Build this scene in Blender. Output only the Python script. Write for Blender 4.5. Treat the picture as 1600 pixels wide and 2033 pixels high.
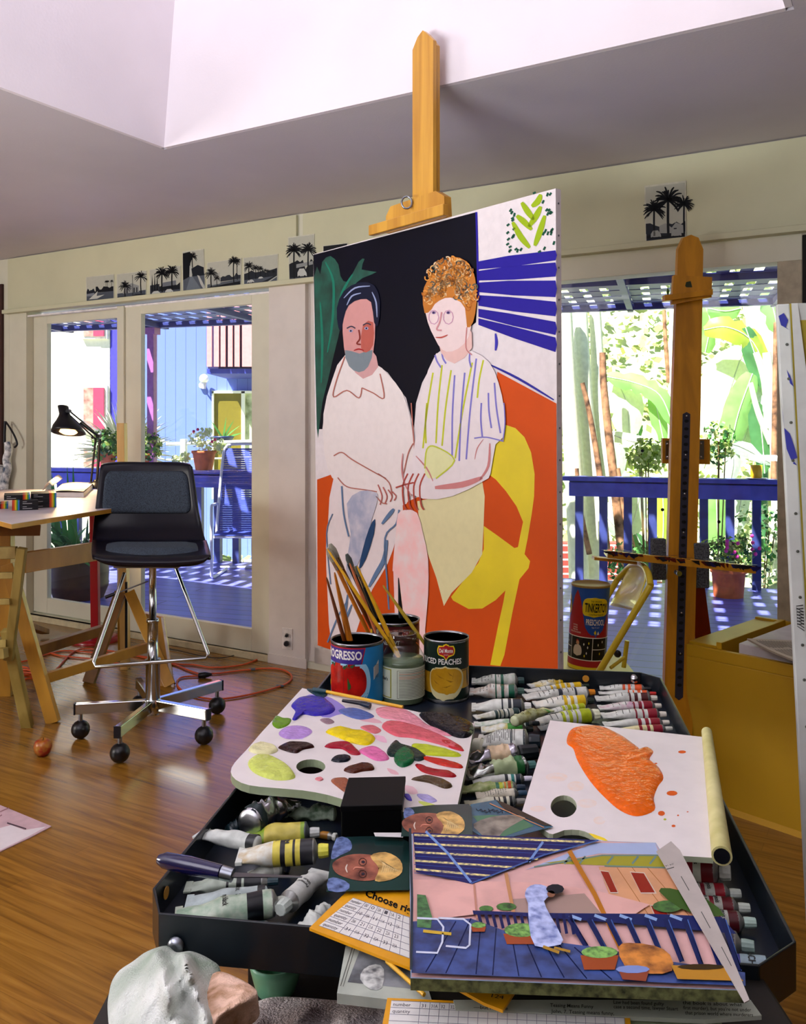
import bpy, math, random
from mathutils import Vector as V, Matrix, noise
from mathutils.geometry import tessellate_polygon
random.seed(7)
R = math.radians
scene = bpy.context.scene
for o in list(bpy.data.objects): bpy.data.objects.remove(o)
col = scene.collection
# ------------------------------------------------------------ camera
F, CX, HY, CZ = 1728.0, 800.0, 845.0, 1.30
cam = bpy.data.cameras.new('camera'); camo = bpy.data.objects.new('camera', cam); col.objects.link(camo)
camo.location = (0, 0, CZ); camo.rotation_euler = (R(90), 0, 0)
cam.sensor_fit = 'HORIZONTAL'; cam.sensor_width = 36; cam.lens = 36*F/1600
cam.shift_y = -(1016.5-HY)/1600; cam.clip_start = .02; cam.clip_end = 200
scene.camera = camo
# ------------------------------------------------------------ world, sun, lights, exposure
w = bpy.data.worlds.new('world'); scene.world = w; w.use_nodes = True
wn = w.node_tree.nodes; wl = w.node_tree.links
bg = wn['Background']; sky = wn.new('ShaderNodeTexSky'); sky.sky_type = 'HOSEK_WILKIE'
sky.sun_direction = (-.30, -.45, .85); sky.turbidity = 3.0; sky.ground_albedo = .35
wl.new(sky.outputs[0], bg.inputs[0]); bg.inputs[1].default_value = 4.2
def lamp(name, kind, loc, energy, color=(1,1,1), target=None, **kw):
    l = bpy.data.lights.new(name, kind); l.energy = energy; l.color = color
    for k, v in kw.items(): setattr(l, k, v)
    o = bpy.data.objects.new(name, l); col.objects.link(o); o.location = loc
    if target is not None:
        o.rotation_euler = (V(target)-V(loc)).to_track_quat('-Z', 'Y').to_euler()
    return o
A = R(30.5); CA, SA = math.cos(A), math.sin(A)
def H(s, t, z=0.0):            # house frame: s along the window wall (to the right), t out through the windows
    return V((s*CA+t*SA, -s*SA+t*CA, z))
lamp('sun', 'SUN', (0, 0, 9), 19, (1, .95, .87), target=V((0,0,9))-V((-.42, -.40, .82)), angle=R(.6))
SKYL = lamp('skylight_daylight', 'AREA', H(-1.48, 1.3, 4.5), 19, (.96, .96, 1.0), target=H(-1.48, 1.3, 0), shape='RECTANGLE', size=1.7, size_y=1.8)
SKYL.rotation_euler = (0, 0, -A)
lamp('bounce_light', 'AREA', H(-1.6, -1.1, 1.0), 265, (.93, .97, 1), target=H(-1.6, -1.08, 2.4), shape='RECTANGLE', size=1.6, size_y=1.0)  # unseen fill lamp added to brighten the ceiling
lamp('left_fill_light', 'AREA', H(-5.7, -2.0, 1.7), 95, (1, .97, .93), target=H(-1.2, 3.0, 1.5), shape='RECTANGLE', size=1.6, size_y=1.2)  # added fill lamp left of the camera, no window stands there
scene.view_settings.view_transform = 'Standard'; scene.view_settings.look = 'None'
scene.view_settings.exposure = 0.12; scene.view_settings.gamma = 1.0
scene.view_settings.use_curve_mapping = False
# ------------------------------------------------------------ pixel helpers (photo frame 1600x2033)
EYE = V((0, 0, CZ))
def rd(px, py): return V(((px-CX)/F, 1.0, -(py-HY)/F))
def at(px, py, Y): return EYE + rd(px, py)*Y
def hz(px, py, z): return at(px, py, (CZ-z)*F/(py-HY))
def wall(px, py, t):
    d = rd(px, py); return at(px, py, t/(d.x*SA+d.y*CA))
def onplane(P, n):
    return lambda px, py: EYE + rd(px, py)*((P-EYE).dot(n)/rd(px, py).dot(n))
def S_of(p): return p.x*CA - p.y*SA
def T_of(p): return p.x*SA + p.y*CA
# ------------------------------------------------------------ materials
def lin(h):
    if not isinstance(h, str): return tuple(h)
    h = h.lstrip('#'); c = [int(h[i:i+2], 16)/255 for i in (0, 2, 4)]
    return tuple(x/12.92 if x <= .04045 else ((x+.055)/1.055)**2.4 for x in c)
MC = {}
def mat(hexc, rough=.6, metal=0.0, var=.06, scale=25, bump=0.0, trans=0.0, emit=0.0, coat=0.0, spec=.5, transl=0.0, stretch=None, dark=None, ior=1.45, bscale=None):
    key = (hexc, rough, metal, var, scale, bump, trans, emit, coat, spec, transl, stretch, dark, bscale)
    if key in MC: return MC[key]
    m = bpy.data.materials.new('m_'+str(hexc).strip('#')); m.use_nodes = True
    nt = m.node_tree; n = nt.nodes; L = nt.links; b = n['Principled BSDF']
    c = lin(hexc)
    b.inputs['Roughness'].default_value = rough; b.inputs['Metallic'].default_value = metal
    b.inputs['Specular IOR Level'].default_value = spec
    b.inputs['Transmission Weight'].default_value = trans; b.inputs['Coat Weight'].default_value = coat
    b.inputs['IOR'].default_value = ior
    b.inputs['Base Color'].default_value = (*c, 1)
    tc = n.new('ShaderNodeTexCoord'); src = tc.outputs['Object']
    if stretch:
        mp = n.new('ShaderNodeMapping'); mp.inputs['Scale'].default_value = stretch
        L.new(src, mp.inputs['Vector']); src = mp.outputs[0]
    if var > 0:
        nz = n.new('ShaderNodeTexNoise'); nz.inputs['Scale'].default_value = scale; nz.inputs['Detail'].default_value = 4
        L.new(src, nz.inputs['Vector'])
        mx = n.new('ShaderNodeMix'); mx.data_type = 'RGBA'
        d = lin(dark) if dark else tuple(x*(1-3*var) for x in c)
        mx.inputs[6].default_value = (*d, 1); mx.inputs[7].default_value = (*[min(1, x*(1+var)) for x in c], 1)
        rp = n.new('ShaderNodeMapRange'); rp.inputs[1].default_value = .3; rp.inputs[2].default_value = .62
        L.new(nz.outputs[0], rp.inputs[0]); L.new(rp.outputs[0], mx.inputs[0]); L.new(mx.outputs[2], b.inputs['Base Color'])
    if bump > 0:
        nb = n.new('ShaderNodeTexNoise'); nb.inputs['Scale'].default_value = bscale or scale*4; nb.inputs['Detail'].default_value = 3
        L.new(src, nb.inputs['Vector']); bp = n.new('ShaderNodeBump'); bp.inputs['Strength'].default_value = bump
        bp.inputs['Distance'].default_value = .01
        L.new(nb.outputs[0], bp.inputs['Height']); L.new(bp.outputs[0], b.inputs['Normal'])
    if emit > 0:
        b.inputs['Emission Color'].default_value = (*c, 1); b.inputs['Emission Strength'].default_value = emit
    if transl > 0:
        out = n['Material Output']; tr = n.new('ShaderNodeBsdfTranslucent'); ms = n.new('ShaderNodeMixShader')
        tr.inputs[0].default_value = (c[0]*1.05, c[1]*1.1, c[2]*.6, 1); ms.inputs[0].default_value = transl
        L.new(b.outputs[0], ms.inputs[1]); L.new(tr.outputs[0], ms.inputs[2]); L.new(ms.outputs[0], out.inputs[0])
    MC[key] = m; return m
def wood(c1, c2, scale=(3, 3, 40), rough=.45, coat=0.0, rot=0.0):
    key = ('wood', c1, c2, scale, rough, coat, rot)
    if key in MC: return MC[key]
    m = bpy.data.materials.new('m_wood'); m.use_nodes = True; n = m.node_tree.nodes; L = m.node_tree.links; b = n['Principled BSDF']
    tc = n.new('ShaderNodeTexCoord'); vr = n.new('ShaderNodeVectorRotate'); vr.rotation_type = 'Z_AXIS'; vr.inputs['Angle'].default_value = rot
    mp = n.new('ShaderNodeMapping'); mp.inputs['Scale'].default_value = scale
    L.new(tc.outputs['Object'], vr.inputs['Vector']); L.new(vr.outputs[0], mp.inputs[0])
    nz = n.new('ShaderNodeTexNoise'); nz.inputs['Scale'].default_value = 1.6; nz.inputs['Detail'].default_value = 6; nz.inputs['Distortion'].default_value = .6
    L.new(mp.outputs[0], nz.inputs['Vector'])
    cr = n.new('ShaderNodeValToRGB'); cr.color_ramp.elements[0].position = .34; cr.color_ramp.elements[1].position = .64
    cr.color_ramp.elements[0].color = (*lin(c2), 1); cr.color_ramp.elements[1].color = (*lin(c1), 1)
    L.new(nz.outputs[0], cr.inputs[0]); L.new(cr.outputs[0], b.inputs['Base Color'])
    b.inputs['Roughness'].default_value = rough; b.inputs['Coat Weight'].default_value = coat
    MC[key] = m; return m
def glass_mat(tint=(1, 1, 1), fres=.03, name='m_glass'):
    if name in MC: return MC[name]
    m = bpy.data.materials.new(name); m.use_nodes = True; n = m.node_tree.nodes; L = m.node_tree.links
    n.remove(n['Principled BSDF']); out = n['Material Output']
    ge = n.new('ShaderNodeNewGeometry'); dp = n.new('ShaderNodeVectorMath'); dp.operation = 'DOT_PRODUCT'; L.new(ge.outputs['Normal'], dp.inputs[0]); L.new(ge.outputs['Incoming'], dp.inputs[1])
    def mth(op, a, b_=None):
        q = n.new('ShaderNodeMath'); q.operation = op; q.use_clamp = op == 'ADD'
        for i_, x in enumerate((a, b_)):
            if x is None: continue
            if isinstance(x, float): q.inputs[i_].default_value = x
            else: L.new(x, q.inputs[i_])
        return q.outputs[0]
    ab = mth('ABSOLUTE', dp.outputs['Value']); p5 = mth('POWER', mth('SUBTRACT', 1.0, ab), 5.0); fz = mth('ADD', mth('MULTIPLY', p5, .9), fres)
    tr = n.new('ShaderNodeBsdfTransparent'); tr.inputs[0].default_value = (*tint, 1)
    gl = n.new('ShaderNodeBsdfGlossy'); gl.inputs['Roughness'].default_value = .02
    ms = n.new('ShaderNodeMixShader'); L.new(fz, ms.inputs[0]); L.new(tr.outputs[0], ms.inputs[1]); L.new(gl.outputs[0], ms.inputs[2])
    L.new(ms.outputs[0], out.inputs[0]); MC[name] = m; return m
# ------------------------------------------------------------ text geometry
TC = {}
def text_geo(s, bold=0.0):
    if (s, bold) in TC: return TC[(s, bold)]
    cu = bpy.data.curves.new('txt', 'FONT'); cu.body = s; cu.size = 1.0; cu.offset = bold; cu.resolution_u = 2
    o = bpy.data.objects.new('txt', cu); col.objects.link(o)
    dg = bpy.context.evaluated_depsgraph_get(); me = o.evaluated_get(dg).to_mesh()
    vs = [tuple(v.co[:2]) for v in me.vertices]; fs = [tuple(p.vertices) for p in me.polygons]
    bpy.data.objects.remove(o); bpy.data.curves.remove(cu)
    if vs:
        x0 = min(v[0] for v in vs); x1 = max(v[0] for v in vs)
        vs = [((v[0]-x0)/max(1e-6, x1-x0), v[1]/.70) for v in vs]
    TC[(s, bold)] = (vs, fs); return TC[(s, bold)]
def smooth_closed(p, k=4):
    n = len(p); out = []
    for i in range(n):
        a, b, c, d = p[i-1], p[i], p[(i+1) % n], p[(i+2) % n]
        for j in range(k):
            t = j/k; t2 = t*t; t3 = t2*t
            out.append(tuple(.5*((2*b[q])+(-a[q]+c[q])*t+(2*a[q]-5*b[q]+4*c[q]-d[q])*t2+(-a[q]+3*b[q]-3*c[q]+d[q])*t3) for q in range(len(b))))
    return out
def smooth_open(p, k=4):
    n = len(p); out = []
    for i in range(n-1):
        a, b, c, d = p[max(0, i-1)], p[i], p[i+1], p[min(n-1, i+2)]
        for j in range(k):
            t = j/k; t2 = t*t; t3 = t2*t
            out.append(tuple(.5*((2*b[q])+(-a[q]+c[q])*t+(2*a[q]-5*b[q]+4*c[q]-d[q])*t2+(-a[q]+3*b[q]-3*c[q]+d[q])*t3) for q in range(len(b))))
    out.append(tuple(p[-1])); return out
# ------------------------------------------------------------ mesh builder
BASE = {}
class MB:
    def __init__(s): s.v = []; s.f = []; s.m = []; s.sm = []; s.mats = []
    def mi(s, m):
        if m not in s.mats: s.mats.append(m)
        return s.mats.index(m)
    def add(s, vs, fs, m, smooth=False):
        k = len(s.v); i = s.mi(m)
        s.v += [V(x) for x in vs]
        for f in fs: s.f.append([a+k for a in f]); s.m.append(i); s.sm.append(smooth)
        return s
    def poly(s, pts, m): return s.add(pts, [list(range(len(pts)))], m)
    def hexa(s, c, m):   # 8 corners: bottom ring 0-3, top ring 4-7
        return s.add(c, [(3,2,1,0),(4,5,6,7),(0,1,5,4),(1,2,6,5),(2,3,7,6),(3,0,4,7)], m)
    def box(s, a, b, m):
        x0,y0,z0 = a; x1,y1,z1 = b
        return s.hexa([(x0,y0,z0),(x1,y0,z0),(x1,y1,z0),(x0,y1,z0),(x0,y0,z1),(x1,y0,z1),(x1,y1,z1),(x0,y1,z1)], m)
    def hbox(s, s0, s1, t0, t1, z0, z1, m):
        return s.hexa([H(s0,t0,z0),H(s1,t0,z0),H(s1,t1,z0),H(s0,t1,z0),H(s0,t0,z1),H(s1,t0,z1),H(s1,t1,z1),H(s0,t1,z1)], m)
    def obox(s, o, ex, ey, ez, m):   # corner o and three edge vectors
        o, ex, ey, ez = V(o), V(ex), V(ey), V(ez)
        return s.hexa([o, o+ex, o+ex+ey, o+ey, o+ez, o+ex+ez, o+ex+ey+ez, o+ey+ez], m)
    def beam(s, p0, p1, w, h, m, side=None):
        p0, p1 = V(p0), V(p1); d = (p1-p0).normalized()
        sd = V(side) if side is not None else d.cross(V((0,0,1)))
        if sd.length < 1e-4: sd = V((1,0,0))
        sd = (sd - d*sd.dot(d)).normalized(); up = sd.cross(d).normalized()
        a = sd*w/2; b = up*h/2
        return s.hexa([p0-a-b, p0+a-b, p1+a-b, p1-a-b, p0-a+b, p0+a+b, p1+a+b, p1-a+b], m)
    def prism(s, pts, off, m, m2=None, hole=None):
        off = V(off); pts = [V(p) for p in pts]; n = len(pts)
        if hole:
            hole = [V(p) for p in hole]; tri = tessellate_polygon([pts, hole]); allp = pts+hole
            s.add(allp, [list(t) for t in tri], m2 or m); s.add([p+off for p in allp], [list(t)[::-1] for t in tri], m)
            k = len(hole); s.add(hole+[p+off for p in hole], [(i, (i+1) % k, (i+1) % k+k, i+k) for i in range(k)], m)
        else:
            s.add(pts, [list(range(n))], m2 or m); s.add([p+off for p in pts], [list(range(n))[::-1]], m)
        return s.add(pts+[p+off for p in pts], [(i, (i+1) % n, (i+1) % n+n, i+n) for i in range(n)], m)
    def tube(s, pts, r, m, n=8, smooth=True, k=0):
        if k: pts = smooth_open([tuple(p) for p in pts], k)
        pts = [V(p) for p in pts]; N = len(pts); rr = r if isinstance(r, (list, tuple)) else [r]*N
        if len(rr) != N: rr = [rr[0]+(rr[-1]-rr[0])*i/(N-1) for i in range(N)]
        vs = []; ref = None
        for i, p in enumerate(pts):
            d = (pts[min(N-1, i+1)]-pts[max(0, i-1)])
            d = d.normalized() if d.length > 1e-9 else V((0,0,1))
            if ref is None: ref = d.orthogonal().normalized()
            a = (ref - d*ref.dot(d))
            a = a.normalized() if a.length > 1e-6 else d.orthogonal().normalized()
            ref = a; b = d.cross(a)
            for j in range(n):
                q = 2*math.pi*j/n; vs.append(p+(a*math.cos(q)+b*math.sin(q))*rr[i])
        fs = [(i*n+j, i*n+(j+1) % n, (i+1)*n+(j+1) % n, (i+1)*n+j) for i in range(N-1) for j in range(n)]
        s.add(vs, fs, m, smooth); s.add(vs[:n], [list(range(n))[::-1]], m); s.add(vs[-n:], [list(range(n))], m); return s
    def lathe(s, prof, c, m, n=28, axis=(0,0,1), smooth=True, sx=1.0):
        ax = V(axis).normalized(); a = V((1,0,0)) if abs(ax.z) > .9 else ax.cross(V((0,0,1))).normalized(); b = ax.cross(a); c = V(c)
        vs = [c+ax*z+(a*math.cos(2*math.pi*j/n)*r*sx+b*math.sin(2*math.pi*j/n)*r) for r, z in prof for j in range(n)]
        fs = [(i*n+j, i*n+(j+1) % n, (i+1)*n+(j+1) % n, (i+1)*n+j) for i in range(len(prof)-1) for j in range(n)]
        s.add(vs, fs, m, smooth)
        if prof[0][0] > 1e-5: s.add(vs[:n], [list(range(n))[::-1]], m)
        if prof[-1][0] > 1e-5: s.add(vs[-n:], [list(range(n))], m)
        return s
    def ball(s, c, r, m, n=14, sz=1.0):
        k = n//2
        return s.lathe([(r*math.sin(math.pi*i/k)+1e-6*(i in (0, k)), -r*sz*math.cos(math.pi*i/k)) for i in range(k+1)], c, m, n)
    def text(s, t, fn, wd, ht, m, bold=0.0, u0=0.0, v0=0.0):    # baseline-left at (u0,v0); wd x ht = total width and cap height
        vs, fs = text_geo(t, bold)
        if vs: s.add([fn(u0+x*wd, v0+y*ht) for x, y in vs], fs, m)
        return s
    def grid(s, fn, nu, nv, m, smooth=True):
        vs = [fn(i/nu, j/nv) for j in range(nv+1) for i in range(nu+1)]
        fs = [(j*(nu+1)+i, j*(nu+1)+i+1, (j+1)*(nu+1)+i+1, (j+1)*(nu+1)+i) for j in range(nv) for i in range(nu)]
        return s.add(vs, fs, m, smooth)
    def build(s, name, parent=None, base=None, bevel=0.0, label=None, solid=0.0):
        me = bpy.data.meshes.new(name)
        if parent is not None: b = BASE[parent.name]
        else: b = V(base) if base is not None else V((0,0,0))
        me.from_pydata([tuple(v-b) for v in s.v], [], s.f)
        for m in s.mats: me.materials.append(m)
        me.polygons.foreach_set('material_index', s.m); me.polygons.foreach_set('use_smooth', s.sm); me.update()
        o = bpy.data.objects.new(name, me); col.objects.link(o); BASE[o.name] = b
        if parent is not None: o.parent = parent
        else: o.location = b
        if label: o['label'] = label
        if solid:
            md = o.modifiers.new('solid', 'SOLIDIFY'); md.thickness = solid; md.offset = 0
        if bevel:
            md = o.modifiers.new('bevel', 'BEVEL'); md.width = bevel; md.segments = 2; md.limit_method = 'ANGLE'; md.angle_limit = R(50)
        return o
def thing(name, label, cat, base, group=None):
    o = bpy.data.objects.new(name, None); o.empty_display_size = .05; col.objects.link(o); o.location = V(base); BASE[o.name] = V(base)
    return tag(o, label, cat, group)
def tag(o, label, cat, group=None, kind=None):
    o['label'] = label; o['category'] = cat
    if group: o['group'] = group
    if kind: o['kind'] = kind
    return o
def struct(o): o['kind'] = 'structure'; return o
class Paint:     # paint layers laid on a flat surface; coordinates are photo pixels that fall on that surface
    def __init__(s, hit, n, mb=None, eps=.00025, rough=.45):
        s.hit = hit; s.n = V(n); s.mb = mb or MB(); s.k = 1; s.eps = eps; s.rough = rough
    def P(s, p): return s.hit(p[0], p[1])+s.n*(s.eps*s.k)
    def mt(s, c): return mat(c, s.rough, var=.012, scale=40, spec=.2) if isinstance(c, str) else c
    def poly(s, pts, c, sm=3, same=False):
        if sm: pts = smooth_closed(pts, sm)
        s.mb.poly([s.P(p) for p in pts], s.mt(c)); s.k += 0 if same else 1; return s
    def line(s, pts, wd, c, sm=4, same=True, taper=False):
        if sm and len(pts) > 2: pts = smooth_open(pts, sm)
        L_, R_ = [], []; N = len(pts)
        for i, p in enumerate(pts):
            a = pts[max(0, i-1)]; b = pts[min(N-1, i+1)]; dx, dy = b[0]-a[0], b[1]-a[1]; d = math.hypot(dx, dy) or 1
            ww = wd/2*(1 if not taper else .35+.65*math.sin(math.pi*(i+.5)/N))
            L_.append((p[0]-dy/d*ww, p[1]+dx/d*ww)); R_.append((p[0]+dy/d*ww, p[1]-dx/d*ww))
        vs = [s.P(p) for p in L_+R_]
        s.mb.add(vs, [(i, i+1, N+i+1, N+i) for i in range(N-1)], s.mt(c)); s.k += 0 if same else 1; return s
    def dot(s, x, y, rx, ry, c, n=10, rot=0):
        s.mb.poly([s.P((x+rx*math.cos(2*math.pi*i/n)*math.cos(rot)-ry*math.sin(2*math.pi*i/n)*math.sin(rot), y+rx*math.cos(2*math.pi*i/n)*math.sin(rot)+ry*math.sin(2*math.pi*i/n)*math.cos(rot))) for i in range(n)], s.mt(c)); return s
    def up(s): s.k += 1; return s
    def text(s, t, x, y, wx, wy, hx, hy, c, bold=0.0):   # baseline start, full-width vector, cap-height vector in pixels
        vs, fs = text_geo(t, bold)
        s.mb.add([s.P((x+u*wx+v*hx, y+u*wy+v*hy)) for u, v in vs], fs, s.mt(c)); return s
# ============================================================ THE ROOM
TW = 3.76
def sw(px): return S_of(wall(px, 845, TW))
def zw(px, py): return wall(px, py, TW).z
CEIL = 2.44
WHT = mat('#d6d2bd', .55, var=.015, scale=6, bump=.04, bscale=160)
WH2 = mat('#dad0c8', .5, var=.02, scale=8)
CRM = mat('#cbc8a8', .6, var=.015, scale=5, bump=.05, bscale=220)
CEILM = mat('#c3bcc4', .55, var=.02, scale=2, bump=.05, bscale=120)
WELLM = mat('#e2d9e0', .7, var=.02, scale=2, bump=.05, bscale=90)
# floor
fm = bpy.data.materials.new('m_floor'); fm.use_nodes = True; n = fm.node_tree.nodes; L = fm.node_tree.links; b = n['Principled BSDF']
tc = n.new('ShaderNodeTexCoord'); vr = n.new('ShaderNodeVectorRotate'); vr.rotation_type = 'Z_AXIS'; vr.inputs['Angle'].default_value = A
L.new(tc.outputs['Object'], vr.inputs['Vector'])
br = n.new('ShaderNodeTexBrick'); br.inputs['Scale'].default_value = 1; br.inputs['Brick Width'].default_value = 1.1; br.inputs['Row Height'].default_value = .057
br.inputs['Mortar Size'].default_value = .0009; br.inputs['Color1'].default_value = (1,1,1,1); br.inputs['Color2'].default_value = (.62,.62,.62,1); br.inputs['Mortar'].default_value = (.22,.2,.18,1)
br.offset = .37; L.new(vr.outputs[0], br.inputs['Vector'])
mp = n.new('ShaderNodeMapping'); mp.inputs['Scale'].default_value = (1.6, 26, 1); L.new(vr.outputs[0], mp.inputs[0])
nz = n.new('ShaderNodeTexNoise'); nz.inputs['Scale'].default_value = 1.5; nz.inputs['Detail'].default_value = 7; nz.inputs['Distortion'].default_value = 1.1; L.new(mp.outputs[0], nz.inputs['Vector'])
cr = n.new('ShaderNodeValToRGB'); e = cr.color_ramp.elements; e[0].position = .30; e[0].color = (*lin('#744a18'), 1); e[1].position = .72; e[1].color = (*lin('#a6762c'), 1)
e2 = cr.color_ramp.elements.new(.5); e2.color = (*lin('#936420'), 1)
L.new(nz.outputs[0], cr.inputs[0])
mx = n.new('ShaderNodeMix'); mx.data_type = 'RGBA'; mx.blend_type = 'MULTIPLY'; mx.inputs[0].default_value = .42
L.new(cr.outputs[0], mx.inputs[6]); L.new(br.outputs[0], mx.inputs[7]); L.new(mx.outputs[2], b.inputs['Base Color'])
b.inputs['Roughness'].default_value = .24; b.inputs['Coat Weight'].default_value = .25; b.inputs['Coat Roughness'].default_value = .22
nb = n.new('ShaderNodeTexNoise'); nb.inputs['Scale'].default_value = 7; bp = n.new('ShaderNodeBump'); bp.inputs['Strength'].default_value = .12; bp.inputs['Distance'].default_value = .02
L.new(nb.outputs[0], bp.inputs['Height']); L.new(bp.outputs[0], b.inputs['Normal'])
MB().hbox(-6.2, 3.2, -3.0, TW+.12, -.04, 0, fm).build('floor')
struct(bpy.data.objects['floor'])
# ceiling with skylight well
c = MB(); s0, s1, t0, t1 = -2.655, -.307, .1, 2.577
for a in ((-6.2, s0-.02, -3, TW), (s1+.02, 3.2, -3, TW), (s0-.02, s1+.02, t1+.02, TW), (s0-.02, s1+.02, -3, t0-.02)): c.hbox(*a, CEIL, CEIL+.08, CEILM)
struct(c.build('ceiling'))
def wellq(a, b_, zt=4.6, da=(0,0), db=(0,0)): return [H(*a, CEIL), H(*b_, CEIL), H(b_[0]+db[0], b_[1]+db[1], zt), H(a[0]+da[0], a[1]+da[1], zt)]
k = .22
wl_ = MB()
for q, n_ in ((wellq((s0,t0),(s0,t1),da=(k,k),db=(k,0)), H(-.019,0)), (wellq((s0,t1),(s1,t1),da=(k,0),db=(-k,0)), H(0,.019)), (wellq((s1,t1),(s1,t0),da=(-k,0),db=(-k,k)), H(.019,0)), (wellq((s1,t0),(s0,t0),da=(-k,k),db=(k,k)), H(0,-.019))):
    wl_.prism(q, n_, WELLM)
wl_.hbox(s0-.05, s1+.05, t0-.05, t1+.05, 4.6, 4.65, WELLM)
struct(wl_.build('ceiling_well'))
# window wall
zh = zw(18, 621); sL = sw(18); sP0, sP1 = sw(536), sw(624); sR = sw(1543)
bw = MB()
bw.hbox(-6.2, 3.2, TW, TW+.12, zh, CEIL, WHT)
bw.hbox(-6.2, sL, TW, TW+.12, 0, zh, WHT)
bw.hbox(sP0, sw(608), TW-.01, TW+.12, 0, zh, WH2)
bw.hbox(sw(608), sP1, TW+.02, TW+.12, 0, zh, WH2)
bw.hbox(sR, 3.2, TW, TW+.12, 0, zh, mat('#b9ad98', .6, var=.04))
bw.hbox(-6.2, 3.2, TW, TW+.12, -.04, .035, WHT)
struct(bw.build('wall_back'))
def tn(name, mb, **k): return struct(mb.build(name, **k))
# header boards
tn('trim_1', MB().hbox(sL+.01, sw(592), TW-.018, TW, zh+.012, CEIL-.006, CRM), bevel=.002)
tn('trim_2', MB().hbox(sw(605), sw(1640), TW-.018, TW, zh+.012, CEIL-.006, CRM), bevel=.002)
tn('trim_3', MB().hbox(sL-.01, sw(1640), TW-.05, TW, zh-.012, zh+.014, CRM), bevel=.003)
tn('trim_4', MB().hbox(sL, sP0, TW-.02, TW+.03, .0, .035, mat('#c9bd98', .6)), bevel=.003)
tn('trim_5', MB().hbox(sw(-14), sw(8), TW-.02, TW, .5, zh+.2, mat('#3a1712', .6)), bevel=.003)
tn('dark_recess_strip', MB().hbox(sw(1593), sw(1640), TW-.01, TW, 0, zh-.02, mat('#14100a', .8)), bevel=.003)  # near-black strip painted in for the dark recess past the casing
tn('baseboard_back', MB().hbox(sP0, sw(612), TW-.02, TW-.01, 0, .05, WH2))
# side and rear walls closing the room
struct(MB().hbox(-6.3, -6.2, -3, TW+.12, 0, CEIL, WH2).build('wall_left'))
struct(MB().hbox(3.2, 3.3, -3, TW+.12, 0, CEIL, mat('#6a5a44', .7)).build('wall_right'))
struct(MB().hbox(-6.3, 3.3, -3.1, -3, 0, CEIL, mat('#5f564c', .7)).build('wall_front'))
# sliding door 1 (left): casing, two panels
g = glass_mat()
zt1, zb1 = zw(82, 641), zw(76, 1190)
d = MB()
fr = WHT
def panel(mb, a, b_, tf, w1, zb, zt, ft, fb, m, ts=.035):
    mb.hbox(a, a+w1, tf, tf+ts, zb-fb, zt+ft, m); mb.hbox(b_-w1, b_, tf, tf+ts, zb-fb, zt+ft, m)
    mb.hbox(a+w1, b_-w1, tf, tf+ts, zt, zt+ft, m); mb.hbox(a+w1, b_-w1, tf, tf+ts, zb-fb, zb, m)
d.hbox(sL, sw(52), TW, TW+.12, .03, zh, fr); d.hbox(sL, sP0, TW+.0, TW+.12, zt1+.085, zh, fr)
d.hbox(sL, sP0, TW+.01, TW+.05, zt1+.05, zt1+.062, mat('#efe9ea', .3)); 
tn('window_1', d, bevel=.002)
a0, a1, a2 = sw(52), sw(275), sw(536)
p1 = MB(); panel(p1, a0, sw(254), TW+.055, sw(79)-a0, zb1, zt1, .06, .10, fr); p = tn('door_1', p1, bevel=.003)
MB().hbox(sw(78), sw(236), TW+.07, TW+.074, zb1-.01, zt1+.01, g).build('pane', p)
p2 = MB(); q0 = sw(232); panel(p2, q0, a2+.05, TW+.015, sw(276)-q0, zw(535,1256)-.0, zt1, .06, .13, fr)
p2.hbox(q0+.0, q0+.06, TW+.0, TW+.015, .04, zt1+.06, fr)
p = tn('door_2', p2, bevel=.003)
MB().hbox(sw(274), a2, TW+.03, TW+.034, zw(535,1256)-.01, zt1+.01, g).build('pane', p)
# opening 2 (right)
zt2 = zw(1111, 558)
d = MB(); d.hbox(sP1, sw(1592), TW-.002, TW+.1, zt2, zh-.012, fr); d.hbox(sR, sw(1592), TW-.002, TW+.1, .03, zt2, mat('#b3a68e', .6))
d.hbox(sP1, sP1+.05, TW+.0, TW+.1, .03, zt2, WH2)
d.hbox(sP1, sR, TW+.0, TW+.1, .03, .12, WH2)
p = tn('window_2', d, bevel=.002)
MB().hbox(sP1+.05, sR, TW+.05, TW+.054, .12, zt2, g).build('pane', p)
# small dark specks stuck on the right-hand glass
for x, y in ((1275, 895), (1315, 1012), (1427, 1036)):
    P = wall(x, y, TW+.046); o = MB().lathe([(.007, 0), (.007, .003)], P, mat('#10100c', .6), 12, axis=H(0, 1)).build('glass_marker', base=P)
    tag(o, {1275: 'round black dot stuck high on the right-hand window left of the easel plate', 1315: 'round black dot on the window beside the easel mast, left side', 1427: 'round black dot on the window right of the dark easel mast'}[x], 'sticker')
# outlet and plugs on the pier
P = wall(571, 1268, TW-.01)
t = thing('wall_outlet', 'white double wall outlet low on the pier between the doors', 'outlet', P)
MB().obox(P+H(-.035,-.006,-.058), H(.07,0), H(0,.006), (0,0,.116), mat('#e4dcd6', .4)).build('plate', t, bevel=.002)
sk = MB()
for dz in (-.02, .02): sk.obox(P+H(-.014,-.009,dz-.012), H(.028,0), H(0,.004), (0,0,.024), mat('#d6cdc4', .4))
sk.build('socket', t, bevel=.001)
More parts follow.
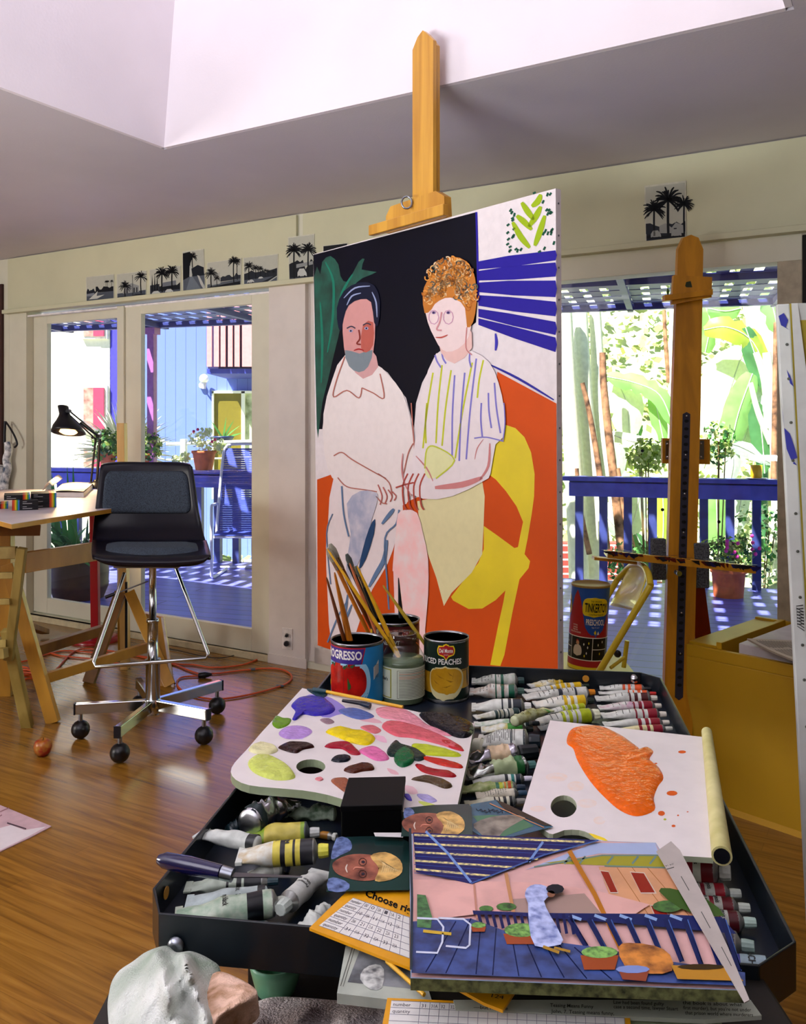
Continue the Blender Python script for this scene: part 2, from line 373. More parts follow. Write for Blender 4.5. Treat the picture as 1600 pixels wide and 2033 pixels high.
# ------------------------------------------------------------ black and white photographs on the header
GR = {'k': '#0b0d14', 'd': '#232733', 'm': '#5d626b', 'l': '#9fa19b', 'w': '#c9c8b8'}
def palm(p, x, y, h, r, c='#090b10', n=11, sd=1):
    rnd = random.Random(sd); h *= .84; r *= .9
    p.line([(x+.5, y), (x-.3, y-h*.5), (x, y-h)], r*.17, c)
    m_ = int(n*1.7)
    for i in range(m_):
        a = R(-225+270*i/(m_-1))+rnd.uniform(-.12, .12); l = r*rnd.uniform(.75, 1.1)
        p.line([(x, y-h), (x+math.cos(a)*l*.6, y-h+math.sin(a)*l*.62-r*.05), (x+math.cos(a)*l, y-h+math.sin(a)*l+r*.12)], r*.12, c, taper=True)
def print_photo(q, label, draw, grp='black-and-white street prints pinned along the header'):
    n_ = -H(0, 1); T = TW-.020
    hit = lambda x, y: wall(x, y, T-.0015)
    b0 = wall((q[0][0]+q[2][0])/2, (q[0][1]+q[2][1])/2, T)
    mb = MB(); mb.prism([wall(*p_, T-.0008) for p_ in q], H(0, .001), mat('#cfccba', .35))
    P_ = Paint(hit, n_, mb, eps=.00012, rough=.3)
    def f(u, v): 
        a, b_, c_, d_ = q
        return ((a[0]*(1-u)+b_[0]*u)*(1-v)+(d_[0]*(1-u)+c_[0]*u)*v, (a[1]*(1-u)+b_[1]*u)*(1-v)+(d_[1]*(1-u)+c_[1]*u)*v)
    draw(P_, f)
    tag(mb.build('photo_print', base=b0), label, 'photograph', grp)
def base_scene(P_, f, hor=.62, sk='#b9b9ab', gd='#3a3f49', m=.02):
    P_.poly([f(m, m), f(1-m, m), f(1-m, 1-m), f(m, 1-m)], sk, 0)
    P_.poly([f(m, hor), f(1-m, hor-.03), f(1-m, 1-m), f(m, 1-m)], gd, 0)
def bush(P_, f, u0, u1, v, h, c, sd=0):
    rn = random.Random(sd); k = 9
    P_.poly([f(u0, v)]+[f(u0+(u1-u0)*i/k, v-h*rn.uniform(.4, 1)) for i in range(k+1)]+[f(u1, v)], c, 0)
def ph1(P_, f):
    base_scene(P_, f, .62, gd='#4c525c'); bush(P_, f, .02, .35, .66, .25, '#20242d', 1); bush(P_, f, .35, .98, .6, .22, '#14171e', 2)
    P_.poly([f(.02,.62), f(.3,.6), f(.28,.72), f(.02,.7)], '#7d828a', 0)
    P_.poly([f(.10,.82), f(.42,.55), f(.38,.72), f(.66,.70), f(.4,.82)], '#c6c6bd', 0)
    for u in (.72, .78, .92): x, y = f(u, .55); palm(P_, x, y, 20, 4, sd=int(u*10))
def ph2(P_, f):
    base_scene(P_, f, .7, gd='#4a4f59'); P_.poly([f(.2,.72), f(.3,.45), f(.5,.38), f(.75,.5), f(.75,.72)], '#8f9190', 0)
    for u in (.25, .33, .57, .66): P_.poly([f(u,.55), f(u+.04,.55), f(u+.04,.72), f(u,.72)], '#1a1d24', 0, same=True)
    P_.up(); bush(P_, f, .02, .98, .88, .10, '#20242b', 4)
    x, y = f(.28,.85); palm(P_, x, y, 26, 14, sd=3); x, y = f(.82,.78); palm(P_, x, y, 40, 14, sd=5); P_.line([f(.53,.1), f(.55,.97)], 1, '#15171d')
def car(P_, f, u, v, s_=1.0, c='#c2c3bd'):
    P_.poly([f(u-.10*s_,v), f(u-.10*s_,v-.05*s_), f(u-.05*s_,v-.10*s_), f(u+.06*s_,v-.10*s_), f(u+.12*s_,v-.04*s_), f(u+.13*s_,v)], c, 0)
    for k_ in (-.06, .08):
        x, y = f(u+k_*s_, v+.005); P_.dot(x, y, 1.2*s_, 1.3*s_, '#101318')
    P_.up()
def ph3(P_, f):
    base_scene(P_, f, .78, gd='#4a4f59'); bush(P_, f, .02, .98, .78, .35, '#15181f', 7); P_.poly([f(.42,.5), f(.85,.47), f(.85,.62), f(.42,.64)], '#6d7178', 0)
    P_.poly([f(.02,.55), f(.32,.53), f(.32,.8), f(.02,.82)], '#2d313a', 0)
    for u in (.06, .14, .22): P_.poly([f(u,.75), f(u+.03,.15), f(u+.06,.75)], '#0f1218', 0)
    for u, h_ in ((.4, 44), (.72, 46)): x, y = f(u,.82); palm(P_, x, y, h_, 17, sd=int(u*10), n=13)
    car(P_, f, .2, .88, 1.2); car(P_, f, .62, .85, 1.1)
def ph4(P_, f):
    base_scene(P_, f, .58, gd='#555b65'); P_.poly([f(.02,.05), f(.35,.03), f(.48,.15), f(.36,.3), f(.3,.6), f(.02,.66)], '#0c0f16', 0)
    P_.poly([f(.4,.42), f(.7,.35), f(.97,.42), f(.97,.6), f(.45,.6)], '#1b1f27', 0)
    P_.poly([f(.34,.6), f(.45,.6), f(.9,.98), f(.1,.98)], '#6d757e', 0); P_.poly([f(.66,.58), f(.75,.6), f(.98,.85), f(.98,.97), f(.8,.8)], '#b9bab4', 0)
    P_.poly([f(.33,.35), f(.4,.35), f(.43,.6), f(.31,.6)], '#b5b6b0', 0); x, y = f(.45,.4); palm(P_, x, y, 26, 12, sd=9)
def ph5(P_, f):
    base_scene(P_, f, .75, gd='#565b62'); bush(P_, f, .4, .98, .72, .25, '#2a2e36', 3); P_.poly([f(.1,.8), f(.12,.5), f(.38,.38), f(.4,.78)], '#aaaba3', 0)
    P_.poly([f(.02,.85), f(.97,.8), f(.97,.92), f(.02,.98)], '#14171d', 0)
    for u, v, h_, r_ in ((.13,.85,32,15), (.3,.85,18,8), (.78,.82,50,14), (.88,.75,44,9)): x, y = f(u,v); palm(P_, x, y, h_, r_, sd=int(u*30))
def ph6(P_, f):
    base_scene(P_, f, .7, gd='#4e545e'); bush(P_, f, .02, .98, .72, .3, '#20242c', 11); P_.poly([f(.2,.99), f(.98,.68), f(.98,.76), f(.5,.99)], '#1a1d24', 0); P_.poly([f(.5,.98), f(.98,.72), f(.98,.75), f(.6,.98)], '#b5b6ae', 0)
    for u, v, h_, r_ in ((.16,.75,33,13), (.36,.74,26,9), (.5,.73,22,8), (.64,.7,14,6), (.72,.7,12,5), (.88,.66,6,4)): x, y = f(u,v); palm(P_, x, y, h_, r_, sd=int(u*50))
    car(P_, f, .2, .82, .9); car(P_, f, .5, .74, .6)
def ph7(P_, f):
    base_scene(P_, f, .86, gd='#3d424c'); bush(P_, f, .02, .98, .88, .38, '#12151c', 5); P_.poly([f(.3,.6), f(.95,.56), f(.95,.63), f(.3,.68)], '#8b8d8c', 0)
    for u in (.2, .76): x, y = f(u,.9); palm(P_, x, y, 66, 19, sd=int(u*10), n=15)
    car(P_, f, .5, .86, 1.6)
def ph8(P_, f): P_.poly([f(.02,.02), f(.98,.02), f(.98,.98), f(.02,.98)], '#0d1016', 0)
def ph9(P_, f):
    base_scene(P_, f, .80, gd='#1d2028', m=.03); bush(P_, f, .02, .98, .82, .2, '#23272f', 6)
    P_.poly([f(.35,.82), f(.35,.7), f(.5,.66), f(.65,.74), f(.75,.66), f(.95,.72), f(.95,.84)], '#9b9c98', 0); P_.poly([f(.70,.84), f(.70,.75), f(.77,.75), f(.77,.84)], '#1a1c22', 0)
    bush(P_, f, .03, .97, .9, .07, '#0c0e13', 8)
    for u, h_, r_ in ((.22, 62, 25), (.56, 82, 33), (1.0, 70, 22)): x, y = f(min(u, .95),.86); palm(P_, x, y, h_, r_, sd=int(u*10), n=17)
    car(P_, f, .25, .88, 1.1, '#9fa19d'); car(P_, f, .75, .88, 1.1, '#9fa19d')
print_photo([(170.5,550),(226,544),(226.6,600),(171,605)], 'leftmost black-and-white street print, a pale arrow shape on the road', ph1)
print_photo([(231.5,544.5),(291,537),(290,594),(232,600)], 'black-and-white print of a palm before a gabled house, second from left', ph2)
print_photo([(296.5,535.5),(358.6,527.4),(359,587),(297,593)], 'black-and-white print with two parked cars under two palms, third from left', ph3)
print_photo([(362,499),(404.5,494),(408,581),(363,586)], 'upright black-and-white print of a pavement running away beside a dark palm', ph4)
print_photo([(411,521.5),(479.7,512),(478.7,569),(410,580)], 'black-and-white print with a palm and pale gable, right of the upright pavement print', ph5)
print_photo([(483,512),(552,504),(551,564),(483.5,574)], 'black-and-white print of a receding avenue of palms', ph6)
print_photo([(571.5,471),(624,464),(624,560),(574,563)], 'tall black-and-white print of two big palms and a white car, over the pier', ph7)
print_photo([(641,488),(690,482),(690,540),(641,545)], 'dark print almost hidden behind the top left of the large canvas', ph8)
print_photo([(1279,369),(1362,358.5),(1362,482),(1281,486)], 'black-and-white print of three palms alone on the header above the right-hand window', ph9)
# ============================================================ OUTSIDE: deck, pergola, plants, houses
DA = R(17); DV = V((math.cos(DA), -math.sin(DA), 0)); DN = V((math.sin(DA), math.cos(DA), 0)); DO = V((0, 8.02, 0)); DZ = -.05
def DK(a, b, z=0.0): return DO+DV*a+DN*b+V((0, 0, z))
def rail_at(px, py=950):       # point of the railing line seen at this pixel column
    d = rd(px, py); Y = DO.dot(DN)/(d.dot(DN)); return at(px, py, Y)
def dbox(mb, a0, a1, b0, b1, z0, z1, m): return mb.obox(DK(a0, b0, z0), DV*(a1-a0), DN*(b1-b0), (0, 0, z1-z0), m)
BLUE = mat('#4a52b0', .45, var=.08, scale=9, dark='#3a4298'); DBLUE = mat('#34407e', .5, var=.08, scale=12)
dm = bpy.data.materials.new('m_deck'); dm.use_nodes = True; n = dm.node_tree.nodes; L = dm.node_tree.links; b = n['Principled BSDF']
tc = n.new('ShaderNodeTexCoord'); vr = n.new('ShaderNodeVectorRotate'); vr.rotation_type = 'Z_AXIS'; vr.inputs['Angle'].default_value = DA
L.new(tc.outputs['Object'], vr.inputs['Vector'])
br = n.new('ShaderNodeTexBrick'); br.inputs['Scale'].default_value = 1; br.inputs['Brick Width'].default_value = 3.7; br.inputs['Row Height'].default_value = .14
br.inputs['Mortar Size'].default_value = .006; br.inputs['Color1'].default_value = (*lin('#6c72cc'), 1); br.inputs['Color2'].default_value = (*lin('#5f66c2'), 1); br.inputs['Mortar'].default_value = (*lin('#242a66'), 1)
L.new(vr.outputs[0], br.inputs['Vector']); L.new(br.outputs[0], b.inputs['Base Color']); b.inputs['Roughness'].default_value = .38
dk = MB(); dk.prism([H(-8, TW+.13, DZ), H(4, TW+.13, DZ), DK(5, .12, DZ), DK(-8.5, .12, DZ)][::-1], (0, 0, -.05), dm)
o = dk.build('deck_floor'); struct(o)
def railing(px0, px1, label):
    a0 = (rail_at(px0)-DO).dot(DV); a1 = (rail_at(px1)-DO).dot(DV)
    t = thing('deck_railing', label, 'railing', DK(a0, 0, DZ))
    dbox(MB(), a0-.05, a1, -.09, .06, .825, .862, BLUE).build('top_board', t, bevel=.004)
    dbox(MB(), a0, a1, -.035, .005, .69, .81, BLUE).build('side_rail', t, bevel=.004)
    dbox(MB(), a0, a1, .005, .03, .70, .825, DBLUE).build('back_rail', t)
    k = a0+.05
    while k < a1:
        dbox(MB(), k, k+.068, .005, .06, DZ, .83, DBLUE).build('baluster', t); k += .205
railing(1130, 1640, 'dark blue deck railing outside the right-hand window')
railing(40, 560, 'dark blue deck railing outside the left-hand sliding doors')
# pergola
t = thing('pergola', 'dark blue lattice pergola roof over the deck', 'pergola', DK(0, 0, 0))
PB = mat('#2a3578', .5, var=.06, scale=6)
dbox(MB(), -7.5, 5, -.03, .03, 2.285, 2.335, PB).build('outer_beam', t)
def amin(b): return max(-7.5, (TW+.2-DO.dot(H(0, 1))-b*DN.dot(H(0, 1)))/DV.dot(H(0, 1)))
dbox(MB(), amin(-1.35), 5, -1.35, -1.29, 2.29, 2.335, PB).build('middle_beam', t)
k = -7.2
while k < 5:
    # joists run from the house wall out to the beam
    bt = -((DK(k, 0)).dot(H(0, 1))-(TW+.13))/DN.dot(H(0, 1))
    dbox(MB(), k, k+.05, bt, .15, 2.285, 2.335, PB).build('joist', t); k += 1.15
lt = MB(); a_ = -4.4
while a_ < .2:
    if amin(a_) < 5: dbox(lt, amin(a_), 5, a_, a_+.15, 2.335, 2.339, PB)
    a_ += .30
k = -7.4
while k < 5:
    bt = -((DK(k, 0)).dot(H(0, 1))-(TW+.2))/DN.dot(H(0, 1))
    dbox(lt, k, k+.085, bt, .18, 2.339, 2.343, PB); k += .150
lt.build('lattice', t)
P = rail_at(302); a_ = (P-DO).dot(DV)
t = thing('pergola_post', 'mauve painted post carrying the pergola, at the left-hand railing', 'post', DK(a_, 0, DZ))
dbox(MB(), a_-.035, a_+.04, -.04, .03, DZ, 2.29, mat('#9a5a9c', .5, var=.05)).build('shaft', t, bevel=.004)
dbox(MB(), a_-.06, a_+.065, -.06, .05, 2.22, 2.285, mat('#9a5a9c', .5)).build('bracket', t)
# ---- ground, bank
random.seed(3)
grm = mat('#b9c294', .9, var=.25, scale=2.5, bump=.8, dark='#6c7848')
def gz(x, y):
    s_ = max(0, min(1, (x+1.2)/2.5)); base = -.9
    rise = max(0, y-10.0)*1.05*s_
    return base+min(rise, 9)+noise.noise(V((x*.6, y*.6, 0)))*.35
gm = MB(); gm.grid(lambda u, v: V((-14+32*u, 8.9+14*v, gz(-14+32*u, 8.9+14*v))), 60, 34, grm)
struct(gm.build('ground'))
def leaves(mb, n, fn, size, mats, flat=.35):
    for i in range(n):
        p, nn = fn(); s_ = size*random.uniform(.6, 1.35); nn = (nn+V((random.uniform(-1, 1), random.uniform(-1, 1), random.uniform(-1, 1)))*.7).normalized()
        a = nn.orthogonal().normalized(); q = random.uniform(0, 6.28); b_ = nn.cross(a); d = a*math.cos(q)+b_*math.sin(q); e_ = nn.cross(d)
        mb.add([p-d*s_*.5, p+e_*s_*flat, p+d*s_*.5, p-e_*s_*flat], [(0, 1, 2, 3)], random.choice(mats))
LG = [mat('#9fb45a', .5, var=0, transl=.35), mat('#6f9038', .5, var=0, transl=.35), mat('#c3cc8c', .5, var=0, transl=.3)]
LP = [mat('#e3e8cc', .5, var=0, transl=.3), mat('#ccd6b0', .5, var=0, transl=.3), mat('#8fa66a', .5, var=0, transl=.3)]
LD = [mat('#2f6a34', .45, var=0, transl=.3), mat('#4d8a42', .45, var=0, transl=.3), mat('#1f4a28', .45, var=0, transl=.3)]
iv = MB()
def bank_pt():
    x = random.uniform(1.0, 9.5); y = random.uniform(10.3, 17.5); return V((x, y, gz(x, y)+random.uniform(0, .25))), V((0, -.7, .7))
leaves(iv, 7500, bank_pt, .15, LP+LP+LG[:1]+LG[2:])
tag(iv.build('bank_foliage', base=(3, 12, 0)), 'sunlit pale green leaves covering the bank beyond the deck', 'foliage', kind='stuff')
iv = MB()
def low_pt():
    x = random.uniform(-6, -.2); y = random.uniform(8.95, 12); return V((x, y, gz(x, y)+random.uniform(0, .45))), V((0, -.4, .9))
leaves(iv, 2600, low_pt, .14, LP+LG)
tag(iv.build('ground_cover', base=(-3, 10, -.9)), 'bright ground cover seen low between the balusters behind the patio chair', 'foliage', kind='stuff')
def shrub(label, c, r, n, mats, size=.06, sz=1.0, grp=None, name='leafy_shrub', pot=None, cat='shrub'):
    c = V(c); t = thing(name, label, cat, c-V((0, 0, r*sz)), grp)
    mb = MB()
    def f():
        while 1:
            d = V((random.uniform(-1, 1), random.uniform(-1, 1), random.uniform(-1, 1)))
            if .3 < d.length < 1: break
        return c+V((d.x*r, d.y*r, d.z*r*sz)), d.normalized()
    leaves(mb, n, f, size, mats); mb.build('foliage', t)
    st = MB()
    for i in range(5): st.tube([V((c.x, c.y, min(c.z-r*sz, -.75 if cat == 'shrub' else 9))), c+V((random.uniform(-.4, .4)*r, random.uniform(-.3, .3)*r, r*.3*sz))], .006, mat('#6b5a35', .8), 5)
    st.build('stem', t); return t
def pot(t, c, r, h, m, taper=.72, name='pot'):
    MB().lathe([(r*taper, 0), (r*.97, h*.86), (r*1.06, h*.87), (r*1.06, h), (r*.94, h), (r*.92, h*.9), (.001, h*.88)], c, m, 28).build(name, t)
def blade(mb, p, d, ln, wd, droop, m, seg=6):
    d = V(d).normalized(); sd = d.cross(V((random.uniform(-.5, .5), -1, random.uniform(-.2, 1.0)))); sd = sd.normalized() if sd.length > 1e-3 else V((1, 0, 0)); vs = []
    q = V(p)
    for i in range(seg+1):
        u = i/seg; ww = wd*(1-u**2.2)*(.6+.4*min(1, u*4)); vs += [q-sd*ww/2, q+sd*ww/2]
        q = q+(d+V((0, 0, -droop*u*u*2))).normalized()*ln/seg
    mb.add(vs, [(2*i, 2*i+1, 2*i+3, 2*i+2) for i in range(seg)], m, True)
TER = mat('#c8683a', .75, var=.1, scale=14)
# yucca behind the left rail, two leafy shrubs in pots at its foot
c0 = at(248, 886, 9.25); t = thing('yucca', 'spiky pale yucca bursting up behind the left-hand railing', 'plant', (c0.x, c0.y, -.9))
yb = MB(); ym = mat('#e6e6cf', .4, var=.05, transl=.15)
for i in range(140):
    a_ = random.uniform(R(-25), R(205)); f_ = random.uniform(-.6, .6)
    blade(yb, c0+V((0, 0, -.05)), (math.cos(a_), f_, math.sin(a_)*1.05), random.uniform(.40, .60), .034, .05, ym)
yb.build('foliage', t); MB().tube([(c0.x, c0.y, -.9), (c0.x, c0.y, c0.z)], .07, mat('#8a6f4a', .9), 10).build('trunk', t)
for px, py, lb in ((214, 896, 'glossy green shrub in a clay pot on the railing left of the door mullion'), (290, 893, 'green leafy shrub in a clay pot on the railing right of the door mullion')):
    P = rail_at(px, 930); P = DK((P-DO).dot(DV), 0, .862)
    t = shrub(lb, P+V((0, 0, .24)), .17, 520, LD+LG, .05, 1.1, name='potted_shrub', cat='plant'); pot(t, P, .085, .16, TER)
# geranium on the rail
P = DK((rail_at(405, 930)-DO).dot(DV), 0, .862)
t = thing('potted_geranium', 'trailing pale geranium in a terracotta pot on the railing behind the drafting chair', 'plant', P)
pot(t, P, .115, .19, TER)
gb = MB(); gp = mat('#d5dcc0', .5, var=0, transl=.3)
for dx, dz, r_ in ((-.06, .3, .09), (.04, .36, .07), (.12, .24, .09), (.19, .2, .07), (-.2, .12, .06), (-.28, .1, .05), (0, .22, .1)):
    cc = P+V((dx, random.uniform(-.06, .06), dz))
    def f(cc=cc, r_=r_):
        d = V((random.uniform(-1, 1), random.uniform(-1, 1), random.uniform(-1, 1))); return cc+d*r_*.75, d.normalized()
    leaves(gb, 70, f, .035, [gp, LP[1]], .5)
gb.build('foliage', t)
fb = MB(); fmt = mat('#d83a6a', .5, var=0)
for dx, dz in ((-.09, .38), (-.05, .40), (.12, .30), (.09, .28)): fb.ball(P+V((dx, -.05, dz)), .016, fmt, 8)
fb.build('flower', t)
# blue pot plant further back
P = at(443, 872, 11.2)
t = thing('potted_plant', 'small strap-leaved plant in a dark blue pot before the olive doorway', 'plant', (P.x, P.y, P.z-.1))
pot(t, (P.x, P.y, P.z-.12), .13, .16, mat('#1c2c60', .4)); bb = MB()
for a_ in (60, 40, 120, 80, 20): blade(bb, P, (math.cos(R(a_)), -.2, math.sin(R(a_))), .3, .03, .1, LD[1])
bb.build('foliage', t)
# big brown pot with strap leaves by the left door
P = hz(157, 1186, DZ); P.z = DZ
t = thing('large_planter', 'big round brown planter of strap-leaved greenery just outside the left door', 'planter', P)
BR = mat('#4a3128', .5, var=.12, scale=10); r_ = 57*P.y/F
MB().lathe([(r_*.82, 0), (r_*.98, .09), (r_*1.0, .12), (r_*.98, .125), (r_*1.0, .2), (r_*.97, .27), (r_*.9, .31), (r_*.82, .31), (r_*.78, .26), (.001, .26)], P, BR, 36).build('pot', t)
lb = MB(); gg = [mat('#2f7a45', .35, var=0, transl=.25), mat('#1f5a38', .35, var=0, transl=.25), mat('#5a9a6a', .35, var=0, transl=.25)]
for i in range(75):
    a_ = random.uniform(0, 6.28); el = random.uniform(.25, 1.5)
    blade(lb, P+V((random.uniform(-.1, .1), random.uniform(-.1, .1), .26)), (math.cos(a_), math.sin(a_), el), random.uniform(.35, .62), .035, random.uniform(.35, .9), random.choice(gg), 8)
for px, py in ((98, 922), (103, 940), (133, 925), (145, 922), (92, 968), (120, 960)):
    q = at(px, py, P.y); p0 = V((P.x+(q.x-P.x)*.6, P.y, .22)); blade(lb, p0, q-p0, (q-p0).length*1.02, .045, .0, gg[0])
lb.build('foliage', t)
# patio chair
t = thing('patio_chair', 'white tubular patio chair with dark blue webbing on the deck', 'chair', hz(470, 1150, DZ))
CH = mat('#e8e6ee', .3, var=0); BW = mat('#3a4cb0', .6, var=.05)
def pq(x, y, Y): return at(x, y, Y)
xr = 556
bk = MB(); bk.tube([pq(430, 1056, 7.98), pq(434, 1000, 8.0), pq(443, 905, 8.12), pq(449, 888, 8.14), pq(461, 882, 8.15), pq(527, 882, 8.15), pq(540, 888, 8.14), pq(546, 905, 8.12), pq(555, 1000, 8.0), pq(559, 1056, 7.98)], .0125, CH, 8, k=3); bk.build('back_frame', t)
sf = MB()
for x0, x1 in ((430, 424), (559, 563)): sf.tube([pq(x0, 1056, 7.98), pq(x1+2, 1066, 7.64)], .0125, CH)
sf.tube([pq(426, 1066, 7.64), pq(565, 1066, 7.64)], .0125, CH); sf.build('seat_frame', t)
for x0 in (420, 567):
    s_ = 1 if x0 < 500 else -1
    lg = MB(); z0 = DZ+.014
    a0 = pq(x0, 1150, 7.62); a0.z = z0; a1 = a0+V((.03*s_, .5, 0)); 
    lg.tube([pq(x0+11*s_, 1000, 7.98), pq(x0+2*s_, 1003, 7.75), pq(x0, 1010, 7.6), pq(x0, 1060, 7.6), V((a0.x, a0.y, z0+.06)), a0+V((0, .03, .01)), V((a0.x+.01*s_, a0.y+.1, z0)), a1], .014, CH, 8, k=3); lg.build('leg', t)
bb = MB(); p = hz(437, 1126, DZ+.014); q = hz(553, 1126, DZ+.014); bb.tube([p, q], .0125, CH); bb.build('base_bar', t)
wb = MB()
for i in range(38):
    v = i/37; y = 890+v*162; Y = 8.14-.15*v; xl = 446-13*v; xr_ = 543+13*v
    wb.obox(pq(xl, y, Y), pq(xr_, y, Y)-pq(xl, y, Y), V((0, .003, 0)), pq(xl, y+3.9, Y-.003)-pq(xl, y, Y), BW)
wb.build('back_webbing', t); wb = MB()
for i in range(8):
    v = i/7.; Y = 7.97-.31*v; z = pq(430, 1056, 7.98).z-.0*v; xl = pq(430-4*v, 1058, Y).x; x2 = pq(559+3*v, 1058, Y).x
    wb.box((xl, Y-.036, z+.008), (x2, Y, z+.011), BW)
wb.build('seat_webbing', t)
# ---- houses beyond
t = thing('white_house', 'white rendered house with crimson windows, left beyond the railing', 'house', (-6.5, 13.85, -1))
MB().box((-10, 13.85, -1), (at(218, 800, 13.85).x, 14.0, 6.5), mat('#e9e5da', .8, var=.02)).build('wall', t)
CRI = mat('#c83a5c', .5, var=.03); PNK = mat('#c08a80', .6, var=.2, scale=12)
for y0, y1 in ((600, 668), (770, 852), (890, 926)):
    w_ = MB(); a_ = at(168, y0, 13.83); b_ = at(209, y1, 13.83)
    w_.box((a_.x-.04, 13.79, b_.z-.04), (b_.x+.04, 13.85, a_.z+.04), mat('#f2efe8', .7)); f_ = w_.build('window', t)
    MB().box((at(188, y0, 13.83).x, 13.76, b_.z), (b_.x, 13.79, a_.z), CRI).build('shutter', f_)
    MB().box((a_.x, 13.775, b_.z), (at(188, y0, 13.83).x, 13.79, a_.z), PNK).build('pane', f_)
bm_ = bpy.data.materials.new('m_bluehouse'); bm_.use_nodes = True; n = bm_.node_tree.nodes; L = bm_.node_tree.links; b = n['Principled BSDF']
tc = n.new('ShaderNodeTexCoord'); wv = n.new('ShaderNodeTexWave'); wv.bands_direction = 'X'; wv.inputs['Scale'].default_value = 1.9; wv.wave_profile = 'SAW'
L.new(tc.outputs['Object'], wv.inputs['Vector']); cr = n.new('ShaderNodeValToRGB'); cr.color_ramp.interpolation = 'CONSTANT'
cr.color_ramp.elements[0].color = (*lin('#4054a8'), 1); cr.color_ramp.elements[1].position = .05; cr.color_ramp.elements[1].color = (*lin('#6178cc'), 1)
L.new(wv.outputs[1], cr.inputs[0]); L.new(cr.outputs[0], b.inputs['Base Color']); b.inputs['Roughness'].default_value = .6
t = thing('blue_house', 'blue boarded house with a pink slatted balcony and olive doorway beyond the deck', 'house', (-3, 14, -1))
xa = at(224, 800, 14).x; MB().box((xa, 14, -1), (-.2, 18, 6.5), bm_).build('wall', t)
MB().box((at(219.5, 800, 13.85).x, 13.85, -1), (at(234, 800, 13.85).x, 14, 6.5), mat('#3d38c0', .6)).build('corner_board', t)
bal = MB(); z0 = at(411, 732, 12.6).z; bal.box((at(411, 700, 12.6).x, 12.6, z0-.07), (.4, 14, z0), mat('#2c3a9c', .6)); b_ = bal.build('balcony', t)
MB().box((at(414, 700, 12.75).x, 12.7, z0), (.35, 12.72, at(0, 590, 12.7).z), mat('#141a50', .7)).build('gap_shade_panel', b_)  # added dark sheet, puts the shade into the gaps between slats
PK = mat('#ec8e8e', .6, var=.03); i = 0
for x0, x1 in ((411, 421), (425, 435), (438.5, 448), (453, 462), (466, 476), (481, 502), (506.5, 516), (521, 531), (535, 545), (549, 559), (563, 573)):
    sl = MB(); q = 12.56; sl.box((at(x0, 700, q).x, q-.02, at(0, 728, q).z), (at(x1, 700, q).x, q+.01, at(0, 590, q).z), PK); sl.build('slat', b_)
gdz = at(424, 920, 13.95)
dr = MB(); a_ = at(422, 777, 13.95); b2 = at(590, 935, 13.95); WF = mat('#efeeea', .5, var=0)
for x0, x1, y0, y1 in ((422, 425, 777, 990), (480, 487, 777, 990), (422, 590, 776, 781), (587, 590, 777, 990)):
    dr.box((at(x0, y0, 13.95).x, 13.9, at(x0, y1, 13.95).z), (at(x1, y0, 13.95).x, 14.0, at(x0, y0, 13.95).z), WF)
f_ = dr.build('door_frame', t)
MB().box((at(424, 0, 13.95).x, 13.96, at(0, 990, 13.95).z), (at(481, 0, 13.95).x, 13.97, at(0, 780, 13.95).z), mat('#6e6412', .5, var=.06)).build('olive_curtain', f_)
MB().box((at(487, 0, 13.95).x, 13.96, at(0, 990, 13.95).z), (at(588, 0, 13.95).x, 13.97, at(0, 780, 13.95).z), mat('#c3cbae', .3, var=.22, scale=5, dark='#5c6b3a')).build('foliage_reflection', f_)  # mottled green is a foliage reflection painted onto the pane
P = at(405, 752, 13.85); lb = MB(); lb.ball(P, .075, mat('#f0eef0', .3, var=0), 16); lb.lathe([(.03, -.16), (.04, -.07), (.05, -.06)], P, mat('#b9b6d8', .4), 12)
lb.tube([P+V((0, 0, -.13)), P+V((-.06, .1, -.1))], .012, mat('#b9b6d8', .4)); lb.lathe([(.05, 0), (.05, .04)], P+V((-.06, .1, -.1)), mat('#d8d6e2', .4), 14, axis=(0, 1, 0))
lb.build('globe_light', t)
# white handrail of the lower terrace
t = thing('handrail', 'thin white pipe handrail in front of the blue house', 'railing', at(365, 960, 11))
hb = MB(); hb.tube([at(330, 882, 11), at(620, 872, 11)], .022, WF); hb.tube([at(330, 913, 11), at(620, 905, 11)], .012, WF); hb.build('rail', t)
for x in (365, 531):
    MB().tube([at(x, 872, 11), V((at(x, 872, 11).x, 11, -1))], .045, WF, 8).build('post', t)
# red brick garden wall, low right
t = MB(); bkm = bpy.data.materials.new('m_brick'); bkm.use_nodes = True; n = bkm.node_tree.nodes; L = bkm.node_tree.links; b = n['Principled BSDF']
br = n.new('ShaderNodeTexBrick'); tc = n.new('ShaderNodeTexCoord'); mp = n.new('ShaderNodeMapping'); mp.inputs['Rotation'].default_value = (R(90), 0, 0); L.new(tc.outputs['Object'], mp.inputs[0]); L.new(mp.outputs[0], br.inputs['Vector'])
br.inputs['Scale'].default_value = 1; br.inputs['Brick Width'].default_value = .24; br.inputs['Row Height'].default_value = .08; br.inputs['Mortar Size'].default_value = .01
br.inputs['Color1'].default_value = (*lin('#b5443c'), 1); br.inputs['Color2'].default_value = (*lin('#9c3a34'), 1); br.inputs['Mortar'].default_value = (*lin('#e8dcd0'), 1)
L.new(br.outputs[0], b.inputs['Base Color']); b.inputs['Roughness'].default_value = .9
t.box((1.55, 9.75, -1), (2.9, 9.95, -.02), bkm); tag(t.build('garden_wall', base=(2, 9.3, -1)), 'low red brick garden wall behind the left end of the right-hand railing', 'wall')
